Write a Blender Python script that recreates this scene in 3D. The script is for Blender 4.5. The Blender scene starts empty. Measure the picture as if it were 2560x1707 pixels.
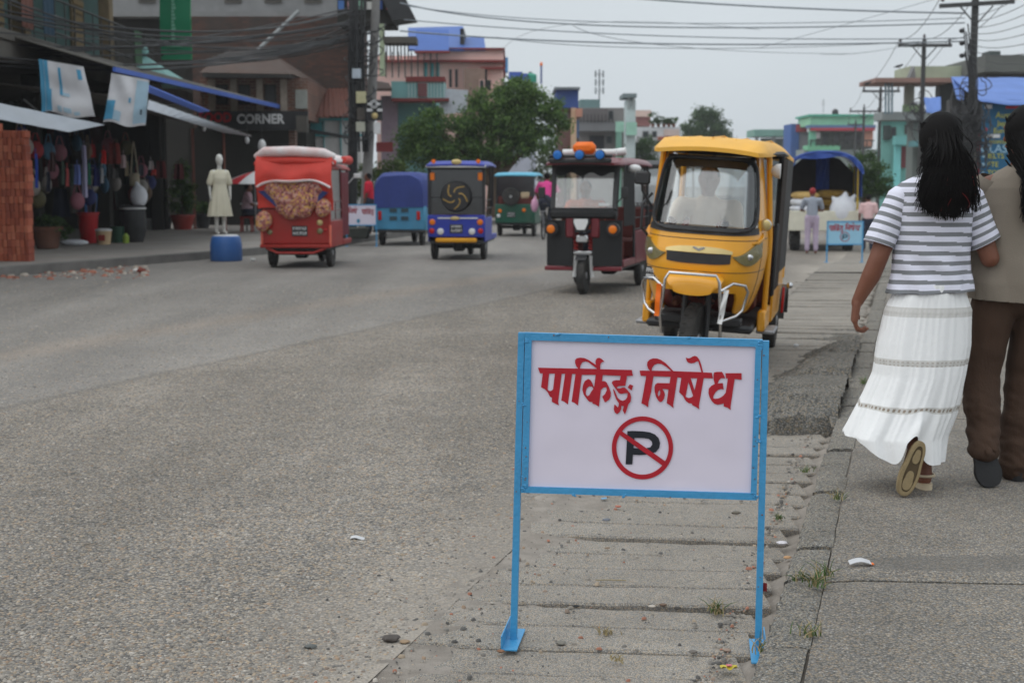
import bpy, bmesh, math, random
import numpy as np
from mathutils import Vector as V, Matrix, geometry, noise as mnoise

R = math.radians
rnd = random.Random(7)
sc = bpy.context.scene
C = sc.collection

# ------------------------------------------------------------------ camera, sky, sun, exposure
F, CX, CY, HZ, CH = 3500.0, 1280.0, 853.5, 458.0, 1.41     # focal length and horizon measured on the 2560 px photograph
PIT = math.atan((CY - HZ) / F)
cam_d = bpy.data.cameras.new('camera')
cam = bpy.data.objects.new('camera', cam_d)
C.objects.link(cam)
cam.location = (0, 0, CH)
cam.rotation_euler = (math.pi / 2 - PIT, 0, 0)
cam_d.sensor_width = 22.3
cam_d.lens = F / 2560 * 22.3
cam_d.clip_start = 0.05
cam_d.clip_end = 2000
cam_d.dof.use_dof = True
cam_d.dof.focus_distance = 4.45
cam_d.dof.aperture_fstop = 3.4
sc.camera = cam

SUN_EL, SUN_AZ = R(58), R(-105)      # azimuth measured clockwise from +Y
w = bpy.data.worlds.new('World')
sc.world = w
w.use_nodes = True
nt = w.node_tree
nt.nodes.clear()
wo = nt.nodes.new('ShaderNodeOutputWorld')
bg = nt.nodes.new('ShaderNodeBackground')
sky = nt.nodes.new('ShaderNodeTexSky')
sky.sky_type = 'NISHITA'
sky.sun_disc = False
sky.sun_elevation = SUN_EL
sky.sun_rotation = SUN_AZ
sky.air_density = 1.4
sky.dust_density = 4.0
hs = nt.nodes.new('ShaderNodeHueSaturation')
hs.inputs['Saturation'].default_value = 0.10
# an even layer of cloud over the sky: the standard overcast luminance law (1 + 2 sin elevation) / 3
geo = nt.nodes.new('ShaderNodeTexCoord')
sep = nt.nodes.new('ShaderNodeSeparateXYZ')
nt.links.new(geo.outputs['Generated'], sep.inputs[0])
mr = nt.nodes.new('ShaderNodeMapRange')
mr.inputs['From Min'].default_value = 0.0
mr.inputs['From Max'].default_value = 1.0
mr.inputs['To Min'].default_value = 7.75
mr.inputs['To Max'].default_value = 12.5
nt.links.new(sep.outputs['Z'], mr.inputs['Value'])
cn = nt.nodes.new('ShaderNodeTexNoise')
cn.inputs['Scale'].default_value = 2.6
cn.inputs['Detail'].default_value = 4
cm = nt.nodes.new('ShaderNodeMapRange')
cm.inputs['From Min'].default_value = 0.25
cm.inputs['From Max'].default_value = 0.75
cm.inputs['To Min'].default_value = 0.93
cm.inputs['To Max'].default_value = 1.07
nt.links.new(geo.outputs['Generated'], cn.inputs['Vector'])
nt.links.new(cn.outputs['Fac'], cm.inputs['Value'])
cmul = nt.nodes.new('ShaderNodeMath')
cmul.operation = 'MULTIPLY'
nt.links.new(mr.outputs[0], cmul.inputs[0])
nt.links.new(cm.outputs[0], cmul.inputs[1])
cl = nt.nodes.new('ShaderNodeMix')
cl.data_type = 'RGBA'
cl.blend_type = 'MULTIPLY'
cl.inputs[0].default_value = 1.0
cl.inputs[6].default_value = (0.895, 0.978, 1.04, 1)
nt.links.new(cmul.outputs[0], cl.inputs[7])
mx = nt.nodes.new('ShaderNodeMix')
mx.data_type = 'RGBA'
mx.inputs[0].default_value = 0.90
nt.links.new(sky.outputs[0], hs.inputs['Color'])
nt.links.new(hs.outputs[0], mx.inputs[6])
nt.links.new(cl.outputs[2], mx.inputs[7])
nt.links.new(mx.outputs[2], bg.inputs['Color'])
bg.inputs['Strength'].default_value = 0.082
nt.links.new(bg.outputs[0], wo.inputs[0])

sun_d = bpy.data.lights.new('sun', 'SUN')
sun = bpy.data.objects.new('sun', sun_d)
C.objects.link(sun)
sun_d.energy = 1.05
sun_d.angle = R(95)
sun_d.color = (1.0, 0.965, 0.92)
sdir = V((math.sin(SUN_AZ) * math.cos(SUN_EL), math.cos(SUN_AZ) * math.cos(SUN_EL), math.sin(SUN_EL)))
sun.rotation_euler = (-sdir).to_track_quat('-Z', 'Y').to_euler()

sc.view_settings.view_transform = 'Standard'
sc.view_settings.look = 'None'
sc.view_settings.gamma = 1.0
sc.view_settings.use_curve_mapping = False
sc.view_settings.exposure = 0.20
sc.cycles.use_denoising = True
sc.cycles.max_bounces = 6
sc.cycles.transparent_max_bounces = 12

# ------------------------------------------------------------------ measuring helpers
_fw = V((0, math.cos(PIT), -math.sin(PIT)))
_up = V((0, math.sin(PIT), math.cos(PIT)))


def sm(t):
    t = max(0.0, min(1.0, t))
    return t * t * (3 - 2 * t)


def T(x, y):                       # height of the road bed: it sinks a little towards the far right
    return -0.3 * sm((y - 22) / 11) * sm(x / 6)


def ray(px, py):
    return _fw + V(((px - CX) / F, 0, 0)) + _up * (-(py - CY) / F)


def at(px, py, Y):                 # the point seen at a photograph pixel, at distance Y down the street
    d = ray(px, py)
    return V((0, 0, CH)) + d * (Y / d.y)


def G(px, py, dz=0.0):             # the ground point seen at a photograph pixel
    d = ray(px, py)
    z = dz
    for _ in range(6):
        k = (CH - z) / -d.z
        z = T(d.x * k, d.y * k) + dz
    return V((d.x * k, d.y * k, z))


# ------------------------------------------------------------------ mesh helpers
class MB:
    def __init__(s):
        s.v, s.f, s.mi, s.M, s.cur = [], [], [], None, 0

    def add(s, vs, fs):
        n = len(s.v)
        s.v += [s.M @ V(p) for p in vs] if s.M else [V(p) for p in vs]
        s.f += [tuple(i + n for i in f) for f in fs]
        s.mi += [s.cur] * len(fs)
        return s

    def box(s, x0, x1, y0, y1, z0, z1):
        return s.add([(x, y, z) for x in (x0, x1) for y in (y0, y1) for z in (z0, z1)],
                     [(0, 1, 3, 2), (4, 6, 7, 5), (0, 4, 5, 1), (2, 3, 7, 6), (0, 2, 6, 4), (1, 5, 7, 3)])

    def cbox(s, x0, x1, y0, y1, z0, z1, b=0.01):
        c = ((x0 + x1) / 2, (y0 + y1) / 2, (z0 + z1) / 2)
        h = (abs(x1 - x0) / 2, abs(y1 - y0) / 2, abs(z1 - z0) / 2)
        b = min(b, min(h) * 0.9)
        ix, vs = {}, []
        for sx in (-1, 1):
            for sy in (-1, 1):
                for sz in (-1, 1):
                    for a in range(3):
                        g = (sx, sy, sz)
                        ix[g, a] = len(vs)
                        vs.append(tuple(c[k] + g[k] * (h[k] if k == a else h[k] - b) for k in range(3)))
        fs = []
        for a in range(3):
            i, j = (a + 1) % 3, (a + 2) % 3
            for sa in (-1, 1):
                q = []
                for (p, r) in ((-1, -1), (1, -1), (1, 1), (-1, 1)):
                    g = [0, 0, 0]
                    g[a], g[i], g[j] = sa, p, r
                    q.append(ix[tuple(g), a])
                fs.append(tuple(q))
            for si in (-1, 1):
                for sj in (-1, 1):
                    g1, g2 = [0, 0, 0], [0, 0, 0]
                    g1[a], g2[a] = -1, 1
                    g1[i] = g2[i] = si
                    g1[j] = g2[j] = sj
                    g1, g2 = tuple(g1), tuple(g2)
                    fs.append((ix[g1, i], ix[g2, i], ix[g2, j], ix[g1, j]))
        for sx in (-1, 1):
            for sy in (-1, 1):
                for sz in (-1, 1):
                    fs.append(tuple(ix[(sx, sy, sz), a] for a in range(3)))
        return s.add(vs, fs)

    def bar(s, a, b, w, h=None, up=(0, 0, 1)):
        a, b = V(a), V(b)
        d = (b - a).normalized()
        u = V(up)
        if abs(d.dot(u)) > 0.97:
            u = V((0, 1, 0))
        x = d.cross(u).normalized() * (w / 2)
        y = x.cross(d).normalized() * ((h or w) / 2)
        return s.add([p + sx * x + sy * y for p in (a, b) for (sx, sy) in ((-1, -1), (1, -1), (1, 1), (-1, 1))],
                     [(0, 1, 2, 3), (7, 6, 5, 4), (0, 4, 5, 1), (1, 5, 6, 2), (2, 6, 7, 3), (3, 7, 4, 0)])

    def tube(s, pts, r, n=8, caps=True, closed=False, flat=1.0):
        pts = [V(p) for p in pts]
        m = len(pts)
        rs = r if isinstance(r, (list, tuple)) else [r] * m
        ref = None
        vs, fs = [], []
        for i, p in enumerate(pts):
            if closed:
                d = pts[(i + 1) % m] - pts[i - 1]
            else:
                d = pts[min(i + 1, m - 1)] - pts[max(i - 1, 0)]
            d = d.normalized() if d.length > 1e-9 else V((0, 0, 1))
            if ref is None:
                ref = V((0, 0, 1)) if abs(d.z) < 0.9 else V((0, 1, 0))
            x = d.cross(ref).normalized()
            y = x.cross(d).normalized()
            ref = y
            for k in range(n):
                a = 2 * math.pi * k / n
                vs.append(p + x * (math.cos(a) * rs[i]) + y * (math.sin(a) * rs[i] * flat))
        for i in range(m if closed else m - 1):
            for k in range(n):
                i2 = (i + 1) % m
                fs.append((i * n + k, i * n + (k + 1) % n, i2 * n + (k + 1) % n, i2 * n + k))
        if caps and not closed:
            fs.append(tuple(range(n)))
            fs.append(tuple(range((m - 1) * n, m * n)))
        return s.add(vs, fs)

    def loft(s, rings, cap0=True, cap1=True, closed=True):
        n = len(rings[0])
        vs = [p for r in rings for p in r]
        fs = []
        for i in range(len(rings) - 1):
            for k in range(n if closed else n - 1):
                k2 = (k + 1) % n
                fs.append((i * n + k, i * n + k2, (i + 1) * n + k2, (i + 1) * n + k))
        if cap0:
            fs.append(tuple(range(n)))
        if cap1:
            fs.append(tuple(range((len(rings) - 1) * n, len(rings) * n)))
        return s.add(vs, fs)

    def lathe(s, prof, c=(0, 0, 0), n=20, axis='Z', caps=True):
        rings = []
        for (r, h) in prof:
            ring = []
            for k in range(n):
                a = 2 * math.pi * k / n
                p, q = r * math.cos(a), r * math.sin(a)
                ring.append({'Z': (c[0] + p, c[1] + q, c[2] + h), 'X': (c[0] + h, c[1] + p, c[2] + q),
                             'Y': (c[0] + p, c[1] + h, c[2] + q)}[axis])
            rings.append(ring)
        return s.loft(rings, caps, caps)

    def sph(s, c, r, n=14, m=9):
        r = r if isinstance(r, (tuple, list)) else (r, r, r)
        rings = []
        for i in range(m + 1):
            t = math.pi * (0.02 + 0.96 * i / m)
            rings.append([(c[0] + r[0] * math.sin(t) * math.cos(2 * math.pi * k / n),
                           c[1] + r[1] * math.sin(t) * math.sin(2 * math.pi * k / n),
                           c[2] + r[2] * math.cos(t)) for k in range(n)])
        return s.loft(rings)

    def cap(s, a, b, ra, rb, n=14):            # tapered capsule
        a, b = V(a), V(b)
        d = b - a
        L = d.length
        d = d / L if L > 1e-6 else V((0, 0, 1))
        u = V((0, 0, 1)) if abs(d.z) < 0.9 else V((1, 0, 0))
        x = d.cross(u).normalized()
        y = d.cross(x)
        rings = []
        for (q, r, sg) in ((a, ra, -1), (b, rb, 1)):
            st = [0.15, 0.5, 0.8, 1.0] if sg < 0 else [1.0, 0.8, 0.5, 0.15]
            for k in st:
                o = math.sqrt(max(0, 1 - k * k)) * r * sg
                rings.append([q + d * o + (x * math.cos(2 * math.pi * i / n) + y * math.sin(2 * math.pi * i / n)) * (r * k)
                              for i in range(n)])
        return s.loft(rings)

    def grid(s, fn, nu, nv):
        vs = [fn(i / nu, j / nv) for j in range(nv + 1) for i in range(nu + 1)]
        fs = [(j * (nu + 1) + i, j * (nu + 1) + i + 1, (j + 1) * (nu + 1) + i + 1, (j + 1) * (nu + 1) + i)
              for j in range(nv) for i in range(nu)]
        return s.add(vs, fs)

    def shell(s, fn, nu, nv, nrm, t):          # a grid with thickness t along nrm (vector)
        nrm = V(nrm) * t
        A = [[V(fn(i / nu, j / nv)) for i in range(nu + 1)] for j in range(nv + 1)]
        vs = [p for r in A for p in r] + [p + nrm for r in A for p in r]
        N = (nu + 1) * (nv + 1)
        fs = []
        I = lambda i, j: j * (nu + 1) + i
        for j in range(nv):
            for i in range(nu):
                q = (I(i, j), I(i + 1, j), I(i + 1, j + 1), I(i, j + 1))
                fs += [q, tuple(k + N for k in q[::-1])]
        for i in range(nu):
            fs += [(I(i, 0), I(i, 0) + N, I(i + 1, 0) + N, I(i + 1, 0)), (I(i, nv), I(i + 1, nv), I(i + 1, nv) + N, I(i, nv) + N)]
        for j in range(nv):
            fs += [(I(0, j), I(0, j + 1), I(0, j + 1) + N, I(0, j) + N), (I(nu, j), I(nu, j) + N, I(nu, j + 1) + N, I(nu, j + 1))]
        return s.add(vs, fs)

    def flat(s, loops, fn, t=None):            # 2D outline with holes, mapped to space by fn(x, y, depth)
        vs = [V((p[0], p[1], 0)) for l in loops for p in l]
        tri = geometry.tessellate_polygon([[V((p[0], p[1], 0)) for p in l] for l in loops])
        n = len(vs)
        if t is None:
            return s.add([fn(p.x, p.y, 0) for p in vs], tri)
        fs = [tuple(q) for q in tri] + [tuple(i + n for i in q[::-1]) for q in tri]
        o = 0
        for l in loops:
            m = len(l)
            fs += [(o + k, o + (k + 1) % m, o + (k + 1) % m + n, o + k + n) for k in range(m)]
            o += m
        return s.add([fn(p.x, p.y, 0) for p in vs] + [fn(p.x, p.y, t) for p in vs], fs)

    def mesh(s, name, mats, smooth=None):
        me = bpy.data.meshes.new(name)
        me.from_pydata([tuple(p) for p in s.v], [], s.f)
        for m in (mats if isinstance(mats, (list, tuple)) else [mats]):
            me.materials.append(m)
        if any(s.mi):
            me.polygons.foreach_set('material_index', s.mi)
        bm = bmesh.new()
        bm.from_mesh(me)
        bmesh.ops.recalc_face_normals(bm, faces=bm.faces)
        bm.to_mesh(me)
        bm.free()
        if smooth:
            me.polygons.foreach_set('use_smooth', [True] * len(me.polygons))
            me.set_sharp_from_angle(angle=R(smooth))
        me.update()
        return me


def link(o, parent=None):
    C.objects.link(o)
    if parent is not None:
        o.parent = parent
    return o


def thing(name, label, cat, loc=(0, 0, 0), rz=0.0, group=None, scale=1.0):
    o = bpy.data.objects.new(name, None)
    o.empty_display_size = 0.1
    C.objects.link(o)
    o.location, o.rotation_euler = loc, (0, 0, rz)
    o.scale = (scale,) * 3 if not isinstance(scale, tuple) else scale
    return tag(o, label, cat, group)


def tag(o, label, cat, group=None):
    o['label'], o['category'] = label, cat
    if group:
        o['group'] = group
    return o


def part(parent, name, mb, mat, smooth=38, label=None):
    me = mb if isinstance(mb, bpy.types.Mesh) else mb.mesh(name, mat, smooth)
    o = link(bpy.data.objects.new(name, me), parent)
    if label:
        o['label'] = label
    return o


def solo(name, label, cat, mb, mat, group=None, smooth=38, loc=(0, 0, 0), rz=0.0):
    o = link(bpy.data.objects.new(name, mb if isinstance(mb, bpy.types.Mesh) else mb.mesh(name, mat, smooth)))
    o.location, o.rotation_euler = loc, (0, 0, rz)
    return tag(o, label, cat, group)


def struct(name, mb, mat, smooth=30):
    o = link(bpy.data.objects.new(name, mb if isinstance(mb, bpy.types.Mesh) else mb.mesh(name, mat, smooth)))
    o['kind'] = 'structure'
    return o


def clone(root, loc, rz, label=None, scale=None):
    r = root.copy()
    C.objects.link(r)
    r.location, r.rotation_euler = loc, (0, 0, rz)
    if scale:
        r.scale = (scale,) * 3
    if label:
        r['label'] = label
    for ch in list(root.children):
        c = ch.copy()
        C.objects.link(c)
        c.parent = r
        for g in ch.children:
            d = g.copy()
            C.objects.link(d)
            d.parent = c
    return r


def organic_mesh(name, mb, mat, vox=0.012, it=6, fac=0.5):   # one continuous skin over overlapping volumes
    me = mb.mesh(name + '_raw', mat)
    o = bpy.data.objects.new(name + '_raw', me)
    C.objects.link(o)
    r = o.modifiers.new('r', 'REMESH')
    r.mode = 'VOXEL'
    r.voxel_size = vox
    r.use_smooth_shade = True
    if it:
        k = o.modifiers.new('s', 'SMOOTH')
        k.iterations = it
        k.factor = fac
    dg = bpy.context.evaluated_depsgraph_get()
    out = bpy.data.meshes.new_from_object(o.evaluated_get(dg))
    out.name = name
    bpy.data.objects.remove(o)
    bpy.data.meshes.remove(me)
    out.materials.clear()
    out.materials.append(mat)
    out.polygons.foreach_set('use_smooth', [True] * len(out.polygons))
    return out


def text_mesh(s, size, depth=0.004, bold=0.0):
    cu = bpy.data.curves.new('lettering', 'FONT')
    cu.body = s
    cu.size = size
    cu.extrude = depth
    cu.offset = bold
    cu.align_x = 'CENTER'
    cu.align_y = 'CENTER'
    cu.resolution_u = 3
    o = bpy.data.objects.new('lettering', cu)
    C.objects.link(o)
    dg = bpy.context.evaluated_depsgraph_get()
    me = bpy.data.meshes.new_from_object(o.evaluated_get(dg))
    bpy.data.objects.remove(o)
    return me


def lettering(parent, s, size, mat, loc, rot, width=None, bold=0.0, name='lettering', depth=0.004):
    me = text_mesh(s, size, depth, bold)
    me.materials.clear()
    me.materials.append(mat)
    o = link(bpy.data.objects.new(name, me), parent)
    o.location, o.rotation_euler = loc, rot
    if width:
        xs = [v.co.x for v in me.vertices]
        o.scale = (width / max(1e-6, max(xs) - min(xs)), 1, 1)
    return o


# ------------------------------------------------------------------ materials
MATS = {}


def lin(c):
    return tuple(((x / 255) / 12.92 if x / 255 <= 0.04045 else ((x / 255 + 0.055) / 1.055) ** 2.4) for x in c)


def mat(name, col, rough=0.75, metal=0.0, var=0.18, scale=6.0, bump=0.15, bscale=60.0, dirt=0.0, dirtcol=(0.16, 0.13, 0.10), spec=0.4, coat=0.0,
        stretch=None):
    if name in MATS:
        return MATS[name]
    m = bpy.data.materials.new(name)
    m.use_nodes = True
    t = m.node_tree
    b = t.nodes['Principled BSDF']
    b.inputs['Roughness'].default_value = rough
    b.inputs['Metallic'].default_value = metal
    b.inputs['Specular IOR Level'].default_value = spec
    if coat:
        b.inputs['Coat Weight'].default_value = coat
        b.inputs['Coat Roughness'].default_value = 0.12
    tc = t.nodes.new('ShaderNodeTexCoord')
    src = tc.outputs['Object']
    if stretch:
        mp = t.nodes.new('ShaderNodeMapping')
        mp.inputs['Scale'].default_value = stretch
        t.links.new(src, mp.inputs[0])
        src = mp.outputs[0]
    n1 = t.nodes.new('ShaderNodeTexNoise')
    n1.inputs['Scale'].default_value = scale
    n1.inputs['Detail'].default_value = 6
    n1.inputs['Roughness'].default_value = 0.62
    t.links.new(src, n1.inputs['Vector'])
    rp = t.nodes.new('ShaderNodeMapRange')
    rp.inputs['From Min'].default_value = 0.25
    rp.inputs['From Max'].default_value = 0.75
    rp.inputs['To Min'].default_value = 1 - var
    rp.inputs['To Max'].default_value = 1 + var * 0.7
    t.links.new(n1.outputs['Fac'], rp.inputs['Value'])
    mu = t.nodes.new('ShaderNodeMix')
    mu.data_type = 'RGBA'
    mu.blend_type = 'MULTIPLY'
    mu.inputs[0].default_value = 1
    mu.inputs[6].default_value = (*col, 1)
    t.links.new(rp.outputs[0], mu.inputs[7])
    outc = mu.outputs[2]
    if dirt:
        n2 = t.nodes.new('ShaderNodeTexNoise')
        n2.inputs['Scale'].default_value = scale * 0.45
        n2.inputs['Detail'].default_value = 8
        n2.inputs['Roughness'].default_value = 0.7
        t.links.new(src, n2.inputs['Vector'])
        r2 = t.nodes.new('ShaderNodeMapRange')
        r2.inputs['From Min'].default_value = 0.42
        r2.inputs['From Max'].default_value = 0.72
        r2.inputs['To Max'].default_value = dirt
        t.links.new(n2.outputs['Fac'], r2.inputs['Value'])
        m2 = t.nodes.new('ShaderNodeMix')
        m2.data_type = 'RGBA'
        m2.inputs[7].default_value = (*dirtcol, 1)
        t.links.new(r2.outputs[0], m2.inputs[0])
        t.links.new(outc, m2.inputs[6])
        outc = m2.outputs[2]
    t.links.new(outc, b.inputs['Base Color'])
    if bump:
        n3 = t.nodes.new('ShaderNodeTexNoise')
        n3.inputs['Scale'].default_value = bscale
        n3.inputs['Detail'].default_value = 4
        t.links.new(src, n3.inputs['Vector'])
        bp = t.nodes.new('ShaderNodeBump')
        bp.inputs['Strength'].default_value = bump
        bp.inputs['Distance'].default_value = 0.01
        t.links.new(n3.outputs['Fac'], bp.inputs['Height'])
        t.links.new(bp.outputs[0], b.inputs['Normal'])
    MATS[name] = m
    return m


def glass(name, col=(0.9, 0.95, 0.95), alpha=0.25, rough=0.05):
    m = bpy.data.materials.new(name)
    m.use_nodes = True
    t = m.node_tree
    t.nodes.clear()
    o = t.nodes.new('ShaderNodeOutputMaterial')
    tr = t.nodes.new('ShaderNodeBsdfTransparent')
    tr.inputs[0].default_value = (*col, 1)
    gl = t.nodes.new('ShaderNodeBsdfGlossy')
    gl.inputs['Roughness'].default_value = rough
    fr = t.nodes.new('ShaderNodeFresnel')
    fr.inputs['IOR'].default_value = 1.5
    ad = t.nodes.new('ShaderNodeMath')
    ad.inputs[1].default_value = alpha
    t.links.new(fr.outputs[0], ad.inputs[0])
    mx_ = t.nodes.new('ShaderNodeMixShader')
    t.links.new(ad.outputs[0], mx_.inputs[0])
    t.links.new(tr.outputs[0], mx_.inputs[1])
    t.links.new(gl.outputs[0], mx_.inputs[2])
    t.links.new(mx_.outputs[0], o.inputs[0])
    return m


def attr_mat(name, rough=0.8, attr='col', bump=0.0, spec=0.3, transl=0.0):
    m = bpy.data.materials.new(name)
    m.use_nodes = True
    t = m.node_tree
    b = t.nodes['Principled BSDF']
    b.inputs['Roughness'].default_value = rough
    b.inputs['Specular IOR Level'].default_value = spec
    a = t.nodes.new('ShaderNodeAttribute')
    a.attribute_name = attr
    t.links.new(a.outputs['Color'], b.inputs['Base Color'])
    if bump:
        tc = t.nodes.new('ShaderNodeTexCoord')
        n3 = t.nodes.new('ShaderNodeTexNoise')
        n3.inputs['Scale'].default_value = 38
        n3.inputs['Detail'].default_value = 8
        n3.inputs['Roughness'].default_value = 0.7
        t.links.new(tc.outputs['Object'], n3.inputs['Vector'])
        bp = t.nodes.new('ShaderNodeBump')
        bp.inputs['Strength'].default_value = bump
        bp.inputs['Distance'].default_value = 0.01
        t.links.new(n3.outputs['Fac'], bp.inputs['Height'])
        t.links.new(bp.outputs[0], b.inputs['Normal'])
    return m


def np_mesh(name, verts, faces, mat_, cols=None, smooth=False):   # faces: (n,3) or (n,4) array; cols per face
    me = bpy.data.meshes.new(name)
    nv, nf, k = len(verts), len(faces), faces.shape[1]
    me.vertices.add(nv)
    me.vertices.foreach_set('co', np.ascontiguousarray(verts, dtype=np.float32).ravel())
    me.loops.add(nf * k)
    me.polygons.add(nf)
    me.loops.foreach_set('vertex_index', faces.astype(np.int32).ravel())
    me.polygons.foreach_set('loop_start', np.arange(0, nf * k, k, dtype=np.int32))
    me.polygons.foreach_set('loop_total', np.full(nf, k, dtype=np.int32))
    me.materials.append(mat_)
    if cols is not None:
        ca = me.attributes.new('col', 'FLOAT_COLOR', 'FACE')
        ca.data.foreach_set('color', np.concatenate([cols, np.ones((nf, 1))], 1).astype(np.float32).ravel())
    if smooth:
        me.polygons.foreach_set('use_smooth', np.ones(nf, dtype=bool))
    me.update(calc_edges=True)
    me.validate()
    return me


def cable(a, b, sag, r=0.012, n=14, k=5):
    a, b = V(a), V(b)
    return MB().tube([a.lerp(b, i / n) - V((0, 0, 4 * sag * (i / n) * (1 - i / n))) for i in range(n + 1)], r, k)
# ------------------------------------------------------------------ ground, road, drain cover, kerb, pavement
SL = 0.283                                    # the right kerb runs this far sideways for each metre ahead


def XL(y): return -0.358 + SL * (y - 4.03)    # road edge / drain cover edge
def XK(y): return 0.81 + SL * (y - 4.23)      # kerb face


LK = [(-60, -95), (-20.5, -9), (-7.8, 21), (-6.94, 23.06), (-5.66, 26.1), (-4.6, 28.6), (-3.7, 33), (-1.3, 45), (4.6, 70), (13.5, 110), (60, 300), (90, 420)]


def XLK(y):                                   # left kerb face
    for (x0, y0), (x1, y1) in zip(LK, LK[1:]):
        if y <= y1:
            return x0 + (x1 - x0) * (y - y0) / (y1 - y0)
    return LK[-1][0]


def strip(fl, fr, ys, nx, dz, jit=0.0):
    mb = MB()
    vs = []
    for y in ys:
        a, b = fl(y), fr(y)
        for i in range(nx + 1):
            x = a + (b - a) * i / nx
            vs.append((x, y, T(x, y) + dz + (rnd.uniform(-jit, jit) if jit else 0)))
    fs = [(j * (nx + 1) + i, j * (nx + 1) + i + 1, (j + 1) * (nx + 1) + i + 1, (j + 1) * (nx + 1) + i)
          for j in range(len(ys) - 1) for i in range(nx)]
    return mb.add(vs, fs)


def rng(a, b, st):
    n = max(1, int(round((b - a) / st)))
    return [a + (b - a) * i / n for i in range(n + 1)]


ys_all = rng(-8, 40, 1.0) + rng(42, 120, 3)[0:] + rng(130, 420, 20)


def road_material(name, base, light, dark, pebble=95.0, dusty=True, seam=True, bump=0.9, stain=False):
    m = bpy.data.materials.new(name)
    m.use_nodes = True
    t = m.node_tree
    N, L = t.nodes.new, t.links.new
    b = t.nodes['Principled BSDF']
    b.inputs['Roughness'].default_value = 0.88
    b.inputs['Specular IOR Level'].default_value = 0.25
    tc = N('ShaderNodeTexCoord')
    P = tc.outputs['Object']

    def noise(s, d=6, r=0.6):
        n = N('ShaderNodeTexNoise')
        n.inputs['Scale'].default_value = s
        n.inputs['Detail'].default_value = d
        n.inputs['Roughness'].default_value = r
        L(P, n.inputs['Vector'])
        return n.outputs['Fac']

    def rmp(v, a0, a1, b0, b1):
        r = N('ShaderNodeMapRange')
        for k, x in zip(('From Min', 'From Max', 'To Min', 'To Max'), (a0, a1, b0, b1)):
            r.inputs[k].default_value = x
        L(v, r.inputs['Value'])
        return r.outputs[0]

    def mix(f, a, c, bt='MIX'):
        x = N('ShaderNodeMix')
        x.data_type = 'RGBA'
        x.blend_type = bt
        if isinstance(f, float):
            x.inputs[0].default_value = f
        else:
            L(f, x.inputs[0])
        for i, q in ((6, a), (7, c)):
            if isinstance(q, tuple):
                x.inputs[i].default_value = (*q, 1)
            else:
                L(q, x.inputs[i])
        return x.outputs[2]

    vo = N('ShaderNodeTexVoronoi')
    vo.inputs['Scale'].default_value = pebble
    L(P, vo.inputs['Vector'])
    cr = N('ShaderNodeValToRGB')
    cr.color_ramp.interpolation = 'LINEAR'
    el = cr.color_ramp.elements
    el[0].position, el[0].color = 0.0, (*dark, 1)
    el[1].position, el[1].color = 1.0, (*light, 1)
    for p, c in ((0.25, tuple(x * 0.75 for x in base)), (0.5, base), (0.72, (base[0] * 1.25, base[1] * 1.15, base[2] * 0.98)), (0.86, (base[0] * 1.25, base[1] * 1.02, base[2] * 0.78))):
        e = el.new(p)
        e.color = (*c, 1)
    sepc = N('ShaderNodeSeparateColor')
    L(vo.outputs['Color'], sepc.inputs[0])
    L(sepc.outputs[0], cr.inputs[0])
    edge = rmp(vo.outputs['Distance'], 0.25, 0.75, 1.0, 0.50)
    col = mix(1.0, cr.outputs[0], edge, 'MULTIPLY')
    big = rmp(noise(0.7, 5), 0.3, 0.7, 0.84, 1.14)
    col = mix(1.0, col, big, 'MULTIPLY')
    med = rmp(noise(5, 8, 0.7), 0.3, 0.7, 0.86, 1.12)
    col = mix(1.0, col, med, 'MULTIPLY')
    sx = N('ShaderNodeSeparateXYZ')
    L(P, sx.inputs[0])

    def lined(kx, ky, c0):                    # kx*x + ky*y + c0
        a = N('ShaderNodeMath'); a.operation = 'MULTIPLY'; a.inputs[1].default_value = kx
        L(sx.outputs['X'], a.inputs[0])
        c = N('ShaderNodeMath'); c.operation = 'MULTIPLY_ADD'; c.inputs[1].default_value = ky
        L(sx.outputs['Y'], c.inputs[0]); L(a.outputs[0], c.inputs[2])
        d = N('ShaderNodeMath'); d.operation = 'ADD'; d.inputs[1].default_value = c0
        L(c.outputs[0], d.inputs[0])
        return d.outputs[0]

    def wob(v, s, amt):
        q = N('ShaderNodeMath'); q.operation = 'MULTIPLY_ADD'; q.inputs[1].default_value = amt
        L(noise(s, 5), q.inputs[0]); L(v, q.inputs[2])
        return q.outputs[0]
    if seam:                                  # a resurfaced lane: finer, bluer and a shade darker, with a tar joint
        v = wob(lined(1.0, -0.375, 3.2 + 0.375 * 8.77 - 0.10), 1.1, 0.2)
        f = rmp(v, -0.12, 0.05, 1.0, 0.0)
        col = mix(f, col, mix(0.35, col, (base[0] * 0.92, base[1] * 0.96, base[2] * 1.02)))
        j = N('ShaderNodeMath'); j.operation = 'ABSOLUTE'; L(v, j.inputs[0])
        col = mix(rmp(j.outputs[0], 0.0, 0.07, 0.55, 0.0), col, tuple(x * 0.45 for x in base))
        v2 = wob(lined(1.0, -0.40, 4.7 + 0.40 * 9.5), 0.9, 0.5)      # dusty reddish tracks beside the left kerb
        j2 = N('ShaderNodeMath'); j2.operation = 'ABSOLUTE'; L(v2, j2.inputs[0])
        col = mix(rmp(j2.outputs[0], 0.0, 0.5, 0.28, 0.0), col, (0.36, 0.27, 0.20))
    if dusty:
        v = wob(lined(1.0, -SL, 0.358 + SL * 4.03 + 0.30), 2.2, 0.75)
        f = rmp(v, 0.05, 0.75, 0.0, 0.75)
        col = mix(f, col, (0.36, 0.32, 0.275))
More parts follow.
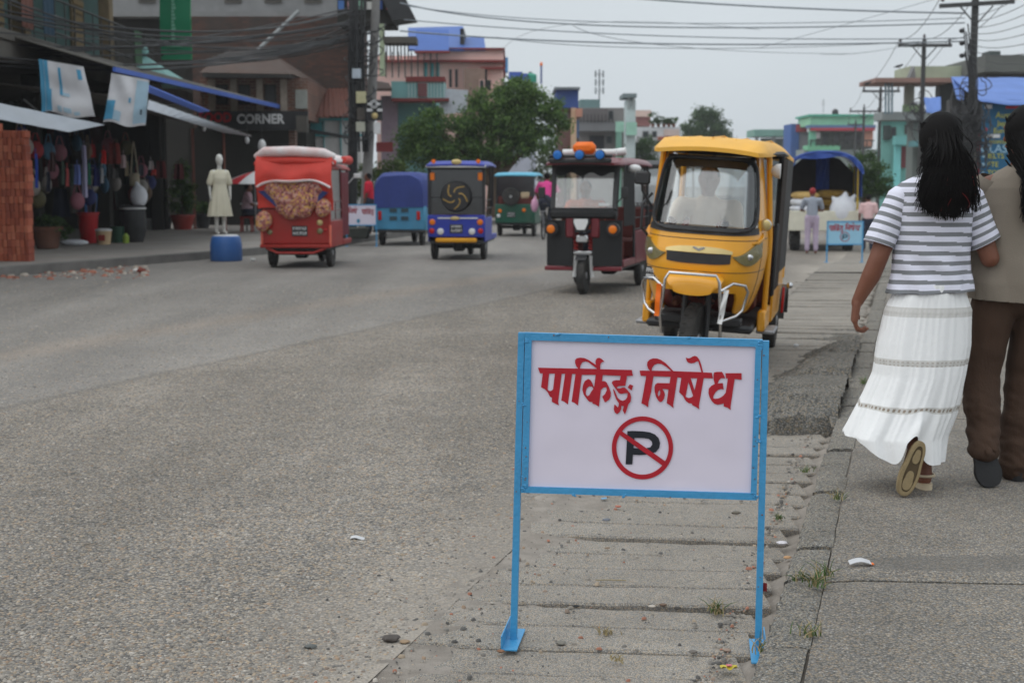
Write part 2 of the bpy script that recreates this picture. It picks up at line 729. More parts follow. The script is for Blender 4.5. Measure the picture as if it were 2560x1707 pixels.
    if seam:                                  # worn wheel tracks: long streaks down the street
        mp = N('ShaderNodeMapping')
        mp.inputs['Rotation'].default_value = (0, 0, math.atan(0.33))
        mp.inputs['Scale'].default_value = (0.9, 0.09, 1)
        L(P, mp.inputs[0])
        n_ = N('ShaderNodeTexNoise')
        n_.inputs['Scale'].default_value = 1.0
        n_.inputs['Detail'].default_value = 5
        L(mp.outputs[0], n_.inputs['Vector'])
        col = mix(1.0, col, rmp(n_.outputs['Fac'], 0.32, 0.68, 0.78, 1.2), 'MULTIPLY')
        col = mix(rmp(noise(0.45, 7, 0.72), 0.58, 0.74, 0.0, 0.4), col, tuple(x * 0.5 for x in base))
        col = mix(rmp(noise(1.3, 8, 0.75), 0.60, 0.78, 0.0, 0.45), col, (0.40, 0.36, 0.31))
    if stain:                                 # a spill that has soaked in
        mp = N('ShaderNodeMapping')
        mp.vector_type = 'TEXTURE'
        mp.inputs['Location'].default_value = STAIN[0]
        mp.inputs['Scale'].default_value = STAIN[1]
        L(P, mp.inputs[0])
        ln = N('ShaderNodeVectorMath'); ln.operation = 'LENGTH'
        L(mp.outputs[0], ln.inputs[0])
        col = mix(rmp(wob(ln.outputs['Value'], 3.0, 0.5), 1.15, 1.3, 0.5, 0.0), col, tuple(x * 0.42 for x in base))
    L(col, b.inputs['Base Color'])
    bp = N('ShaderNodeBump')
    bp.inputs['Strength'].default_value = bump
    bp.inputs['Distance'].default_value = 0.006
    L(edge, bp.inputs['Height'])
    L(bp.outputs[0], b.inputs['Normal'])
    return m


_s = G(2440, 1408, 0.08)
STAIN = ((_s.x, _s.y, 0.08), (0.42, 0.11, 4.0))
M_road = road_material('worn_chip_seal', (0.295, 0.274, 0.252), (0.45, 0.42, 0.385), (0.12, 0.115, 0.11))
M_pave = road_material('washed_concrete', (0.262, 0.247, 0.228), (0.43, 0.41, 0.38), (0.15, 0.143, 0.134), pebble=150, dusty=False, seam=False, bump=0.5, stain=True)
M_conc = road_material('plank_concrete', (0.37, 0.35, 0.325), (0.44, 0.42, 0.39), (0.27, 0.255, 0.235), pebble=260, dusty=False, seam=False, bump=0.45)
M_kerb = road_material('kerb_concrete', (0.28, 0.27, 0.25), (0.46, 0.45, 0.42), (0.10, 0.095, 0.09), pebble=170, dusty=False, seam=False, bump=0.8)
M_dust = mat('dry_dust', (0.31, 0.275, 0.24), 0.95, var=0.35, scale=7, bump=0.8, bscale=120, dirt=0.7, dirtcol=(0.16, 0.135, 0.11))
M_soil = mat('bare_soil', (0.20, 0.175, 0.15), 0.95, var=0.25, scale=1.0, bump=0.5, bscale=30)
M_dark = mat('dark_bed', (0.035, 0.032, 0.03), 0.95, var=0.2)

# the bare ground under everything, out to the horizon
gx = rng(-400, -40, 60) + rng(-30, 60, 3) + rng(70, 500, 60)
gy = rng(-60, -10, 25) + rng(-5, 130, 3) + rng(160, 700, 60)
gm = MB().add([(x, y, T(x, y) - 0.16) for y in gy for x in gx],
              [(j * len(gx) + i, j * len(gx) + i + 1, (j + 1) * len(gx) + i + 1, (j + 1) * len(gx) + i)
               for j in range(len(gy) - 1) for i in range(len(gx) - 1)])
struct('ground', gm, M_soil)
struct('road', strip(lambda y: XLK(y) - 0.25, XL, ys_all, 14, 0.0), M_road)
KT = 0.078
struct('kerb_soil', strip(lambda y: XK(y) + 0.10, lambda y: XK(y) + 0.22, rng(2, 20, 0.15), 1, KT - 0.022, 0.008), M_soil)
struct('gutter_bed', strip(lambda y: XL(y) - 0.3, lambda y: XK(y) + 0.05, ys_all, 3, -0.085), M_dark)

# drain cover: one concrete plank behind another, heaved up near the broken stretch
YP0, YP1, PW = 3.0, 22.0, 0.221
gutter = struct('drain_cover', strip(XL, lambda y: XK(y) - 0.03, rng(YP1 + .3, 120, 1.0), 3, 0.002), M_conc)


def heave(u, y):
    k = sm((u - 0.38) / 0.55)
    return 0.0


y = YP0
i_pl = 0
while y < YP1:
    gap = rnd.choice((0.004, 0.008, 0.014, 0.022, 0.028))
    tilt, drop, skew = rnd.uniform(-0.012, 0.012), rnd.uniform(-0.012, 0.004), -0.10 + rnd.uniform(-0.012, 0.012)
    if 7.75 < y < 13.5:
        tilt, skew = rnd.uniform(-0.03, 0.03), -0.10 + 0.06 * rnd.random()
    wd = PW - gap
    n = 12
    x0, x1 = XL(y) + rnd.uniform(-0.05, 0.06), XK(y) - rnd.uniform(0.02, 0.055)
    top, mid, bot = [], [], []
    fr_, bk_ = [], []
    for k in range(n + 1):
        u = k / n
        x = x0 + (x1 - x0) * u
        yy = y + 0.10 + skew * (x - x0)
        z = drop + tilt * (u - 0.5) + heave(u, y) + rnd.uniform(-0.0015, 0.0015)
        e0, e1 = rnd.uniform(-0.003, 0.003), rnd.uniform(-0.003, 0.003)
        fr_.append((x, yy + e0, z))
        bk_.append((x, yy + wd + e1, z + rnd.uniform(-0.001, 0.001) + (0.01 * heave(u, y) / 0.1)))
    th = 0.06 if not 7.7 < y < 8.3 else 0.075
    ring_t = [(p[0], p[1] + 0.007, p[2]) for p in fr_] + [(p[0], p[1] - 0.007, p[2]) for p in bk_[::-1]]
    ring_m = [(p[0], p[1], p[2] - 0.008) for p in fr_] + [(p[0], p[1], p[2] - 0.008) for p in bk_[::-1]]
    ring_b = [(p[0], p[1], p[2] - th) for p in fr_] + [(p[0], p[1], p[2] - th) for p in bk_[::-1]]
    mb = MB().loft([ring_b, ring_m], True, False)
    mb.loft([ring_m, ring_t], False, False)
    nn = len(fr_)
    tv = [q for q in ring_t]
    mb.add(tv, [(k, k + 1, 2 * nn - 2 - k, 2 * nn - 1 - k) for k in range(nn - 1)])
    part(gutter, 'plank', mb, M_conc, 45)
    y += PW
    i_pl += 1

# kerb stones
KT = 0.078
kerb = struct('kerb', MB().add(
    [q for yy in rng(YP1, 150, 1.5) for q in ((XK(yy), yy, T(XK(yy), yy) - .12), (XK(yy), yy, T(XK(yy), yy) + KT), (XK(yy) + .13, yy, T(XK(yy), yy) + KT), (XK(yy) + .13, yy, T(XK(yy), yy) - .12))],
    [(4 * j + k, 4 * j + k + 1, 4 * j + k + 5, 4 * j + k + 4) for j in range(len(rng(YP1, 150, 1.5)) - 1) for k in range(3)]), M_kerb)
ang = math.atan(SL)
y = 2.9
while y < YP1:
    Ls = rnd.choice((0.36, 0.36, 0.38, 0.30, 0.22))
    g = rnd.choice((0.006, 0.01, 0.014))
    dz = rnd.uniform(-0.012, 0.006)
    mb = MB()
    nx, ny = 5, 12
    sx0 = rnd.uniform(-0.006, 0.008)

    def kv(u, v, y=y, Ls=Ls, g=g, dz=dz, sx0=sx0):
        yy = y + (Ls - g) * v
        x = XK(yy) + sx0 + 0.135 * u
        er = 0.016 * (1 - sm(u / 0.25)) + 0.006 * (sm((u - 0.8) / 0.2)) + 0.008 * (1 - sm(min(v, 1 - v) / 0.1))
        nz = mnoise.noise(V((x * 14, yy * 14, 3.1)))
        return (x + 0.012 * (1 - sm(u / 0.3)) * mnoise.noise(V((yy * 20, 1, 1))), yy, KT + dz - er * (0.6 + 0.9 * abs(nz)) + 0.003 * nz)
    mb.grid(kv, nx, ny)
    top = list(mb.v)
    W = nx + 1
    rim = [top[i] for i in range(W)] + [top[j * W + nx] for j in range(1, ny + 1)] + [top[ny * W + i] for i in range(nx - 1, -1, -1)] + [top[j * W] for j in range(ny - 1, 0, -1)]
    mb.loft([[(p.x, p.y, p.z) for p in rim], [(p.x - (0.004 if True else 0), p.y, -0.12) for p in rim]], False, False)
    part(kerb, 'kerb_stone', mb, M_kerb, 50)
    y += Ls

# pavement on the right
pave = struct('pavement', strip(lambda y: XK(y) + 0.15, lambda y: XK(y) + 16, rng(17.75, 150, 1.5), 8, KT), M_pave)
for (ya, yb) in ((1.0, 4.62), (4.64, 7.93), (7.95, 11.2), (11.22, 14.45), (14.47, 17.74)):
    mb = MB()

    def pf(u, v, ya=ya, yb=yb):
        yy = ya + (yb - ya) * v
        x = XK(yy) + 0.141 + 0.006 * mnoise.noise(V((yy * 7, 2, 0))) + 7.0 * u
        yy2 = yy - 0.10 * 7.0 * u * (1 - 0) + 0.004 * mnoise.noise(V((u * 40, v * 9, 1)))
        e = 0.01 * (1 - sm(u / 0.004)) + 0.006 * (1 - sm(min(v, 1 - v) / 0.012))
        return (x - 0.0, yy2, KT + 0.004 - e + 0.004 * mnoise.noise(V((x * 1.3, yy * 1.3, 5))))
    us = 60
    mb.shell(pf, us, 40, (0, 0, -1), 0.11)
    part(pave, 'paving_slab', mb, M_pave, 45)

# pavement, kerb and forecourt on the left
M_pavel = mat('dusty_left_pavement', (0.30, 0.275, 0.25), 0.92, var=0.22, scale=1.6, bump=0.4, bscale=50, dirt=0.4, dirtcol=(0.22, 0.17, 0.135))
LT = 0.15
lp = strip(lambda y: XLK(y) - 26, lambda y: XLK(y) - 0.12, rng(-5, 60, 1.0) + rng(64, 300, 6), 10, LT)
struct('left_pavement', lp, M_pavel)
yk = rng(12, 60, 1.0) + rng(63, 150, 3)
mbk = MB().add([q for yy in yk for q in ((XLK(yy), yy, -.1), (XLK(yy), yy, LT - 0.01 + 0.02 * mnoise.noise(V((yy, 0, 0)))), (XLK(yy) - .13, yy, LT + .003), (XLK(yy) - .13, yy, -.1))],
               [(4 * j + k, 4 * j + k + 1, 4 * j + k + 5, 4 * j + k + 4) for j in range(len(yk) - 1) for k in range(3)])
struct('left_kerb', mbk, mat('dark_kerb', (0.17, 0.16, 0.15), 0.9, var=0.35, scale=2, bump=0.4, bscale=40))

# dust and grit lying over the drain cover: high along the road edge and along the kerb
nxu, yy_s = 70, np.linspace(3.0, 16.0, 330)


def dust_h(u, x, y):
    n1 = 1.4 * mnoise.noise(V((x * 2.2, y * 2.2, 0.3))) * 0.5 + mnoise.noise(V((x * 7, y * 7, 4.0))) * 0.3 + mnoise.noise(V((x * 23, y * 23, 9.0))) * 0.42 + mnoise.noise(V((x * 61, y * 61, 2.0))) * 0.22
    left = 0.027 * (1 - sm((u + 0.04) / 0.50)) * sm((u + 0.30) / 0.24)
    right = 0.018 * sm((u - 0.93) / 0.05)
    return -0.029 + left + right + 0.019 * n1 - 0.05 * (1 - sm((u + 0.3) / 0.08))


dv = []
for y in yy_s:
    a, b = XL(y) - 0.34, XK(y) + 0.01
    W_ = XK(y) - XL(y)
    for i in range(nxu + 1):
        x = a + (b - a) * i / nxu
        dv.append((x, float(y), dust_h((x - XL(y)) / W_, x, float(y))))
dm = MB().add(dv, [(j * (nxu + 1) + i, j * (nxu + 1) + i + 1, (j + 1) * (nxu + 1) + i + 1, (j + 1) * (nxu + 1) + i) for j in range(len(yy_s) - 1) for i in range(nxu)])
o = struct('dust', dm, M_dust, 60)
o['kind'] = 'stuff'
o['label'] = 'pale dust and grit drifted along the drain cover'

# broken concrete heaved up against the kerb beyond the sign: a rough mound with a dark hollow at its near end
def mound(u, v):
    y = 7.82 + 6.4 * v ** 1.1
    x0, x1 = XL(y) + 0.30 + 0.28 * sm(v * 1.4), XK(y) + 0.015
    x = x0 + (x1 - x0) * u
    env = sm(u / 0.75) * (1 - sm((v - 0.25) / 0.75)) * (0.55 + 0.45 * sm(v / 0.05))
    st = mnoise.noise(V((x * 1.1, y * 5.5 + 1.4 * u, 2.0)))
    st2 = mnoise.noise(V((x * 4, y * 12, 6.0)))
    step = 0.05 * (math.floor((y + 0.35 * x + 0.12 * st) / 0.47) % 3 - 1) * 0.5
    z = -0.03 + 0.185 * env + (0.055 * st + 0.034 * st2 + step * 1.6) * (0.25 + env) + 0.02 * mnoise.noise(V((x * 22, y * 22, 1)))
    e = min(u, 1 - v, 1.0)
    z -= 0.05 * (1 - sm(e / 0.06))
    if v < 0.004:
        z = -0.07
    return (x, y + 0.05 * st, min(z, KT + 0.075))


o = struct('broken_concrete', MB().grid(mound, 46, 150), road_material('broken_concrete', (0.20, 0.193, 0.18), (0.30, 0.29, 0.275), (0.09, 0.088, 0.082), pebble=110, dusty=False, seam=False, bump=0.8), 60)
o['kind'] = 'stuff'
o['label'] = 'broken lumps of concrete heaved up along the kerb'

# stones standing proud of the worn road surface, close to the camera
M_peb = attr_mat('road_pebble', 0.85)
rs = np.random.RandomState(3)


def domes(pos, rad, hgt, rot, cols, name, ring=6):
    n = len(pos)
    a = np.linspace(0, 2 * np.pi, ring, endpoint=False)
    base = np.stack([np.cos(a), np.sin(a), np.full(ring, -0.25)], 1)
    mid = np.stack([0.72 * np.cos(a + 0.3), 0.72 * np.sin(a + 0.3), np.full(ring, 0.72)], 1)
    tp = np.concatenate([base, mid, [[0.08, 0.05, 1.0]]], 0)
    f = []
    for k in range(ring):
        k2 = (k + 1) % ring
        f += [(k, k2, ring + k), (k2, ring + k2, ring + k), (ring + k, ring + k2, 2 * ring)]
    f = np.array(f)
    jit = 1 + rs.uniform(-0.22, 0.22, (n, len(tp), 1))
    P = tp[None] * jit
    P = P * np.stack([rad[:, 0], rad[:, 1], hgt], 1)[:, None, :]
    c, s_ = np.cos(rot)[:, None], np.sin(rot)[:, None]
    Q = np.stack([P[..., 0] * c - P[..., 1] * s_, P[..., 0] * s_ + P[..., 1] * c, P[..., 2]], -1) + pos[:, None, :]
    Fc = (f[None] + (np.arange(n) * len(tp))[:, None, None]).reshape(-1, 3)
    return np_mesh(name, Q.reshape(-1, 3), Fc, M_peb, np.repeat(cols, len(f), 0), smooth=True)


def stone_cols(n, warm=0.35):
    pal = np.array([(0.30, 0.285, 0.26), (0.22, 0.215, 0.205), (0.37, 0.35, 0.32), (0.13, 0.13, 0.13), (0.40, 0.33, 0.25), (0.34, 0.25, 0.18), (0.46, 0.44, 0.41), (0.27, 0.21, 0.17)])
    pr = np.array([.27, .22, .17, .08, .10, .06, .06, .04])
    c = pal[rs.choice(len(pal), n, p=pr)]
    c = c * rs.uniform(0.72, 1.22, (n, 1))
    return np.clip(0.86 * c + 0.14 * np.array([[0.235, 0.22, 0.20]]), 0.02, 0.6) * np.array([[0.93, 0.885, 0.84]])


N0 = 120000
yy = 3.75 + (20.0 - 3.75) * rs.random(N0) ** 2.8
xx = rs.uniform(-1, 1, N0) * (yy * 0.40)
edge = xx - (-0.358 + SL * (yy - 4.03))
nz = np.array([mnoise.noise(V((a * 1.6, b * 1.6, 2.0))) for a, b in zip(xx, yy)])
keep = (edge < -0.03) & (rs.random(N0) < np.clip(0.25 + (-edge - 0.05 + 0.45 * nz) * 1.6, 0.04, 1.0)) & (rs.random(N0) < np.clip(1.1 + 0.7 * nz, 0.45, 1))
xx, yy = xx[keep], yy[keep]
n = len(xx)
r0 = 0.0034 + 0.0052 * rs.random(n) ** 2.6 + 0.0002 * np.maximum(0, yy - 5)
rad = np.stack([r0 * rs.uniform(0.9, 1.5, n), r0 * rs.uniform(0.7, 1.1, n)], 1)
me = domes(np.stack([xx, yy, np.zeros(n) - 0.0008], 1), rad, r0 * rs.uniform(0.35, 0.75, n), rs.uniform(0, 6.28, n), stone_cols(n), 'road_stones')
o = struct('road_stones', me, None)
o['kind'] = 'stuff'
o['label'] = 'small stones set in the worn road surface'

# loose grit on the drain cover and in the dust
N1 = 3800
yy = 3.6 + 8.0 * rs.random(N1) ** 1.4
uu = np.where(rs.random(N1) < 0.72, rs.normal(0.0, 0.26, N1), rs.random(N1))
uu = np.where(rs.random(N1) < 0.34, rs.normal(0.975, 0.025, N1), uu)
ok = (uu > -0.5) & (uu < 1.0)
yy, uu = yy[ok], uu[ok]
xx = (-0.358 + SL * (yy - 4.03)) + uu * 1.0
n = len(xx)
r0 = 0.0022 + 0.0065 * rs.random(n) ** 4
zz = np.array([max(-0.003, dust_h(u, x, y_), heave(max(0, u), y_)) for u, x, y_ in zip(uu, xx, yy)]) + 0.0005
gc = stone_cols(n)
red = rs.random(n) < 0.12
gc[red] = np.array((0.33, 0.15, 0.10)) * rs.uniform(0.8, 1.3, (red.sum(), 1))
dk = rs.random(n) < 0.25
gc[dk] = np.array((0.10, 0.095, 0.09)) * rs.uniform(0.8, 1.3, (dk.sum(), 1))
me = domes(np.stack([xx, yy, zz], 1), np.stack([r0 * rs.uniform(1, 1.6, n), r0], 1), r0 * rs.uniform(0.7, 1.1, n), rs.uniform(0, 6.28, n), gc, 'loose_gravel')
o = struct('loose_gravel', me, None)
o['kind'] = 'stuff'
o['label'] = 'loose grit scattered over the drain cover planks'
# ------------------------------------------------------------------ the no-parking sign in front
M_blue = mat('blue_enamel', lin((66, 150, 200)), 0.38, var=0.10, scale=14, bump=0.25, bscale=90, dirt=0.18, dirtcol=(0.10, 0.22, 0.34), spec=0.5)
M_flex = mat('white_flex_print', lin((222, 214, 229)), 0.42, var=0.035, scale=5, bump=0.06, bscale=14, dirt=0.05, dirtcol=(0.55, 0.50, 0.40))
M_red = mat('red_sign_paint', lin((178, 28, 44)), 0.45, var=0.14, scale=20, bump=0.04)
M_ink = mat('black_sign_paint', (0.014, 0.016, 0.024), 0.5, var=0.12, scale=20, bump=0.04)
M_rust = mat('rusty_iron', (0.20, 0.10, 0.06), 0.8, var=0.35, scale=30, bump=0.3)

W1 = [[(132,335),(1010,355),(965,300),(940,230),(940,175),(975,130),(1050,118),(1140,125),(1230,165),(1320,225),(1395,275),(1385,220),(1390,170),(1420,130),(1465,120),(1510,140),(1560,185),(1585,205),(1530,210),(1500,240),(1485,290),(1490,368),(2175,385),(2200,512),(2070,510),(2035,730),(1890,735),(1850,755),(1855,785),(1900,790),(1975,765),(2020,765),(2080,820),(2140,895),(2162,980),(2150,1070),(2100,1130),(2060,1260),(2025,1355),(1978,1260),(2000,1170),(1945,1160),(1945,1230),(1910,1300),(1855,1345),(1805,1310),(1782,1240),(1795,1135),(1830,1155),(1868,1200),(1890,1160),(1895,1110),(1835,1020),(1790,900),(1768,820),(1775,795),(1800,830),(1870,995),(1920,1035),(1975,1055),(2040,1030),(2075,980),(2085,890),(2020,890),(1940,905),(1890,885),(1830,800),(1770,720),(1738,665),(1760,625),(1830,605),(1915,608),(1935,512),(1540,495),(1527,630),(1585,628),(1625,655),(1680,760),(1720,880),(1715,960),(1680,1030),(1590,1092),(1532,962),(1590,910),(1630,830),(1620,755),(1560,765),(1500,825),(1460,1185),(1380,1130),(1318,1115),(1320,1085),(1250,1075),(1200,1020),(1130,920),(1100,820),(1110,720),(1150,630),(1225,580),(1270,600),(1310,660),(1355,770),(1390,490),(1088,490),(1005,1140),(1010,1160),(930,1100),(865,1075),(950,473),(875,470),(785,1135),(700,1070),(640,1050),(725,467),(650,466),(572,1080),(590,1155),(432,1075),(440,985),(395,965),(345,865),(285,805),(200,760),(238,460),(178,458)],
      [(1048,355),(1060,280),(1100,215),(1165,198),(1230,215),(1330,290),(1425,362)],
      [(375,463),(502,463),(462,805),(430,835),(395,845),(350,825),(343,790)],
      [(1342,790),(1310,745),(1250,738),(1195,780),(1170,870),(1180,930),(1215,955),(1250,930),(1290,860)]]
W1D = [[(2085,765),(2130,697),(2205,725),(2170,830)]]
W2 = [[(78,398),(305,402),(265,350),(240,280),(250,210),(300,160),(370,133),(460,135),(540,165),(640,230),(730,320),(815,410),(1425,432),(1355,195),(1320,200),(1270,230),(1200,242),(1140,225),(1105,190),(1085,118),(1100,118),(1140,135),(1185,125),(1230,95),(1280,78),(1330,95),(1380,160),(1420,270),(1462,438),(1650,445),(1675,568),(1475,562),(1370,1165),(1378,1240),(1300,1185),(1222,1145),(1220,1115),(1150,1105),(1090,1060),(1050,1000),(1030,955),(940,865),(988,555),(903,543),(810,1150),(818,1215),(740,1150),(668,1105),(708,805),(570,795),(610,850),(630,920),(610,1010),(570,1070),(530,1085),(490,1055),(440,970),(410,870),(403,760),(420,700),(470,668),(732,675),(752,535),(380,520),(330,860),(275,1080),(265,1195),(190,1140),(118,1110),(225,515),(105,513)],
      [(342,400),(350,340),(400,270),(480,245),(560,255),(650,310),(770,408)],
      [(515,815),(530,860),(525,910),(505,950),(485,955),(475,910),(485,860)],
      [(1142,645),(1245,950),(1200,985),(1140,995),(1080,965)],
      [(1190,565),(1335,565),(1275,825)]]
W2D = [[(1700,440),(1750,428),(1870,425),(1900,470),(1942,565),(1850,565),(1805,610),(1780,680),(1890,668),(1910,810),(1850,798),(1790,815),(1730,870),(1690,940),(1680,1000),(1720,1012),(1790,1005),(1850,980),(1910,935),(1955,875),(2000,570),(1962,570),(1945,455),(2298,455),(2300,598),(2148,580),(2060,1170),(2060,1255),(1990,1200),(1910,1180),(1910,1110),(1850,1130),(1780,1140),(1710,1120),(1650,1060),(1600,970),(1578,880),(1585,790),(1640,730),(1715,690),(1690,590),(1688,500)]]
PLET = [[(460,445),(560,440),(760,448),(900,468),(1000,510),(1070,580),(1098,670),(1085,770),(1020,850),(940,880),(820,905),(700,912),(568,905),(555,1095),(425,1095)],
        [(600,575),(780,580),(880,595),(940,650),(945,710),(910,760),(810,782),(690,785),(580,775)]]
SLASH = [[(345,442),(1212,1040),(1152,1122),(298,512)]]


def ringc(cx, cy, rx, ry, n=56):
    return [(cx + rx * math.cos(2 * math.pi * k / n), cy + ry * math.sin(2 * math.pi * k / n)) for k in range(n)]


RING = [ringc(755, 772, 600, 616), ringc(756, 771, 512, 524)]


def za(loops, ox, oy, s):                 # enlargement pixels back to photograph pixels
    return [[(ox + x / s, oy + y / s) for x, y in l] for l in loops]


SW1, SW1D = za(W1, 1330, 880, 8.711), za(W1D, 1330, 880, 8.711)
SW2, SW2D = za(W2, 1590, 880, 8.711), za(W2D, 1590, 880, 8.711)
SRING, SSL, SP = za(RING, 1510, 1020, 7.84), za(SLASH, 1510, 1020, 7.84), za(PLET, 1510, 1020, 7.84)

fl_, fr_ = G(1284, 1597, 0.004), G(1895, 1624, 0.004)
sx_ = (fr_ - fl_)
sx_.z = 0
sx_.normalize()
sn_ = V((sx_.y, -sx_.x, 0))               # towards the camera
if sn_.y > 0:
    sn_ = -sn_
SG0 = fl_.copy()


def sg(px, py, d=0.0):                    # photograph pixel -> sign's own frame (x along, y depth, z up), d metres proud
    dr = ray(px, py)
    o_ = V((0, 0, CH))
    k = (SG0 + sn_ * 0.0 - o_).dot(sn_) / dr.dot(sn_)
    p = o_ + dr * k - SG0
    return V((p.dot(sx_), -d, p.z))


sign = thing('parking_sign', 'large white no parking board in blue steel frame standing nearest the camera', 'sign', SG0, math.atan2(sx_.y, sx_.x))


def qbar(pts, d0, d1):
    return MB().flat([pts], lambda x, y, t: sg(x, y, d0 + t), d1 - d0)


part(sign, 'post', qbar([(1296.3,830.9),(1312.1,831.2),(1292.1,1597),(1275.7,1597)], -0.012, 0.008), M_blue)
part(sign, 'post', qbar([(1906.6,851.7),(1922.8,851.9),(1903,1624),(1886.6,1622)], -0.012, 0.008), M_blue)
frame = part(sign, 'frame', qbar([(1312.4,830.6),(1906.3,848.5),(1906.3,866.5),(1312.4,849.3)], -0.010, 0.010), M_blue)
part(sign, 'frame_bar', qbar([(1313.6,849.8),(1330,850.0),(1321,1213.8),(1304.7,1213.6)], -0.010, 0.011), M_blue)
part(sign, 'frame_bar', qbar([(1888.6,866.3),(1903.4,866.6),(1891.3,1230.8),(1876.6,1230.4)], -0.010, 0.011), M_blue)
part(sign, 'frame_bar', qbar([(1303.2,1214.2),(1891.3,1231.5),(1891.3,1248.5),(1303.2,1229.4)], -0.010, 0.010), M_blue)


def panel(u, v):
    x = (1326 + (1891 - 1326) * u) * (1 - v) + (1317 + (1879 - 1317) * u) * v
    y = (846 + 17 * u) * (1 - v) + (1217 + 17 * u) * v
    e = sm(min(u, 1 - u) / 0.1) * sm(min(v, 1 - v) / 0.1)
    b = 0.0024 * e * (mnoise.noise(V((u * 3.1, v * 2.2, 0))) + 0.4 * mnoise.noise(V((u * 8, v * 7, 3))))
    b += 0.0016 * math.exp(-((u - 0.66) ** 2 + (v - 0.985) ** 2) / 0.0012) + 0.001 * math.exp(-((u - .93) ** 2 / .004 + (v - .15) ** 2 / .01))
    return sg(x, y, 0.001 + b)


pan = part(sign, 'panel', MB().shell(panel, 70, 48, (0, 1, 0), 0.002), M_flex, 60)
for loops, m_, d in ((SW1, M_red, 0.0042), (SW1D, M_red, 0.0042), (SW2, M_red, 0.0042), (SW2D, M_red, 0.0042), (SP, M_ink, 0.0042), (SRING, M_red, 0.0042), (SSL, M_red, 0.0048)):
    part(pan, 'painted_lettering' if m_ is M_red and loops not in (SRING, SSL) else ('painted_letter' if m_ is M_ink else 'painted_mark'), MB().flat(loops, lambda x, y, t, d=d: sg(x, y, d - t * 0.6), 0.001), m_, None)
rr_ = random.Random(4)
for k in range(26):                                    # chips where the paint has gone and rust shows
    a_ = rr_.choice((((1313, 832), (1905, 849)), ((1304, 1229), (1890, 1247)), ((1911, 870), (1895, 1600)), ((1303, 850), (1284, 1590)), ((1896, 880), (1884, 1220)), ((1321, 860), (1313, 1205))))
    t_ = rr_.random()
    q_ = sg(a_[0][0] + (a_[1][0] - a_[0][0]) * t_ + rr_.uniform(-3, 3), a_[0][1] + (a_[1][1] - a_[0][1]) * t_ + rr_.uniform(0, 4), 0.0118)
    part(frame, 'rust_chip', MB().sph(q_, (rr_.uniform(.0012, .0035), .0012, rr_.uniform(.001, .003)), 6, 4), M_rust, None)
for (cx_, cy_) in ((1321, 847), (1316, 852), (1893, 862), (1902, 872), (1899, 852), (1312, 1213), (1308, 1222), (1882, 1232), (1889, 1240), (1895, 1040), (1311, 1010), (1897, 1100), (1310, 1190), (1396, 833), (1720, 843.5), (1560, 1238), (1437, 1235)):
    p = sg(cx_, cy_, 0.011)
    mb = MB()
    for _ in range(4):
        mb.sph((p.x + rnd.uniform(-.006, .006), p.y + rnd.uniform(0, .003), p.z + rnd.uniform(-.004, .004)), (rnd.uniform(.003, .006), .003, rnd.uniform(.002, .004)), 8, 5)
    part(frame, 'weld_bead', mb, M_blue, 60)
# feet of angle iron
for (sd, px, py) in ((-1, 1284, 1597), (1, 1895, 1624)):
    p = sg(px, py, 0)
    mb = MB()
    x0 = p.x - 0.022 if sd < 0 else p.x - 0.024
    mb.box(x0, x0 + 0.046, -0.105 if sd < 0 else -0.12, 0.10, p.z - 0.002, p.z + 0.002)
    xe = x0 if sd < 0 else x0 + 0.046
    mb.box(xe - 0.003, xe + 0.0, -0.105 if sd < 0 else -0.12, 0.10, p.z - 0.002, p.z + 0.042)
    part(sign, 'foot', mb, M_blue)
# ------------------------------------------------------------------ people
M_skin = mat('brown_skin', lin((118, 74, 56)), 0.55, var=0.08, scale=12, bump=0.08, bscale=150, spec=0.4)
M_hair = mat('black_hair', (0.010, 0.009, 0.009), 0.7, var=0.3, scale=40, bump=0.3, bscale=200, spec=0.10, stretch=(6, 6, 0.6))
M_redh = mat('red_hair_ribbon', (0.16, 0.006, 0.006), 0.6)
M_eye = mat('eye_white', (0.42, 0.40, 0.38), 0.3, var=0.02, bump=0)
M_sole = mat('olive_rubber_sole', lin((150, 132, 98)), 0.75, var=0.15, scale=25, bump=0.3, bscale=200, dirt=0.3, dirtcol=(0.14, 0.11, 0.08))
M_soled = mat('dark_tread', lin((86, 72, 52)), 0.85, var=0.2, scale=30)
M_strap = mat('cream_strap', lin((205, 188, 160)), 0.6, var=0.1)
M_tee = mat('taupe_jersey', lin((134, 124, 112)), 0.9, var=0.10, scale=8, bump=0.35, bscale=300)
M_brown = mat('brown_corduroy', lin((70, 51, 39)), 0.9, var=0.2, scale=10, bump=0.4, bscale=160, stretch=(1, 1, 0.3))
M_black = mat('black_rubber', (0.018, 0.018, 0.019), 0.7, var=0.25, scale=12, bump=0.2)
M_cloth = attr_mat('woven_cotton', 0.92, spec=0.15, bump=0.35)


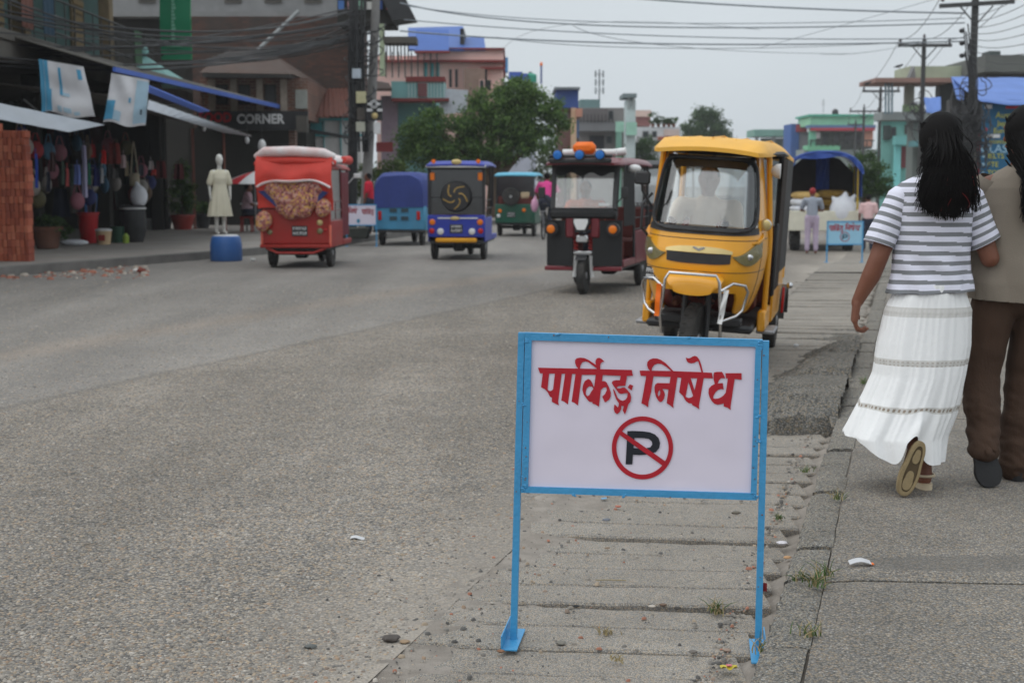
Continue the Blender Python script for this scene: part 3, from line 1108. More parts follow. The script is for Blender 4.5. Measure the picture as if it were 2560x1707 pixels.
def head(mb, c, r=(0.074, 0.092, 0.112), fwd=V((0, 1, 0))):
    """skull, jaw, nose, lips, brow and ears, looking along fwd"""
    f = fwd.normalized()
    s = V((f.y, -f.x, 0)).normalized()
    c = V(c)
    mb.sph(c, r, 18, 12)
    mb.cap(c + f * 0.030 - V((0, 0, 0.055)), c + f * 0.052 - V((0, 0, 0.088)), 0.052, 0.030)
    mb.cap(c + f * (r[1] * 0.95) + V((0, 0, 0.012)), c + f * (r[1] * 1.14) - V((0, 0, 0.022)), 0.009, 0.014)
    mb.cap(c + f * (r[1] * 0.93) - V((0, 0, 0.052)) - s * 0.016, c + f * (r[1] * 0.93) - V((0, 0, 0.052)) + s * 0.016, 0.009, 0.009)
    mb.cap(c + f * (r[1] * 0.84) + V((0, 0, 0.026)) - s * 0.032, c + f * (r[1] * 0.84) + V((0, 0, 0.026)) + s * 0.032, 0.012, 0.012)
    for k in (-1, 1):
        mb.cap(c + s * (k * r[0] * 0.98) + V((0, 0, 0.02)), c + s * (k * r[0] * 0.98) - V((0, 0, 0.022)) + f * 0.006, 0.014, 0.010)


def eyes(parent, c, r=(0.074, 0.092, 0.112), fwd=V((0, 1, 0))):
    f = fwd.normalized()
    s = V((f.y, -f.x, 0)).normalized()
    for k in (-1, 1):
        p = V(c) + f * (r[1] * 0.83) + s * (k * 0.030) + V((0, 0, 0.006))
        e = part(parent, 'eye', MB().sph(p - f * 0.004, 0.011, 10, 7), M_eye, 60)
        part(e, 'iris', MB().sph(p + f * 0.0028, 0.0062, 8, 5), M_hair, 60)


def hand(mb, wrist, d, palm_n, thumb, curl=0.9, s=1.0):
    """palm and five fingers; d: along the hand, palm_n: out of the palm, thumb: towards the thumb side"""
    w_, d, pn, th = V(wrist), V(d).normalized(), V(palm_n).normalized(), V(thumb).normalized()
    k0 = w_ + d * 0.078 * s
    for q in (-1.2, -0.4, 0.4, 1.2):
        mb.cap(w_ + th * (q * 0.012 * s), k0 + th * (q * 0.019 * s), 0.017 * s, 0.0135 * s)
    for q, L in ((-1.5, 0.052), (-0.5, 0.066), (0.5, 0.071), (1.5, 0.062)):
        p = k0 + th * (q * 0.0165 * s)
        a = 0.25 + 0.15 * curl
        dd = d
        rr = 0.0092 * s
        for j, fr in enumerate((0.48, 0.30, 0.24)):
            dd = (dd * math.cos(a) + pn * math.sin(a)).normalized() if j == 0 else (dd * math.cos(0.75 * curl) + pn.cross(th).cross(th).normalized() * 0 + (pn - dd * pn.dot(dd)).normalized() * math.sin(0.75 * curl)).normalized()
            p2 = p + dd * (L * fr * 1.35 * s)
            mb.cap(p, p2, rr, rr * 0.92, 10)
            p, rr = p2, rr * 0.92
    t0 = w_ + d * 0.025 * s + th * 0.022 * s
    t1 = t0 + (d * 0.6 + th * 0.55 + pn * 0.35).normalized() * 0.034 * s
    t2 = t1 + (d * 0.9 + pn * 0.45).normalized() * 0.030 * s
    mb.cap(t0, t1, 0.014 * s, 0.0105 * s, 10)
    mb.cap(t1, t2, 0.0105 * s, 0.0085 * s, 10)


def table(tb, z):
    for (a, b) in zip(tb, tb[1:]):
        if (z - a[0]) * (z - b[0]) <= 0:
            k = (z - a[0]) / (b[0] - a[0])
            return [a[i] + (b[i] - a[i]) * k for i in range(1, len(a))]
    return list(tb[0][1:]) if abs(z - tb[0][0]) < abs(z - tb[-1][0]) else list(tb[-1][1:])


def garment(rings, attr=None, cols=None, close_top=False):
    """rings of points -> mesh with a turned-in hem; attr: per-ring stripe coordinate; cols(i, k) per-face colour"""
    n = len(rings[0])
    V_ = np.array([[tuple(p) for p in r] for r in rings], dtype=float)
    m = len(rings)
    idx = np.arange(m * n).reshape(m, n)
    Fc = np.stack([idx[:-1], np.roll(idx, -1, 1)[:-1], np.roll(idx, -1, 1)[1:], idx[1:]], -1).reshape(-1, 4)
    cl_ = np.array([cols(i, k) for i in range(m - 1) for k in range(n)]) if cols else None
    return np_mesh('garment', V_.reshape(-1, 3), Fc, M_cloth, cl_, smooth=True)


STR_W, STR_G = np.array(lin((224, 224, 238))), np.array(lin((128, 130, 134)))


def stripe(s, per=0.0412, duty=0.43):
    return STR_G if (s / per) % 1.0 < duty else STR_W


def ell(cx, cy, cz, rx, ry, n, fold=0.0, seed=0.0, fz=0.0):
    out = []
    for k in range(n):
        a = 2 * math.pi * k / n
        f = 1 + fold * (mnoise.noise(V((math.cos(a) * 2.2 + seed, math.sin(a) * 2.2, cz * 4 + seed))) + 0.5 * mnoise.noise(V((math.cos(a) * 5 + seed, math.sin(a) * 5, cz * 9))))
        out.append((cx + rx * math.cos(a) * f, cy + ry * math.sin(a) * f, cz + fz * math.cos(a)))
    return out


# ---- woman in the striped top and white skirt
w1 = thing('person', 'person in grey and white striped tee and long white skirt walking away', 'person', G(2313, 1211, KT + 0.004), 0)
mb = MB()
HC1 = V((0.017, 0.015, 1.515))
head(mb, HC1)
mb.cap((0.015, -0.01, 1.33), (0.017, 0.0, 1.46), 0.052, 0.046)
mb.cap((-0.11, 0, 1.262), (0.13, 0, 1.262), 0.05, 0.05)
mb.sph((0, 0, 1.2), (0.14, 0.095, 0.15))
mb.sph((-0.01, 0, 1.03), (0.115, 0.085, 0.14))
mb.sph((-0.02, 0, 0.87), (0.15, 0.105, 0.13))
SHL, ELL, WRL = (-0.158, 0, 1.245), (-0.245, -0.025, 1.00), (-0.322, 0.015, 0.808)
mb.cap(SHL, ELL, 0.050, 0.041)
mb.cap(ELL, (-0.27, -0.015, 0.93), 0.041, 0.041)
mb.cap((-0.27, -0.015, 0.93), WRL, 0.041, 0.0255)
hand(mb, WRL, (-0.10, 0.06, -1), (0.95, 0.1, 0.0), (0.1, 1, 0.05), 1.25, 1.02)
SHR, ELR, WRR = (0.155, 0, 1.25), (0.238, -0.03, 1.005), (0.315, 0.17, 1.03)
mb.cap(SHR, ELR, 0.050, 0.041)
mb.cap(ELR, WRR, 0.041, 0.027)
hand(mb, WRR, (0.5, 0.9, 0.05), (0.6, -0.4, -0.5), (0, 0.2, 1), 0.7, 0.92)
mb.cap((-0.085, 0, 0.82), (-0.10, 0.08, 0.46), 0.085, 0.055)           # trailing leg
mb.cap((-0.10, 0.08, 0.46), (-0.108, -0.16, 0.235), 0.055, 0.036)
mb.cap((-0.108, -0.16, 0.235), (-0.112, -0.20, 0.215), 0.036, 0.034)
mb.cap((-0.112, -0.212, 0.20), (-0.150, -0.222, 0.055), 0.032, 0.034)
mb.cap((-0.150, -0.222, 0.055), (-0.163, -0.205, 0.02), 0.032, 0.018)
mb.cap((0.05, 0, 0.82), (0.02, 0.10, 0.46), 0.085, 0.055)              # standing leg
mb.cap((0.02, 0.10, 0.46), (-0.025, -0.05, 0.12), 0.055, 0.034)
mb.cap((-0.025, -0.05, 0.12), (-0.026, -0.07, 0.045), 0.034, 0.033)
mb.cap((-0.026, -0.07, 0.05), (-0.026, 0.05, 0.045), 0.028, 0.034)
mb.cap((-0.026, 0.05, 0.045), (-0.024, 0.11, 0.038), 0.032, 0.018)
body1 = part(w1, 'body', organic_mesh('body', mb, M_skin, 0.0058, 3), None)
eyes(body1, HC1)
# striped tee
TT = [(0.86, -0.203, 0.176, 0.134), (0.95, -0.180, 0.158, 0.115), (1.05, -0.176, 0.160, 0.115), (1.15, -0.182, 0.168, 0.118), (1.22, -0.192, 0.182, 0.120), (1.27, -0.190, 0.186, 0.112),
      (1.305, -0.178, 0.182, 0.100), (1.330, -0.150, 0.160, 0.084), (1.350, -0.108, 0.126, 0.070), (1.362, -0.075, 0.096, 0.064), (1.370, -0.060, 0.080, 0.060)]
rings, svs = [], []
zs = [0.880, 0.862] + list(np.linspace(0.858, 1.370, 140))
for i, z in enumerate(zs):
    xl, xr, dp = table(TT, z)
    sh = 0.010 if i == 0 else 0.0
    lo = sm((1.1 - z) / 0.25)
    rings.append([(p[0], p[1] - 0.006 * lo - 0.006 * math.sin(p[0] * 46 + z * 34 + 3 * mnoise.noise(V((p[0] * 6, z * 6, 1)))) * (0.35 + lo) * (p[1] < 0), p[2]) for p in ell((xl + xr) / 2, -0.004, z, (xr - xl) / 2 - sh, dp - sh, 96, 0.016 + 0.04 * lo, 2.0, 0.006 * lo)])
shirt1 = part(w1, 'striped_tee', garment(rings, cols=lambda i, k: stripe(zs[i] + 0.012 + 0.004 * math.cos(2 * math.pi * k / 96))), None)
for sd in (-1, 1):
    a, b = (V((-0.142, 0, 1.268)), V((-0.243, -0.014, 1.064))) if sd < 0 else (V((0.146, 0, 1.272)), V((0.222, -0.018, 1.068)))
    d = (b - a).normalized()
    u = V((0, 1, 0)).cross(d).normalized()
    v = d.cross(u)
    rings = []
    ts = [-0.12] + list(np.linspace(0.0, 1.0, 60)) + [0.93]
    for i, t in enumerate(ts):
        c = a.lerp(b, t)
        ru, rv = 0.062 + 0.004 * t - (0.014 if t < 0 else 0), 0.070 - 0.004 * t - (0.012 if t < 0 else 0)
        if i == len(ts) - 1:
            ru -= 0.008
            rv -= 0.008
        rg = []
        for k in range(56):
            q = 2 * math.pi * k / 56
            f = 1 + 0.05 * t * mnoise.noise(V((math.cos(q) * 2 + sd, math.sin(q) * 2, t * 2.5)))
            rg.append(c + u * (ru * math.cos(q) * f) + v * (rv * math.sin(q) * f) + d * (0.010 * math.cos(q) * t))
        rings.append(rg)
    part(shirt1, 'sleeve', garment(rings, cols=lambda i, k: stripe(ts[i] * 0.25 + 0.022)), None)
# tiered skirt
ST = [(0.90, -0.140, 0.115), (0.862, -0.166, 0.136), (0.785, -0.203, 0.168), (0.633, -0.236, 0.167), (0.50, -0.250, 0.146), (0.405, -0.290, 0.128), (0.329, -0.330, 0.108), (0.234, -0.376, 0.070), (0.10, -0.33, 0.052)]
NS, MS = 240, 110
rings = []
for j in range(MS + 1):
    v = j / MS
    rg = []
    for k in range(NS):
        a = 2 * math.pi * k / NS
        ca, sa = math.cos(a), math.sin(a)
        zh = 0.135 + 0.09 * sm((-ca - 0.30) / 0.70) - 0.01 * ca + 0.13 * math.exp(-((ca - 0.08) / 0.20) ** 2) * (sa < 0)
        z = 0.895 + (zh + (0.13 - zh) * (1 - sm((v - 0.62) / 0.38)) - 0.895) * v
        xl, xr = table(ST, z)
        tier = v / 0.155 if v < 0.155 else ((v - 0.155) / 0.285 if v < 0.44 else ((v - 0.44) / 0.26 if v < 0.70 else (v - 0.70) / 0.30))
        f = 1 + 0.012 * math.sin(a * 34 + 6 * mnoise.noise(V((ca * 3, sa * 3, v * 2)))) * (1 - 0.5 * tier)
        f += (0.012 + 0.08 * v * v) * mnoise.noise(V((ca * 2.2, sa * 2.2, v * 1.5 + 7))) + 0.040 * v * math.sin(a * 9 + 2.0 + 1.5 * v) + 0.02 * v * math.sin(a * 17 + 1.0)
        f += 0.012 * (tier - 0.2) * (v > 0.15)
        dp = 0.118 + 0.085 * v
        rg.append(((xl + xr) / 2 + (xr - xl) / 2 * ca * f, -0.015 - 0.030 * v * v + dp * sa * f, z))
    rings.append(rg)
SKW = np.array(lin((236, 236, 236)))
SKD = np.array(lin((150, 138, 126)))
SKG = np.array(lin((206, 204, 200)))


def skirt_col(j, k):
    v = (j + 0.5) / MS
    for (v0, hw, dark) in ((0.155, 0.030, 0.35), (0.44, 0.018, 0.7), (0.70, 0.018, 1.0)):
        q = v - v0
        if abs(q) < hw:
            row = abs(q) / hw
            if 0.15 < row < 0.75 and k % 4 < 2:
                return SKW * (1 - dark) + SKD * dark
            return SKG
    return SKW


part(w1, 'tiered_skirt', garment(rings, cols=skirt_col), None)
# hair
mb = MB()
mb.sph(HC1 + V((0, -0.018, 0.012)), (0.094, 0.098, 0.110), 20, 12)
mb.cap(HC1 + V((0, -0.065, 0.02)), (0.012, -0.085, 1.40), 0.055, 0.050)
for q_ in (-0.055, 0.0, 0.055):
    mb.cap((0.012 + q_ * 0.6, -0.085, 1.42), (q_, -0.125, 1.23), 0.040, 0.018)
hair1 = part(w1, 'hair', organic_mesh('hair', mb, M_hair, 0.010, 4), None)


def strands(n, hc, top, bot, spread0, spread1, zr, seed, bend=0.0, yb=-0.13, thick=0.0058):
    r = random.Random(seed)
    mb = MB()
    for i in range(n):
        a = r.uniform(-1, 1)
        x0 = hc[0] + 0.088 * a
        y0 = hc[1] - 0.085 * math.sqrt(max(0, 1 - a * a)) - 0.02
        z0 = top + r.uniform(-0.09, 0.10) - 0.03 * a * a
        y0 += 0.5 * max(0, z0 - hc[2] - 0.02)
        x1 = hc[0] + bend + a * spread1 + max(-0.03, min(0.03, r.gauss(0, 0.02)))
        z1 = bot + abs(r.gauss(0, zr)) + 0.04 * abs(a)
        ph, am = (a * 9 + r.gauss(0, 0.5)), r.uniform(0.006, 0.018)
        lay = r.uniform(-0.022, 0.004)
        pts, rs_ = [], []
        for j in range(11):
            t = j / 10
            x = x0 + (x1 - x0) * sm(t * 1.1) - (x0 - hc[0]) * 0.28 * math.sin(math.pi * min(1, t * 1.5))
            yv = y0 + (yb + lay - y0) * sm(t * 1.6) - 0.03 * math.cos(a * 1.4) * math.sin(math.pi * min(1, t * 1.2)) ** 0.7
            pts.append((x + am * math.sin(ph + t * 13) * t * t, yv + am * 0.6 * math.cos(ph + t * 11) * t, z0 + (z1 - z0) * t))
            rs_.append(thick * (1 - 0.72 * t ** 2))
        mb.tube(pts, rs_, 4)
    return mb


part(hair1, 'hair_strand', strands(1300, HC1, 1.52, 1.165, 0.09, 0.105, 0.07, 5, -0.008, -0.145, 0.0036), M_hair, 60)
part(hair1, 'coloured_strand', strands(6, HC1, 1.42, 1.20, 0.09, 0.09, 0.03, 11, 0.01, -0.148, 0.0022), M_redh, 60)
# sandals
def sole_outline(L, wb, wh, n=30):
    out = []
    for k in range(n):
        a = 2 * math.pi * k / n
        t = math.sin(a)                         # -1 toe .. 1 heel
        w_ = wb * (1 - t) / 2 + wh * (1 + t) / 2
        w_ *= 1 - 0.13 * math.exp(-((t - 0.25) / 0.3) ** 2)
        out.append((w_ * 0.5 * (1 if math.cos(a) > 0 else -1) * abs(math.cos(a)) ** 0.75, L / 2 * t))
    return out


s_ax = V((0.078, 0.0, 0.240)).normalized()
s_sd = V((s_ax.z, 0, -s_ax.x))
s_c = V((-0.139, -0.272, 0.127))
fmap = lambda x, y, t: s_c + s_sd * x + s_ax * y + V((0, t, 0))
sole = part(w1, 'sandal_sole', MB().flat([sole_outline(0.245, 0.092, 0.074)], fmap, 0.026), M_sole)
part(sole, 'tread_rim', MB().flat([sole_outline(0.236, 0.085, 0.067), sole_outline(0.205, 0.062, 0.048)], lambda x, y, t: fmap(x, y, t) + V((0, -0.005, 0)), 0.006), M_sole)
part(sole, 'tread_groove', MB().flat([sole_outline(0.205, 0.062, 0.048)], lambda x, y, t: fmap(x, y, t) + V((0, -0.0012, 0)), 0.001), M_soled)
for yc, ln, wd in ((-0.052, 0.085, 0.046), (0.055, 0.062, 0.034)):
    part(sole, 'tread_pad', MB().flat([[(x, y + yc) for x, y in sole_outline(ln, wd, wd * 0.8)]], lambda x, y, t: fmap(x, y, t) + V((0, -0.0055, 0)), 0.005), M_sole)
part(w1, 'sandal', MB().flat([[(x - 0.026, y - 0.005) for x, y in [(p, -q) for p, q in sole_outline(0.25, 0.09, 0.076)]]], lambda x, y, t: (x, y, 0.0 + t), 0.026), M_strap)
part(w1, 'ankle_strap', MB().tube([(-0.026 + 0.042 * math.cos(a), -0.068 + 0.045 * math.sin(a), 0.060) for a in np.linspace(0, 2 * math.pi, 20, endpoint=False)], 0.006, 6, closed=True), M_strap)

# ---- woman in the taupe tee and brown trousers
w2 = thing('person', 'person in loose taupe tee and dark brown trousers, cut off by the right edge', 'person', G(2530, 1220, KT + 0.004) + V((0.05, 0.17, 0)), 0, scale=1.03)
HC2 = V((0.012, 0.02, 1.50))
mb = MB()
head(mb, HC2, fwd=V((-0.5, 1, 0)))
mb.cap((0.0, -0.005, 1.31), (0.0, 0.005, 1.44), 0.054, 0.047)
mb.cap((-0.12, 0, 1.27), (0.13, 0, 1.27), 0.06, 0.06)
mb.sph((0, 0, 1.17), (0.15, 0.10, 0.16))
mb.sph((0, 0, 0.98), (0.125, 0.09, 0.15))
mb.sph((0, 0, 0.85), (0.15, 0.105, 0.12))
for sd, el_, wr_ in ((-1, (-0.222, 0.10, 1.02), (-0.17, 0.27, 1.06)), (1, (0.25, 0.02, 1.0), (0.28, 0.06, 0.78))):
    mb.cap((sd * 0.165, 0, 1.265), el_, 0.05, 0.042)
    mb.cap(el_, wr_, 0.041, 0.026)
    hand(mb, wr_, V(wr_) - V(el_), (-sd * 0.9, 0, 0.1), (0, 1, 0.2), 0.8, 0.92)
mb.cap((-0.09, 0, 0.82), (-0.13, 0.06, 0.46), 0.08, 0.052)
mb.cap((-0.13, 0.06, 0.46), (-0.145, -0.08, 0.17), 0.052, 0.038)
mb.cap((-0.145, -0.08, 0.17), (-0.148, -0.09, 0.06), 0.038, 0.034)
mb.cap((0.09, 0, 0.82), (0.07, 0.10, 0.46), 0.08, 0.052)
mb.cap((0.07, 0.10, 0.46), (0.04, 0.04, 0.09), 0.052, 0.038)
mb.cap((0.04, 0.04, 0.06), (0.035, 0.18, 0.04), 0.034, 0.03)
body2 = part(w2, 'body', organic_mesh('body', mb, M_skin, 0.0065, 3), None)
eyes(body2, HC2, fwd=V((-0.5, 1, 0)))
TB = [(0.785, -0.205, 0.195, 0.140), (0.86, -0.222, 0.205, 0.145), (1.0, -0.226, 0.215, 0.138), (1.12, -0.218, 0.215, 0.130), (1.2, -0.205, 0.21, 0.125), (1.27, -0.186, 0.19, 0.112), (1.31, -0.150, 0.16, 0.094),
      (1.34, -0.105, 0.11, 0.078), (1.358, -0.072, 0.075, 0.066), (1.366, -0.060, 0.062, 0.060)]
zs = [0.815, 0.79] + list(np.linspace(0.785, 1.366, 90))
rings = []
for i, z in enumerate(zs):
    xl, xr, dp = table(TB, z)
    sh = 0.012 if i == 0 else 0
    lo = sm((1.2 - z) / 0.35)
    rings.append([(p[0], p[1], p[2] - 0.02 * lo * math.sin(2 * math.pi * k / 96 - 0.6) * 0) for k, p in enumerate(ell((xl + xr) / 2, -0.005, z, (xr - xl) / 2 - sh, dp - sh, 96, 0.02 + 0.06 * lo, 5.0, -0.012 * lo))])
tee = garment(rings)
tee.materials.clear()
tee.materials.append(M_tee)
shirt2 = part(w2, 'tee', tee, None)
for sd in (-1, 1):
    a = V((sd * 0.145, 0, 1.285))
    b = V((-0.215, 0.085, 1.06)) if sd < 0 else V((0.24, 0.01, 1.05))
    d = (b - a).normalized()
    u = V((0, 1, 0)).cross(d).normalized()
    v = d.cross(u)
    rings = []
    ts = [-0.12] + list(np.linspace(0, 1, 30)) + [0.93]
    for i, t in enumerate(ts):
        rr = 0.060 + 0.012 * t - (0.014 if t < 0 or i == len(ts) - 1 else 0)
        rings.append([a.lerp(b, t) + u * (rr * math.cos(q)) + v * (rr * 1.12 * math.sin(q) * (1 + 0.06 * t * math.sin(3 * q + t * 4))) for q in np.linspace(0, 2 * math.pi, 48, endpoint=False)])
    g_ = garment(rings)
    g_.materials.clear()
    g_.materials.append(M_tee)
    part(shirt2, 'sleeve', g_, None)
mb = MB()
mb.sph((0, 0, 0.83), (0.172, 0.125, 0.12), 20, 10)
mb.cap((-0.095, -0.005, 0.80), (-0.138, 0.03, 0.47), 0.098, 0.086)
mb.cap((-0.138, 0.03, 0.47), (-0.146, -0.07, 0.22), 0.086, 0.070)
mb.cap((-0.146, -0.07, 0.22), (-0.152, -0.095, 0.16), 0.068, 0.070)
mb.cap((0.092, -0.005, 0.80), (0.07, 0.06, 0.47), 0.098, 0.084)
mb.cap((0.07, 0.06, 0.47), (0.028, 0.02, 0.10), 0.084, 0.076)
mb.cap((0.028, 0.02, 0.10), (0.026, 0.02, 0.06), 0.074, 0.076)
trs = organic_mesh('trousers', mb, M_brown, 0.008, 8)
for v_ in trs.vertices:                                 # soft creases, deeper below the knee
    c_ = v_.co
    k_ = 0.35 + sm((0.55 - c_.z) / 0.4)
    f_ = mnoise.noise(V((c_.x * 9 + c_.z * 3, c_.y * 9, c_.z * 17))) + 0.5 * mnoise.noise(V((c_.x * 20, c_.y * 20, c_.z * 38 + c_.x * 14)))
    v_.co = c_ + v_.normal * (0.011 * k_ * f_)
part(w2, 'trousers', trs, None)
mb = MB()
fm2 = lambda x, y, t: V((-0.148, -0.150, 0.085)) + V((0.99, 0, 0.14)) * x + V((-0.14, 0.28, 0.95)) * y + V((0, t, -0.2 * t))
part(w2, 'shoe_sole', MB().flat([[(x, y) for x, y in sole_outline(0.165, 0.118, 0.11)]], fm2, 0.03), M_black)
part(w2, 'shoe', MB().flat([[(x + 0.03, y + 0.09) for x, y in [(p, -q) for p, q in sole_outline(0.26, 0.098, 0.082)]]], lambda x, y, t: (x, y, t), 0.05), M_black)
mb = MB()
mb.sph(HC2 + V((0.004, -0.018, 0.012)), (0.094, 0.098, 0.112), 20, 12)
mb.cap(HC2 + V((0.01, -0.06, 0.02)), (0.03, -0.085, 1.38), 0.055, 0.05)
for q_ in (-0.03, 0.04):
    mb.cap((0.03 + q_, -0.085, 1.38), (0.045 + q_, -0.14, 1.18), 0.042, 0.02)
hair2 = part(w2, 'hair', organic_mesh('hair', mb, M_hair, 0.010, 4), None)
part(hair2, 'hair_strand', strands(850, HC2, 1.50, 1.09, 0.09, 0.085, 0.06, 8, 0.03, -0.165, 0.0036), M_hair, 60)


# ---- simple builder for the people further off
def figure(name, label, loc, rz, J, shirt, trousers, hairm=None, skin=None, vox=0.016, shorts=False, cap_=None, group=None, hands=True, sleeve=0.75, scale=1.0, collar=None):
    """J: joints hip, neck, head, sl, el, wl, sr, er, wr, kl, al, kr, ar, look"""
    t = thing(name, label, 'person', loc, rz, group, scale)
    look = V(J.get('look', (0, 1, 0)))
    mb = MB()
    head(mb, J['head'], (0.075, 0.092, 0.112), look)
    mb.cap(J['neck'], V(J['head']) - V((0, 0, 0.07)), 0.055, 0.048)
    hip, neck = V(J['hip']), V(J['neck'])
    tor = lambda k: hip.lerp(neck, k)
    mb.cap(tor(0), tor(0.5), 0.12, 0.11)
    mb.cap(tor(0.5), tor(0.85), 0.11, 0.10)
    mb.cap(J['sl'], J['sr'], 0.06, 0.06)
    for s_, e_, w_ in (('sl', 'el', 'wl'), ('sr', 'er', 'wr')):
        mb.cap(J[s_], J[e_], 0.05, 0.04)
        mb.cap(J[e_], J[w_], 0.04, 0.027)
        hand(mb, J[w_], V(J[w_]) - V(J[e_]), look * 0.6 + V((0, 0, -0.6)), (0.7 if s_ == 'sl' else -0.7, 0.1, 0.5), 0.9)
    hl, hr = hip + (V(J['sl']) - V(J['sr'])).normalized() * 0.09, hip - (V(J['sl']) - V(J['sr'])).normalized() * 0.09
    for h_, k_, a_ in ((hl, 'kl', 'al'), (hr, 'kr', 'ar')):
        mb.cap(h_, J[k_], 0.085, 0.055)
        mb.cap(J[k_], J[a_], 0.055, 0.036)
        mb.cap(V(J[a_]) - V((0, 0, 0.03)), V(J[a_]) + look * 0.15 - V((0, 0, 0.045)), 0.036, 0.03)
    body = part(t, 'body', organic_mesh('body', mb, skin or M_skin, vox * 0.75, 2), None)
    mb = MB()
    mb.cap(tor(0.02), tor(0.5), 0.145, 0.14)
    mb.cap(tor(0.5), tor(0.86), 0.14, 0.12)
    mb.cap(V(J['sl']) - V((0, 0, .01)), V(J['sr']) - V((0, 0, .01)), 0.074, 0.074)
    for s_, e_ in (('sl', 'el'), ('sr', 'er')):
        mb.cap(V(J[s_]), V(J[s_]).lerp(V(J[e_]), sleeve), 0.072, 0.064)
        if sleeve >= 1:
            mb.cap(V(J[e_]), V(J[e_]).lerp(V(J['w' + e_[1]]), 0.9), 0.058, 0.042)
    part(t, 'shirt', organic_mesh('shirt', mb, shirt, vox, 3), None)
    mb = MB()
    mb.cap(hip + V((0, 0, 0.04)), hip - V((0, 0, 0.05)), 0.15, 0.13)
    for h_, k_, a_ in ((hl, 'kl', 'al'), (hr, 'kr', 'ar')):
        mb.cap(h_, J[k_], 0.10, 0.075)
        mb.cap(V(J[k_]), V(J[k_]).lerp(V(J[a_]), 0.9), 0.074, 0.062)
    part(t, 'trousers', organic_mesh('trousers', mb, trousers, vox, 3), None)
    mb = MB()
    mb.sph(V(J['head']) - look * 0.02 + V((0, 0, 0.035 if cap_ else 0.02)), (0.083, 0.092, 0.095), 16, 10)
    part(t, 'cap' if cap_ else 'hair', organic_mesh('hair', mb, cap_ or hairm or M_hair, vox * 0.7, 2), None)
    if look.y < 0.5:
        eyes(body, J['head'], fwd=look)
    return t


STAND = dict(hip=(0, 0, 0.93), neck=(0, 0.0, 1.42), head=(0, 0.02, 1.56), sl=(-0.18, 0, 1.37), el=(-0.24, 0, 1.1), wl=(-0.24, 0.06, 0.86), sr=(0.18, 0, 1.37), er=(0.24, 0, 1.1), wr=(0.24, 0.06, 0.86),
             kl=(-0.1, 0.02, 0.5), al=(-0.11, 0, 0.09), kr=(0.1, 0.02, 0.5), ar=(0.11, 0, 0.09), look=(0, 1, 0))
# ------------------------------------------------------------------ vehicles (front = -Y in their own frame)
M_yel = mat('yellow_body_paint', lin((230, 160, 22)), 0.36, var=0.09, scale=3, bump=0.03, bscale=20, dirt=0.25, dirtcol=lin((176, 118, 40)), spec=0.5, coat=0.3)
M_yroof = mat('yellow_roof_plastic', lin((235, 176, 62)), 0.5, var=0.10, scale=3, bump=0.08, bscale=12, dirt=0.3, dirtcol=lin((190, 150, 90)))
M_mar = mat('maroon_paint', lin((110, 26, 38)), 0.4, var=0.15, scale=5, bump=0.05, dirt=0.3, dirtcol=lin((120, 80, 74)), coat=0.2)
M_redp = mat('red_paint', lin((156, 32, 26)), 0.45, var=0.14, scale=4, bump=0.05, dirt=0.3, dirtcol=lin((140, 70, 50)))
M_blup = mat('blue_paint', lin((40, 56, 160)), 0.4, var=0.12, scale=4, bump=0.05, dirt=0.2, dirtcol=lin((80, 84, 130)))
M_temb = mat('tempo_blue', lin((70, 140, 176)), 0.5, var=0.14, scale=4, bump=0.05, dirt=0.3, dirtcol=lin((90, 120, 140)))
M_grn = mat('green_paint', lin((24, 84, 66)), 0.45, var=0.15, scale=4, dirt=0.25)
M_blk = mat('black_plastic', (0.022, 0.022, 0.024), 0.5, var=0.25, scale=6, bump=0.12, dirt=0.25, dirtcol=(0.09, 0.085, 0.08))
M_tyre = mat('tyre_rubber', (0.030, 0.029, 0.028), 0.85, var=0.3, scale=14, bump=0.5, bscale=70, dirt=0.4, dirtcol=(0.14, 0.125, 0.11))
M_chr = mat('chrome_tube', (0.62, 0.62, 0.63), 0.22, 1.0, var=0.12, scale=16, bump=0.03, dirt=0.15, dirtcol=(0.3, 0.26, 0.2))
M_met = mat('grey_metal', (0.33, 0.33, 0.34), 0.45, 0.8, var=0.2, scale=10)
M_whp = mat('white_plastic', (0.72, 0.72, 0.72), 0.45, var=0.08, scale=6, dirt=0.2, dirtcol=(0.5, 0.47, 0.42))
M_lens = mat('smoky_lens', lin((120, 112, 74)), 0.12, var=0.3, scale=22, bump=0.3, bscale=60, spec=0.7)
M_gold = mat('champagne_trim', lin((206, 184, 128)), 0.3, 0.6, var=0.1)
M_amb = mat('amber_lens', lin((230, 120, 20)), 0.25, var=0.1, bump=0.05)
M_rlens = mat('red_lens', lin((180, 24, 24)), 0.25, var=0.1, bump=0.05)
M_blens = mat('blue_lens', lin((38, 110, 190)), 0.25, var=0.15, bump=0.05)
M_orng = mat('orange_plastic', lin((238, 112, 14)), 0.45, var=0.08)
M_seat = mat('seat_vinyl', lin((96, 40, 34)), 0.5, var=0.15, bump=0.1)
M_curt = mat('brown_side_curtain', (0.040, 0.030, 0.026), 0.75, var=0.3, scale=5, bump=0.25, bscale=30)
M_glass = glass('windscreen_glass', (0.90, 0.92, 0.92), 0.09, 0.10)
M_clear = glass('clear_plastic', (0.75, 0.78, 0.78), 0.10, 0.2)
M_intr = mat('grey_lining', lin((150, 152, 150)), 0.8, var=0.1)


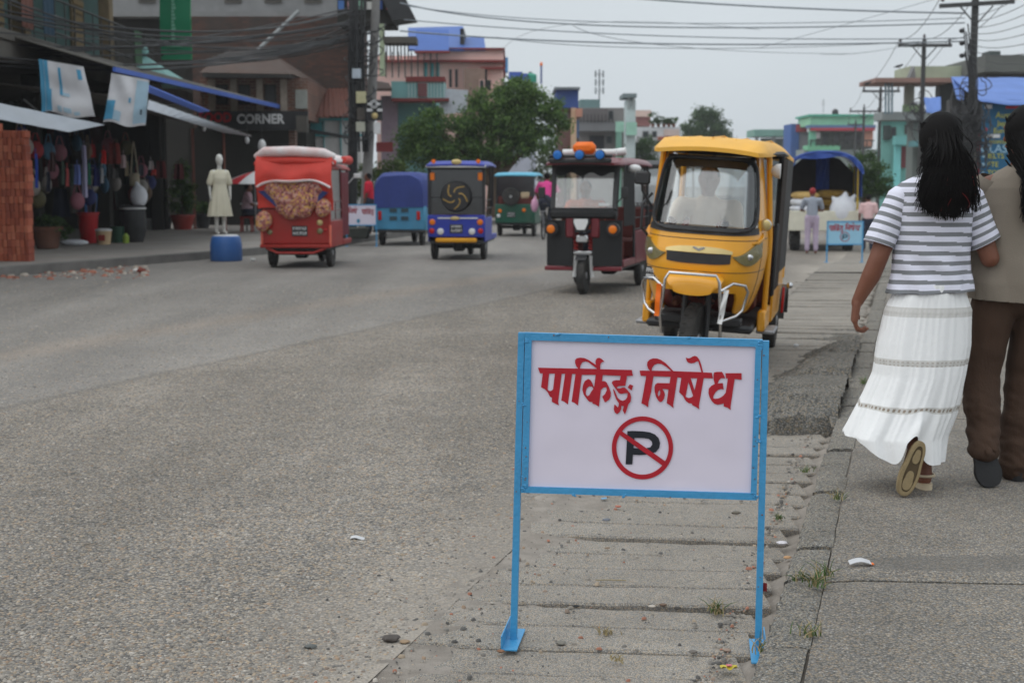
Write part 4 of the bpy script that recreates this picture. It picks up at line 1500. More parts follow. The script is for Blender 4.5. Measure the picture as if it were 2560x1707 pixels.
def wheel(par, x, y, r=0.24, w=0.10, rimc=None, steer=0.0, z=None):
    z = r if z is None else z
    h = w / 2
    pr = [(r * 0.60, -h * 0.8), (r * 0.80, -h), (r * 0.94, -h * 0.92), (r, -h * 0.55), (r, h * 0.55), (r * 0.94, h * 0.92), (r * 0.80, h), (r * 0.60, h * 0.8)]
    o = part(par, 'wheel', MB().lathe(pr, (0, 0, 0), 28, 'X'), M_tyre, 40)
    o.location = (x, y, z)
    o.rotation_euler = (0, 0, steer)
    mb = MB()
    for k in range(24):
        a = 2 * math.pi * k / 24
        for q in (-0.4, 0.4):
            c, s_ = math.cos(a + q * 0.1), math.sin(a + q * 0.1)
            mb.bar((h * q - 0.012, r * 1.005 * c, r * 1.005 * s_), (h * q + 0.012, r * 1.005 * c, r * 1.005 * s_), 0.022, 0.008, (0, c, s_))
    part(o, 'tread', mb, M_tyre)['kind'] = 'stuff'
    part(o, 'rim', MB().lathe([(r * 0.61, -h * 0.55), (r * 0.60, -h * 0.3), (r * 0.25, -h * 0.5), (r * 0.16, -h * 0.95), (0.012, -h * 1.0)], (0, 0, 0), 20, 'X'), rimc or M_met, 30)
    part(o, 'rim', MB().lathe([(r * 0.61, h * 0.55), (r * 0.60, h * 0.3), (r * 0.25, h * 0.5), (r * 0.16, h * 0.95), (0.012, h * 1.0)], (0, 0, 0), 20, 'X'), rimc or M_met, 30)
    return o


def plate(par, c, w_, h_, fy=-1, dark=True, rot=0.0):
    o = part(par, 'number_plate', MB().cbox(-w_ / 2, w_ / 2, -0.006, 0.006, -h_ / 2, h_ / 2, 0.004), M_blk if dark else M_whp)
    o.location = c
    o.rotation_euler = (0, 0, rot + (0 if fy < 0 else math.pi))
    mb = MB()
    for row in (0.22, -0.24):
        x = -w_ * 0.42
        while x < w_ * 0.38:
            dw = rnd.uniform(0.06, 0.10) * w_
            for (a, b, c_, d) in ((0, .3, -.5, .5), (.3, 1, .25, .5), (.3, .9, -.12, .12)):
                if rnd.random() < 0.8:
                    mb.box(x + a * dw, x + b * dw, -0.009, -0.0065, h_ * (row + c_ * 0.32), h_ * (row + d * 0.32))
            x += dw + 0.035 * w_
    part(o, 'plate_marks', mb, M_whp if dark else M_blk, None)
    return o


def disc(c, r, d=0.03, n=18, fy=-1):
    return MB().lathe([(r, 0), (r, fy * d * 0.6), (r * 0.8, fy * d * 0.9), (r * 0.3, fy * d)], c, n, 'Y')


def rick_frame(a):                                   # heading: rear towards the horizon along angle a
    return -a


def lattice(par, name, x, y0, y1, z0, z1, m_, n=4):
    mb = MB()
    for i in range(n + 1):
        z = z0 + (z1 - z0) * i / n
        mb.tube([(x, y0, z), (x, y1, z)], 0.009, 6)
    for i in range(3):
        y = y0 + (y1 - y0) * i / 2
        mb.tube([(x, y, z0), (x, y, z1)], 0.009, 6)
    return part(par, name, mb, m_)


def place(o, p):                                     # a vehicle's own point in the street
    return V(o.location) + o.rotation_euler.to_matrix() @ V(p)


# ---- yellow rickshaw
AY = R(14.0)
p = G(1734, 458 + 4935 / 10.4)
yel = thing('rickshaw', 'yellow electric rickshaw with rounded front and chrome crash bars', 'rickshaw', p + V((0, 0, 0.012)), rick_frame(AY))
yel.rotation_euler = (0, R(3.6), rick_frame(AY))     # leaning into its turn
PROF = [(0.40, 0.30, -0.10), (0.46, 0.335, -0.16), (0.52, 0.365, -0.21), (0.60, 0.395, -0.25), (0.70, 0.422, -0.29), (0.80, 0.437, -0.305), (0.90, 0.448, -0.30), (1.0, 0.443, -0.27), (1.08, 0.432, -0.245), (1.2, 0.415, -0.19), (1.3, 0.402, -0.14), (1.5, 0.372, -0.045), (1.64, 0.352, 0.02)]


def ysurf(t, z, off=0.0):                            # t: 0 = one side, 0.5 = nose, 1 = other side
    hw, yf = table(PROF, z)
    hw += off
    yf -= off
    a = math.pi * t
    c, s_ = math.cos(a), math.sin(a)
    yb = 0.42
    return V((hw * math.copysign(abs(c) ** 0.62, c), yb - (yb - yf) * abs(s_) ** 0.62, z))


def ypatch(t0, t1, z0, z1, off, th, nu=24, nv=10, fn=None):
    mb = MB()

    def fo(u, v, o):
        t, z = t0 + (t1 - t0) * u, z0 + (z1 - z0) * v
        if fn:
            t, z = fn(u, v)
        return ysurf(t, z, o)
    A = [[fo(i / nu, j / nv, off) for i in range(nu + 1)] for j in range(nv + 1)]
    B = [[fo(i / nu, j / nv, off - th) for i in range(nu + 1)] for j in range(nv + 1)]
    I = lambda i, j: j * (nu + 1) + i
    N = (nu + 1) * (nv + 1)
    fs = []
    for j in range(nv):
        for i in range(nu):
            q = (I(i, j), I(i + 1, j), I(i + 1, j + 1), I(i, j + 1))
            fs += [q, tuple(k + N for k in q[::-1])]
    for i in range(nu):
        fs += [(I(i, 0), I(i + 1, 0), I(i + 1, 0) + N, I(i, 0) + N), (I(i, nv), I(i, nv) + N, I(i + 1, nv) + N, I(i + 1, nv))]
    for j in range(nv):
        fs += [(I(0, j), I(0, j) + N, I(0, j + 1) + N, I(0, j + 1)), (I(nu, j), I(nu, j + 1), I(nu, j + 1) + N, I(nu, j) + N)]
    return mb.add([q for r_ in A for q in r_] + [q for r_ in B for q in r_], fs)


cowl = part(yel, 'front_cowl', ypatch(0.0, 1.0, 0.52, 1.06, 0.0, 0.02, 48, 20, fn=lambda u, v: (u, (0.46 + 0.16 * sm((0.24 - abs(u - 0.5)) / 0.05)) * (1 - v) + 1.06 * v)), M_yel, 45)
for t0, t1 in ((0.0, 0.165), (0.835, 1.0)):
    part(yel, 'windscreen_pillar', ypatch(t0, t1, 1.061, 1.64, 0.0, 0.03, 10, 14, fn=(lambda u, v, t0=t0, t1=t1: ((t0 + (t1 - t0) * u if t0 > 0.5 and False else (t0 + (t1 - t0) * u * (1 - 0.25 * v) if t0 < 0.5 else t1 - (t1 - t0) * (1 - u) * (1 - 0.25 * v))), 1.061 + 0.579 * v))), M_yel, 45)
part(yel, 'windscreen', ypatch(0.18, 0.82, 1.10, 1.60, 0.004, 0.008, 24, 10), M_glass, 45)
sur = MB()
loop = []
for k in range(80):                                  # rounded rubber surround
    a = 2 * math.pi * k / 80
    c, s_ = math.cos(a), math.sin(a)
    u, v = math.copysign(abs(c) ** 0.45, c), math.copysign(abs(s_) ** 0.45, s_)
    loop.append(ysurf(0.5 + u * (0.315 + 0.012 * v), 1.335 + v * 0.262 - 0.012 * (1 - u * u), 0.012))
sur.tube(loop, 0.014, 6, closed=True)
part(yel, 'windscreen_surround', sur, M_blk, 60)
part(yel, 'lower_screen_band', ypatch(0.17, 0.83, 1.035, 1.085, 0.006, 0.006, 24, 4, fn=lambda u, v: (0.17 + 0.66 * u, 1.035 + 0.018 * (2 * u - 1) ** 2 + (0.055 - 0.012 * (2 * u - 1) ** 2) * v)), M_blk, 45)
part(yel, 'sun_band', ypatch(0.19, 0.81, 1.515, 1.60, 0.0035, 0.004, 24, 4, fn=lambda u, v: (0.19 + 0.62 * u, 1.515 - 0.02 * (2 * u - 1) ** 2 + (0.085 + 0.02 * (2 * u - 1) ** 2) * v)), M_blk, 45)
# lamps and grille
for sd in (0, 1):
    def lf(u, v, sd=sd):
        t = 0.135 + 0.245 * u
        zt = 1.005 - 0.115 * sm(u)
        zb = 0.955 - 0.155 * math.sin(math.pi * min(1, 0.12 + u * 0.62)) + 0.045 * u
        return ((t if sd else 1 - t), zb + (zt - zb) * v)
    l_ = part(yel, 'headlight', ypatch(0, 1, 0, 1, 0.012, 0.02, 10, 8, fn=lf), M_lens, 40)
    part(l_, 'bulb', MB().sph(ysurf(0.27 if sd else 0.73, 0.89, 0.014), (0.028, 0.010, 0.022), 10, 7), M_chr, 60)
grille = part(yel, 'grille', ypatch(0.33, 0.67, 0.835, 0.905, 0.008, 0.012, 20, 4, fn=lambda u, v: (0.39 + 0.22 * u, 0.825 + 0.012 * (2 * u - 1) ** 2 + 0.075 * v)), M_blk, 45)
trim = part(yel, 'chrome_trim', ypatch(0.325, 0.675, 0.905, 0.95, 0.012, 0.012, 20, 4, fn=lambda u, v: (0.385 + 0.23 * u, 0.905 + (0.045 - 0.025 * abs(2 * u - 1) ** 2) * v)), M_gold, 45)
bp_ = ysurf(0.5, 0.93, 0.02)
mb = MB()
for sd in (-1, 1):
    mb.flat([[(0, -0.014), (sd * 0.045, 0.010), (sd * 0.038, 0.018), (sd * 0.012, 0.010), (0, 0.004)]], lambda x, y, t: (bp_.x + x, bp_.y + t, bp_.z + y), 0.008)
part(trim, 'winged_badge', mb, M_chr, None)
for sd in (-1, 1):                                   # raised creases beside the lamps
    part(cowl, 'crease', MB().tube([ysurf(0.5 + sd * 0.40, 1.06, 0.0), ysurf(0.5 + sd * 0.37, 1.02, 0.006), ysurf(0.5 + sd * 0.31, 0.99, 0.004), ysurf(0.5 + sd * 0.26, 0.985, 0.0)], [0.008, 0.018, 0.016, 0.006], 6), M_yel, 60)
seam = MB()
for z_ in (0.79, 1.02):
    seam.tube([ysurf(t_, z_ - 0.02 * math.sin(math.pi * t_), 0.0005) for t_ in np.linspace(0.02, 0.98, 30)], 0.0028, 5)
for t_ in (0.12, 0.88):
    seam.tube([ysurf(t_, z_, 0.0005) for z_ in np.linspace(0.50, 1.05, 12)], 0.0028, 5)
part(cowl, 'panel_seam', seam, M_blk, 60)
# mudguard, fork and wheels
rings = []
for i in range(13):
    t = i / 12
    a = math.pi * (0.02 + 0.60 * t)
    yc, zc = -0.14 - 0.40 * math.cos(a * 0.85) * 0.95, 0.615 + 0.130 * math.sin(math.pi * (0.12 + 0.62 * t))
    wv = 0.10 + 0.105 * math.sin(math.pi * min(1, 0.12 + t * 0.75))
    rings.append([(wv * math.cos(q), yc, zc - 0.02 + 0.045 * math.sin(q) * (1 if math.sin(q) > 0 else 0.7)) for q in np.linspace(0, 2 * math.pi, 20, endpoint=False)])
part(yel, 'mudguard', MB().loft(rings), M_yel, 60)
wheel(yel, 0.0, -0.20, 0.265, 0.105, M_met, R(-8))
wheel(yel, -0.43, 1.92, 0.245, 0.11)
wheel(yel, 0.43, 1.92, 0.245, 0.11)
fork = MB()
for sd in (-1, 1):
    fork.tube([(sd * 0.085, -0.14, 0.66), (sd * 0.085, -0.20, 0.265)], 0.022, 8)
    fork.tube([(sd * 0.085 + 0.035 * math.cos(k * 0.9), -0.10 + 0.035 * math.sin(k * 0.9), 0.58 - k * 0.007) for k in range(40)], 0.006, 5)
part(yel, 'front_fork', fork, M_blk)
part(yel, 'axle', MB().tube([(-0.40, 1.92, 0.245), (0.40, 1.92, 0.245)], 0.045, 10).cbox(-0.12, 0.12, 1.80, 2.04, 0.16, 0.34, 0.03), M_blk)
# chassis and cabin
part(yel, 'floor', MB().cbox(-0.40, 0.40, 0.10, 2.30, 0.30, 0.36, 0.02).cbox(-0.32, 0.32, -0.02, 0.12, 0.36, 0.42, 0.01), M_blk)
for sd in (-1, 1):
    part(yel, 'side_panel', MB().cbox(sd * 0.46, sd * 0.485, 0.95, 2.28, 0.32, 0.80, 0.01), M_yel)
    part(yel, 'door_sill', MB().cbox(sd * 0.41, sd * 0.47, 0.36, 0.96, 0.30, 0.46, 0.012), M_yel)
    part(yel, 'door_pillar', MB().tube([(sd * 0.45, 0.50, 0.42), (sd * 0.45, 0.46, 1.0), (sd * 0.40, 0.40, 1.63)], 0.022, 8), M_yel)
    part(yel, 'rear_pillar', MB().tube([(sd * 0.47, 2.22, 0.60), (sd * 0.46, 2.20, 1.64)], 0.026, 8), M_yel)
    part(yel, 'cabin_pillar', MB().tube([(sd * 0.475, 1.0, 0.60), (sd * 0.46, 1.0, 1.66)], 0.024, 8), M_blk)
    part(yel, 'rubber_strip', MB().cbox(sd * 0.47, sd * 0.50, 0.66, 0.74, 0.55, 1.12, 0.012), M_blk)
    part(yel, 'step', MB().cbox(sd * 0.40, sd * 0.54, 0.50, 0.95, 0.27, 0.30, 0.008), M_met)


def curtain(sd, y0, y1, z0, z1, x):
    return MB().shell(lambda u, v: (sd * (x + 0.012 * math.sin(u * 26) * (1 - 0.4 * v)), y0 + (y1 - y0) * u, z0 + (z1 - z0) * v), 40, 6, (sd, 0, 0), 0.004)


part(yel, 'rolled_curtain', curtain(1, 0.72, 1.20, 0.60, 1.62, 0.490), M_curt, 60)
part(yel, 'side_curtain', curtain(1, 1.22, 2.20, 0.70, 1.62, 0.485), M_blk, 60)
part(yel, 'rear_curtain', MB().shell(lambda u, v: (-0.46 + 0.92 * u, 2.22 + 0.01 * math.sin(u * 30), 0.8 + 0.84 * v), 30, 4, (0, 1, 0), 0.004), M_clear, 60)
part(yel, 'rear_frame', MB().tube([(-0.20, 2.22, 0.8), (-0.20, 2.22, 1.64)], 0.014, 6).tube([(0.14, 2.22, 0.8), (0.14, 2.22, 1.64)], 0.014, 6).tube([(-0.46, 2.22, 0.8), (0.46, 2.22, 0.8)], 0.014, 6), M_blk)
part(yel, 'driver_seat', MB().cbox(-0.36, 0.36, 0.62, 0.98, 0.40, 0.66, 0.05), M_seat)
part(yel, 'driver_backrest', MB().cbox(-0.34, 0.34, 0.99, 1.05, 0.60, 1.02, 0.02), M_seat)
part(yel, 'bench_seat', MB().cbox(-0.44, 0.44, 1.72, 2.12, 0.36, 0.64, 0.05), M_seat)
part(yel, 'bench_backrest', MB().cbox(-0.44, 0.44, 2.13, 2.20, 0.62, 1.05, 0.03), M_seat)
part(yel, 'dashboard', MB().cbox(-0.36, 0.36, 0.02, 0.20, 0.90, 1.03, 0.04), M_blk)
hb = part(yel, 'handlebar', MB().tube([(-0.30, 0.34, 1.02), (-0.22, 0.28, 1.06), (-0.06, 0.22, 1.04), (0.06, 0.22, 1.04), (0.22, 0.28, 1.06), (0.30, 0.34, 1.02)], 0.013, 8), M_chr)
part(hb, 'steering_stem', MB().tube([(0, 0.22, 1.04), (0, 0.02, 0.55)], 0.022, 8), M_blk)


def roof_mesh(hw0, hw1, y0, y1, z0, crown, th, over=0.0, n=26, m=18, dome=0.05):
    def f(u, v):
        y = y0 + (y1 - y0) * v
        hw = hw0 + (hw1 - hw0) * v
        hw -= 0.06 * (1 - sm(v / 0.08)) + 0.03 * sm((v - 0.94) / 0.06)
        x = (2 * u - 1) * hw
        e = sm((1 - abs(2 * u - 1)) / 0.16) * 1.0
        ev = sm(v / 0.10) * sm((1 - v) / 0.06)
        z = z0 + crown * (1 - (2 * u - 1) ** 2) * 0.5 + th * e * ev + dome * math.sin(math.pi * v)
        return (x, y, z)
    mb = MB().shell(f, n, m, (0, 0, -1), 0.03)
    return mb


rf = part(yel, 'roof', roof_mesh(0.42, 0.50, -0.17, 2.36, 1.635, 0.05, 0.065, dome=0.035), M_yroof, 60)
for k in range(5):
    part(rf, 'roof_rib', MB().tube([(-0.34 + 0.17 * k, 0.06 + 0.02 * abs(k - 2), 1.716 + 0.016 * (2 - abs(k - 2)) * 0.6), (-0.37 + 0.185 * k, 0.9, 1.752 + 0.015 * (2 - abs(k - 2)) * 0.6), (-0.37 + 0.185 * k, 1.9, 1.742 + 0.015 * (2 - abs(k - 2)) * 0.6)], 0.005, 6), M_yroof, 60)
part(yel, 'roof_frame', MB().tube([(-0.40, 0.04, 1.635), (0.40, 0.04, 1.635)], 0.02, 6).tube([(-0.46, 2.2, 1.65), (0.46, 2.2, 1.65)], 0.02, 6).tube([(-0.40, 0.04, 1.635), (-0.46, 1.0, 1.66), (-0.46, 2.2, 1.65)], 0.02, 6).tube([(0.40, 0.04, 1.635), (0.46, 1.0, 1.66), (0.46, 2.2, 1.65)], 0.02, 6), M_blk)
# chrome bars
part(yel, 'crash_bar', MB().tube([(-0.21, -0.40, 0.32), (-0.215, -0.53, 0.46), (-0.19, -0.56, 0.72), (-0.165, -0.56, 0.765), (0.165, -0.56, 0.765), (0.19, -0.56, 0.72), (0.215, -0.53, 0.46), (0.21, -0.40, 0.32)], 0.0115, 10), M_chr, 60)
for sd in (-1, 1):
    part(yel, 'side_bar', MB().tube([(sd * 0.205, -0.545, 0.66), (sd * 0.28, -0.50, 0.715), (sd * 0.36, -0.42, 0.70), (sd * 0.38, -0.38, 0.655), (sd * 0.35, -0.38, 0.52), (sd * 0.31, -0.42, 0.48), (sd * 0.21, -0.52, 0.44)], 0.0105, 10), M_chr, 60)
part(yel, 'orange_ribbon', MB().shell(lambda u, v: (-0.215 - 0.035 * u, -0.565 + 0.008 * math.sin(9 * v), 0.68 - 0.23 * v), 3, 10, (0, 1, 0), 0.006), M_orng, 60)
part(yel, 'white_scarf', MB().shell(lambda u, v: (0.225 + 0.035 * u - 0.03 * v, -0.55 + 0.012 * math.sin(8 * v + 3 * u), 0.67 - 0.24 * v), 4, 10, (0, 1, 0), 0.006), M_whp, 60)
part(yel, 'mirror', MB().tube([(-0.40, -0.02, 1.20), (-0.47, -0.10, 1.32), (-0.47, -0.12, 1.38)], 0.009, 6).cbox(-0.53, -0.41, -0.15, -0.11, 1.36, 1.46, 0.015), M_blk)
part(yel, 'mirror_arm', MB().tube([(-0.40, -0.05, 0.98), (-0.455, -0.12, 1.05), (-0.46, -0.10, 1.22), (-0.41, 0.0, 1.30)], 0.011, 6), M_blk)
ind = part(yel, 'indicator', MB().lathe([(0.03, 0), (0.045, -0.03), (0.03, -0.05)], (0.435, 0.12, 1.12), 14, 'Y'), M_chr, 40)
part(ind, 'lens', disc((0.435, 0.07, 1.12), 0.04, 0.02), M_gold, 40)
plate(yel, (-0.335, -0.165, 0.72), 0.15, 0.10, -1, True, R(-38))
part(yel, 'horn_speaker', MB().lathe([(0.058, 0.02), (0.052, -0.015), (0.03, -0.04), (0.015, -0.07)], (0.47, 0.42, 1.52), 18, 'X'), M_whp, 40)
part(yel, 'reflector', MB().cbox(0.52, 0.54, 1.62, 1.65, 0.34, 0.56, 0.006), M_rlens)
part(yel, 'marker_lamp', MB().tube([(0.44, 1.6, 0.58), (0.57, 1.58, 0.58)], 0.009, 6).sph((0.58, 1.58, 0.58), 0.028, 10, 7), M_chr, 60)
part(yel, 'rear_mudguard', MB().shell(lambda u, v: (0.50 + 0.05 * v, 1.92 + 0.30 * math.cos(math.pi * (1 - u)), 0.245 + 0.30 * math.sin(math.pi * (0.05 + 0.9 * u))), 14, 2, (0, 0, 1), 0.006), M_blk, 60)
# driver
M_beige = mat('beige_shirt', lin((240, 226, 204)), 0.9, var=0.06, bump=0.2, bscale=60)
M_jean = mat('dark_trousers', lin((52, 56, 70)), 0.9, var=0.1)
SEAT = dict(hip=(0.06, 0.78, 0.72), neck=(0.06, 0.74, 1.18), head=(0.06, 0.71, 1.335), sl=(0.26, 0.73, 1.13), el=(0.31, 0.58, 0.92), wl=(0.24, 0.40, 1.0), sr=(-0.14, 0.73, 1.13), er=(-0.20, 0.58, 0.92), wr=(-0.16, 0.40, 1.0),
            kl=(0.18, 0.36, 0.72), al=(0.18, 0.30, 0.48), kr=(-0.06, 0.36, 0.72), ar=(-0.06, 0.30, 0.48), look=(0, -1, 0))
figure('person', 'driver in a pale beige shirt behind the windscreen of the yellow rickshaw', place(yel, (-0.12, -0.12, 0.06)), yel.rotation_euler.z, SEAT, M_beige, M_jean, vox=0.014, sleeve=1.0, scale=1.02).rotation_euler = yel.rotation_euler

# ---- open e-rickshaws: shared parts
M_vinyl = mat('black_vinyl', (0.014, 0.014, 0.015), 0.7, var=0.2, bump=0.2, bscale=25)


def rick_body(t, paint, roofm, hw=0.50, y0=-0.1, y1=2.25, zr=1.70, seat=M_seat, low=0.34, wheels=True, front_w=True, frame=None):
    frame = frame or M_blk
    part(t, 'floor', MB().cbox(-hw + .03, hw - .03, 0.15, y1, low - .04, low + 0.02, 0.015), M_blk)
    for sd in (-1, 1):
        part(t, 'side_panel', MB().cbox(sd * (hw - 0.025), sd * hw, 1.0, y1 - .02, low, 0.78, 0.01), paint)
        part(t, 'sill', MB().cbox(sd * (hw - 0.07), sd * hw, 0.12, 0.98, low, low + 0.09, 0.01), paint)
        part(t, 'front_pillar', MB().tube([(sd * (hw - 0.09), 0.02, 0.95), (sd * (hw - 0.07), 0.14, zr)], 0.02, 8), frame)
        part(t, 'middle_pillar', MB().tube([(sd * (hw - 0.02), 0.98, low + .05), (sd * (hw - 0.04), 0.98, zr)], 0.018, 8), frame)
        part(t, 'rear_pillar', MB().tube([(sd * (hw - 0.02), y1 - 0.04, low + .05), (sd * (hw - 0.04), y1 - 0.06, zr)], 0.018, 8), frame)
        lattice(t, 'side_rail', sd * (hw - 0.02), 1.0, y1 - 0.05, 0.80, 1.10, frame, 2)
    part(t, 'driver_seat', MB().cbox(-0.36, 0.36, 0.55, 0.92, low + .02, 0.66, 0.04), seat)
    part(t, 'bench_seat', MB().cbox(-hw + .06, hw - .06, y1 - .52, y1 - .12, low + .02, 0.66, 0.05), seat)
    part(t, 'bench_backrest', MB().cbox(-hw + .06, hw - .06, y1 - .12, y1 - .05, 0.64, 1.08, 0.03), seat)
    part(t, 'roof', roof_mesh(hw - 0.01, hw + 0.03, y0, y1 + 0.10, zr, 0.03, 0.055, dome=0.02), roofm, 60)
    if wheels:
        if front_w:
            wheel(t, 0, 0.0, 0.24, 0.10)
        wheel(t, -hw + 0.07, y1 - 0.42, 0.24, 0.10)
        wheel(t, hw - 0.07, y1 - 0.42, 0.24, 0.10)
        part(t, 'axle', MB().tube([(-hw + .1, y1 - .42, 0.24), (hw - .1, y1 - .42, 0.24)], 0.04, 8).cbox(-0.1, 0.1, y1 - .54, y1 - .3, 0.15, 0.32, 0.03), M_blk)


# ---- maroon rickshaw with roof lights
p = G(1458, 735)
mar = thing('rickshaw', 'maroon rickshaw with three blue roof lights and an orange roof box', 'rickshaw', p, rick_frame(R(15)))
rick_body(mar, M_mar, M_mar, 0.50, -0.20, 2.15, 1.66)
part(mar, 'windscreen', MB().shell(lambda u, v: (-0.38 + 0.76 * u, -0.02 + 0.14 * v, 1.10 + 0.52 * v), 6, 4, (0, 1, 0), 0.006), M_glass)
fr = MB()
for a, b in (((-.40, -.03, 1.08), (-.40, .12, 1.64)), ((.40, -.03, 1.08), (.40, .12, 1.64)), ((-.40, -.03, 1.08), (.40, -.03, 1.08)), ((-.40, .12, 1.64), (.40, .12, 1.64))):
    fr.bar(a, b, 0.05, 0.04)
part(mar, 'windscreen_frame', fr, M_blk)
part(mar, 'dashboard', MB().cbox(-0.43, 0.43, -0.10, 0.10, 0.96, 1.07, 0.03), M_vinyl)
part(mar, 'sun_strip', MB().shell(lambda u, v: (-0.38 + 0.76 * u, 0.10 - 0.035 * v, 1.62 - (0.10 + 0.025 * math.sin(u * 18)) * v), 24, 3, (0, -1, 0), 0.004), M_vinyl)
for sd in (-1, 1):
    part(mar, 'leg_shield', MB().shell(lambda u, v: (sd * (0.13 + 0.36 * u), -0.06 + 0.10 * u * u, 0.36 + 0.58 * v), 8, 6, (0, 1, 0), 0.03), M_vinyl, 40)
    part(mar, 'shield_edge', MB().cbox(sd * 0.13, sd * 0.50, -0.05, 0.05, 0.30, 0.355, 0.01), M_mar)
    part(mar, 'knee_panel', MB().cbox(sd * 0.10, sd * 0.22, -0.08, -0.02, 0.72, 0.98, 0.02), M_mar)
    i_ = part(mar, 'indicator', MB().lathe([(0.02, 0.02), (0.085, 0.0), (0.085, -0.05), (0.06, -0.055)], (sd * 0.40, -0.06, 0.83), 16, 'Y'), M_blk, 40)
    part(i_, 'lens', disc((sd * 0.40, -0.115, 0.83), 0.052, 0.025), M_amb, 40)
    part(mar, 'fork_leg', MB().tube([(sd * 0.095, -0.01, 0.55), (sd * 0.115, 0.0, 0.22)], 0.028, 8), M_whp)
    part(mar, 'spring', MB().tube([(sd * 0.10 + 0.03 * math.cos(k * 0.8), -0.01 + 0.03 * math.sin(k * 0.8), 0.78 - k * 0.0052) for k in range(46)], 0.009, 5), M_redp)
    part(mar, 'mirror', MB().tube([(sd * 0.42, 0.0, 1.15), (sd * 0.52, -0.05, 1.25)], 0.008, 6).cbox(sd * 0.49, sd * 0.58, -0.07, -0.04, 1.22, 1.36, 0.01), M_blk)
hl = part(mar, 'headlight', MB().flat([[(-.10, .09), (.10, .09), (.11, .04), (.06, -.09), (-.06, -.09), (-.11, .04)]], lambda x, y, t: (x, -0.16 + t, 0.88 + y), 0.10), M_blk, 30)
part(hl, 'lens', MB().flat([[(-.085, .075), (.085, .075), (.092, .035), (.05, -.06), (-.05, -.06), (-.092, .035)]], lambda x, y, t: (x, -0.175 + t, 0.885 + y), 0.02), M_whp, 30)
part(mar, 'front_mudguard', MB().shell(lambda u, v: (-0.07 + 0.14 * u, 0.27 * -math.cos(math.pi * (0.25 + 0.55 * v)), 0.25 + 0.27 * math.sin(math.pi * (0.25 + 0.55 * v))), 4, 10, (0, 0, 1), 0.006), M_blk, 60)
part(mar, 'fork_bridge', MB().cbox(-0.13, 0.13, -0.06, 0.04, 0.50, 0.56, 0.015).cbox(-0.08, 0.08, -0.12, -0.06, 0.66, 0.76, 0.015), M_chr)
rk = part(mar, 'light_bar', MB().tube([(-0.40, -0.20, 1.745), (0.40, -0.20, 1.745)], 0.022, 8).cbox(-0.40, 0.40, -0.26, -0.20, 1.66, 1.72, 0.015), M_blk)
for x in (-0.28, 0.0, 0.26):
    l_ = part(mar, 'roof_light', MB().lathe([(0.03, 0.05), (0.062, 0.02), (0.066, -0.03), (0.055, -0.035)], (x, -0.24, 1.76), 16, 'Y'), M_blk, 40)
    part(l_, 'lens', disc((x, -0.277, 1.76), 0.055, 0.02), M_blens, 40)
part(mar, 'orange_roof_box', MB().cbox(-0.16, 0.13, 0.02, 0.18, 1.77, 1.93, 0.05), M_orng, 40)
part(mar, 'roof_roll', MB().tube([(-0.34, 0.30, 1.80), (0.36, 0.30, 1.80)], 0.045, 10).tube([(0.30, 0.45, 1.80), (0.46, 0.45, 1.82)], 0.05, 10), M_whp, 60)
part(mar, 'side_lamp', MB().sph((0.56, 0.5, 1.60), (0.09, 0.06, 0.05), 10, 7), M_whp, 60)
part(mar, 'side_curtain', MB().shell(lambda u, v: (0.475 + 0.012 * math.sin(u * 30), 0.22 + 0.74 * u, 0.86 + 0.78 * v), 30, 4, (1, 0, 0), 0.004), M_vinyl, 60)
M_orshirt = mat('orange_shirt', lin((214, 110, 70)), 0.9, var=0.1)
S2 = dict(SEAT)
figure('person', 'driver in a faded orange shirt inside the maroon rickshaw', place(mar, (-0.18, -0.04, 0)), mar.rotation_euler.z, S2, M_orshirt, M_jean, vox=0.02, sleeve=0.8)
mb_st = part(mar, 'screen_sticker', MB().box(0.20, 0.34, -0.03, -0.027, 1.12, 1.16), M_whp)


# ---- rear of a rickshaw: tail panel, lamps, bumper
def lamps(t, y, items):
    for (x, z, r_, m_) in items:
        part(t, 'rear_lamp', disc((x, y, z), r_, 0.03, 14, 1), m_, 40)


def rear_place(px, py, a):
    return G(px, py), math.pi - a


# blue rickshaw seen from behind (own frame: tail at +Y, so the origin sits under the front wheel)
def rear_root(label, px, py, a, y1):
    q = G(px, py)
    f = V((math.sin(a), math.cos(a), 0))
    q2 = q + f * y1
    q2.z = T(q2.x, q2.y)
    return thing('rickshaw', label, 'rickshaw', q2, math.pi - a)


blu = rear_root('blue rickshaw seen from behind with a gold swirled black spare wheel cover', 1148, 648, R(5), 1.85)
rick_body(blu, M_blup, M_blup, 0.53, -0.15, 2.25, 1.74)
part(blu, 'tail_panel', MB().cbox(-0.53, 0.53, 2.22, 2.27, 0.42, 0.83, 0.02), M_blup)
part(blu, 'tail_trim', MB().cbox(-0.40, 0.34, 2.272, 2.28, 0.76, 0.785, 0.003), M_whp)
part(blu, 'badge', MB().sph((0.02, 2.285, 0.77), (0.09, 0.01, 0.035), 14, 7), M_gold, 60)
lamps(blu, 2.27, [(-0.44, 0.70, 0.055, M_amb), (0.44, 0.70, 0.055, M_amb), (-0.45, 0.54, 0.05, M_rlens), (0.45, 0.54, 0.05, M_rlens), (-0.29, 0.53, 0.06, M_whp), (0.29, 0.53, 0.06, M_whp)])
plate(blu, (0.0, 2.276, 0.58), 0.24, 0.16, 1)
part(blu, 'bumper', MB().cbox(-0.38, 0.38, 2.24, 2.33, 0.33, 0.41, 0.02), mat('yellow_bumper', lin((226, 158, 24)), 0.5))
part(blu, 'rear_screen', MB().shell(lambda u, v: (-0.50 + u, 2.20, 0.84 + 0.86 * v), 6, 4, (0, 1, 0), 0.005), glass('dark_plastic', (0.10, 0.10, 0.11), 0.08, 0.15))
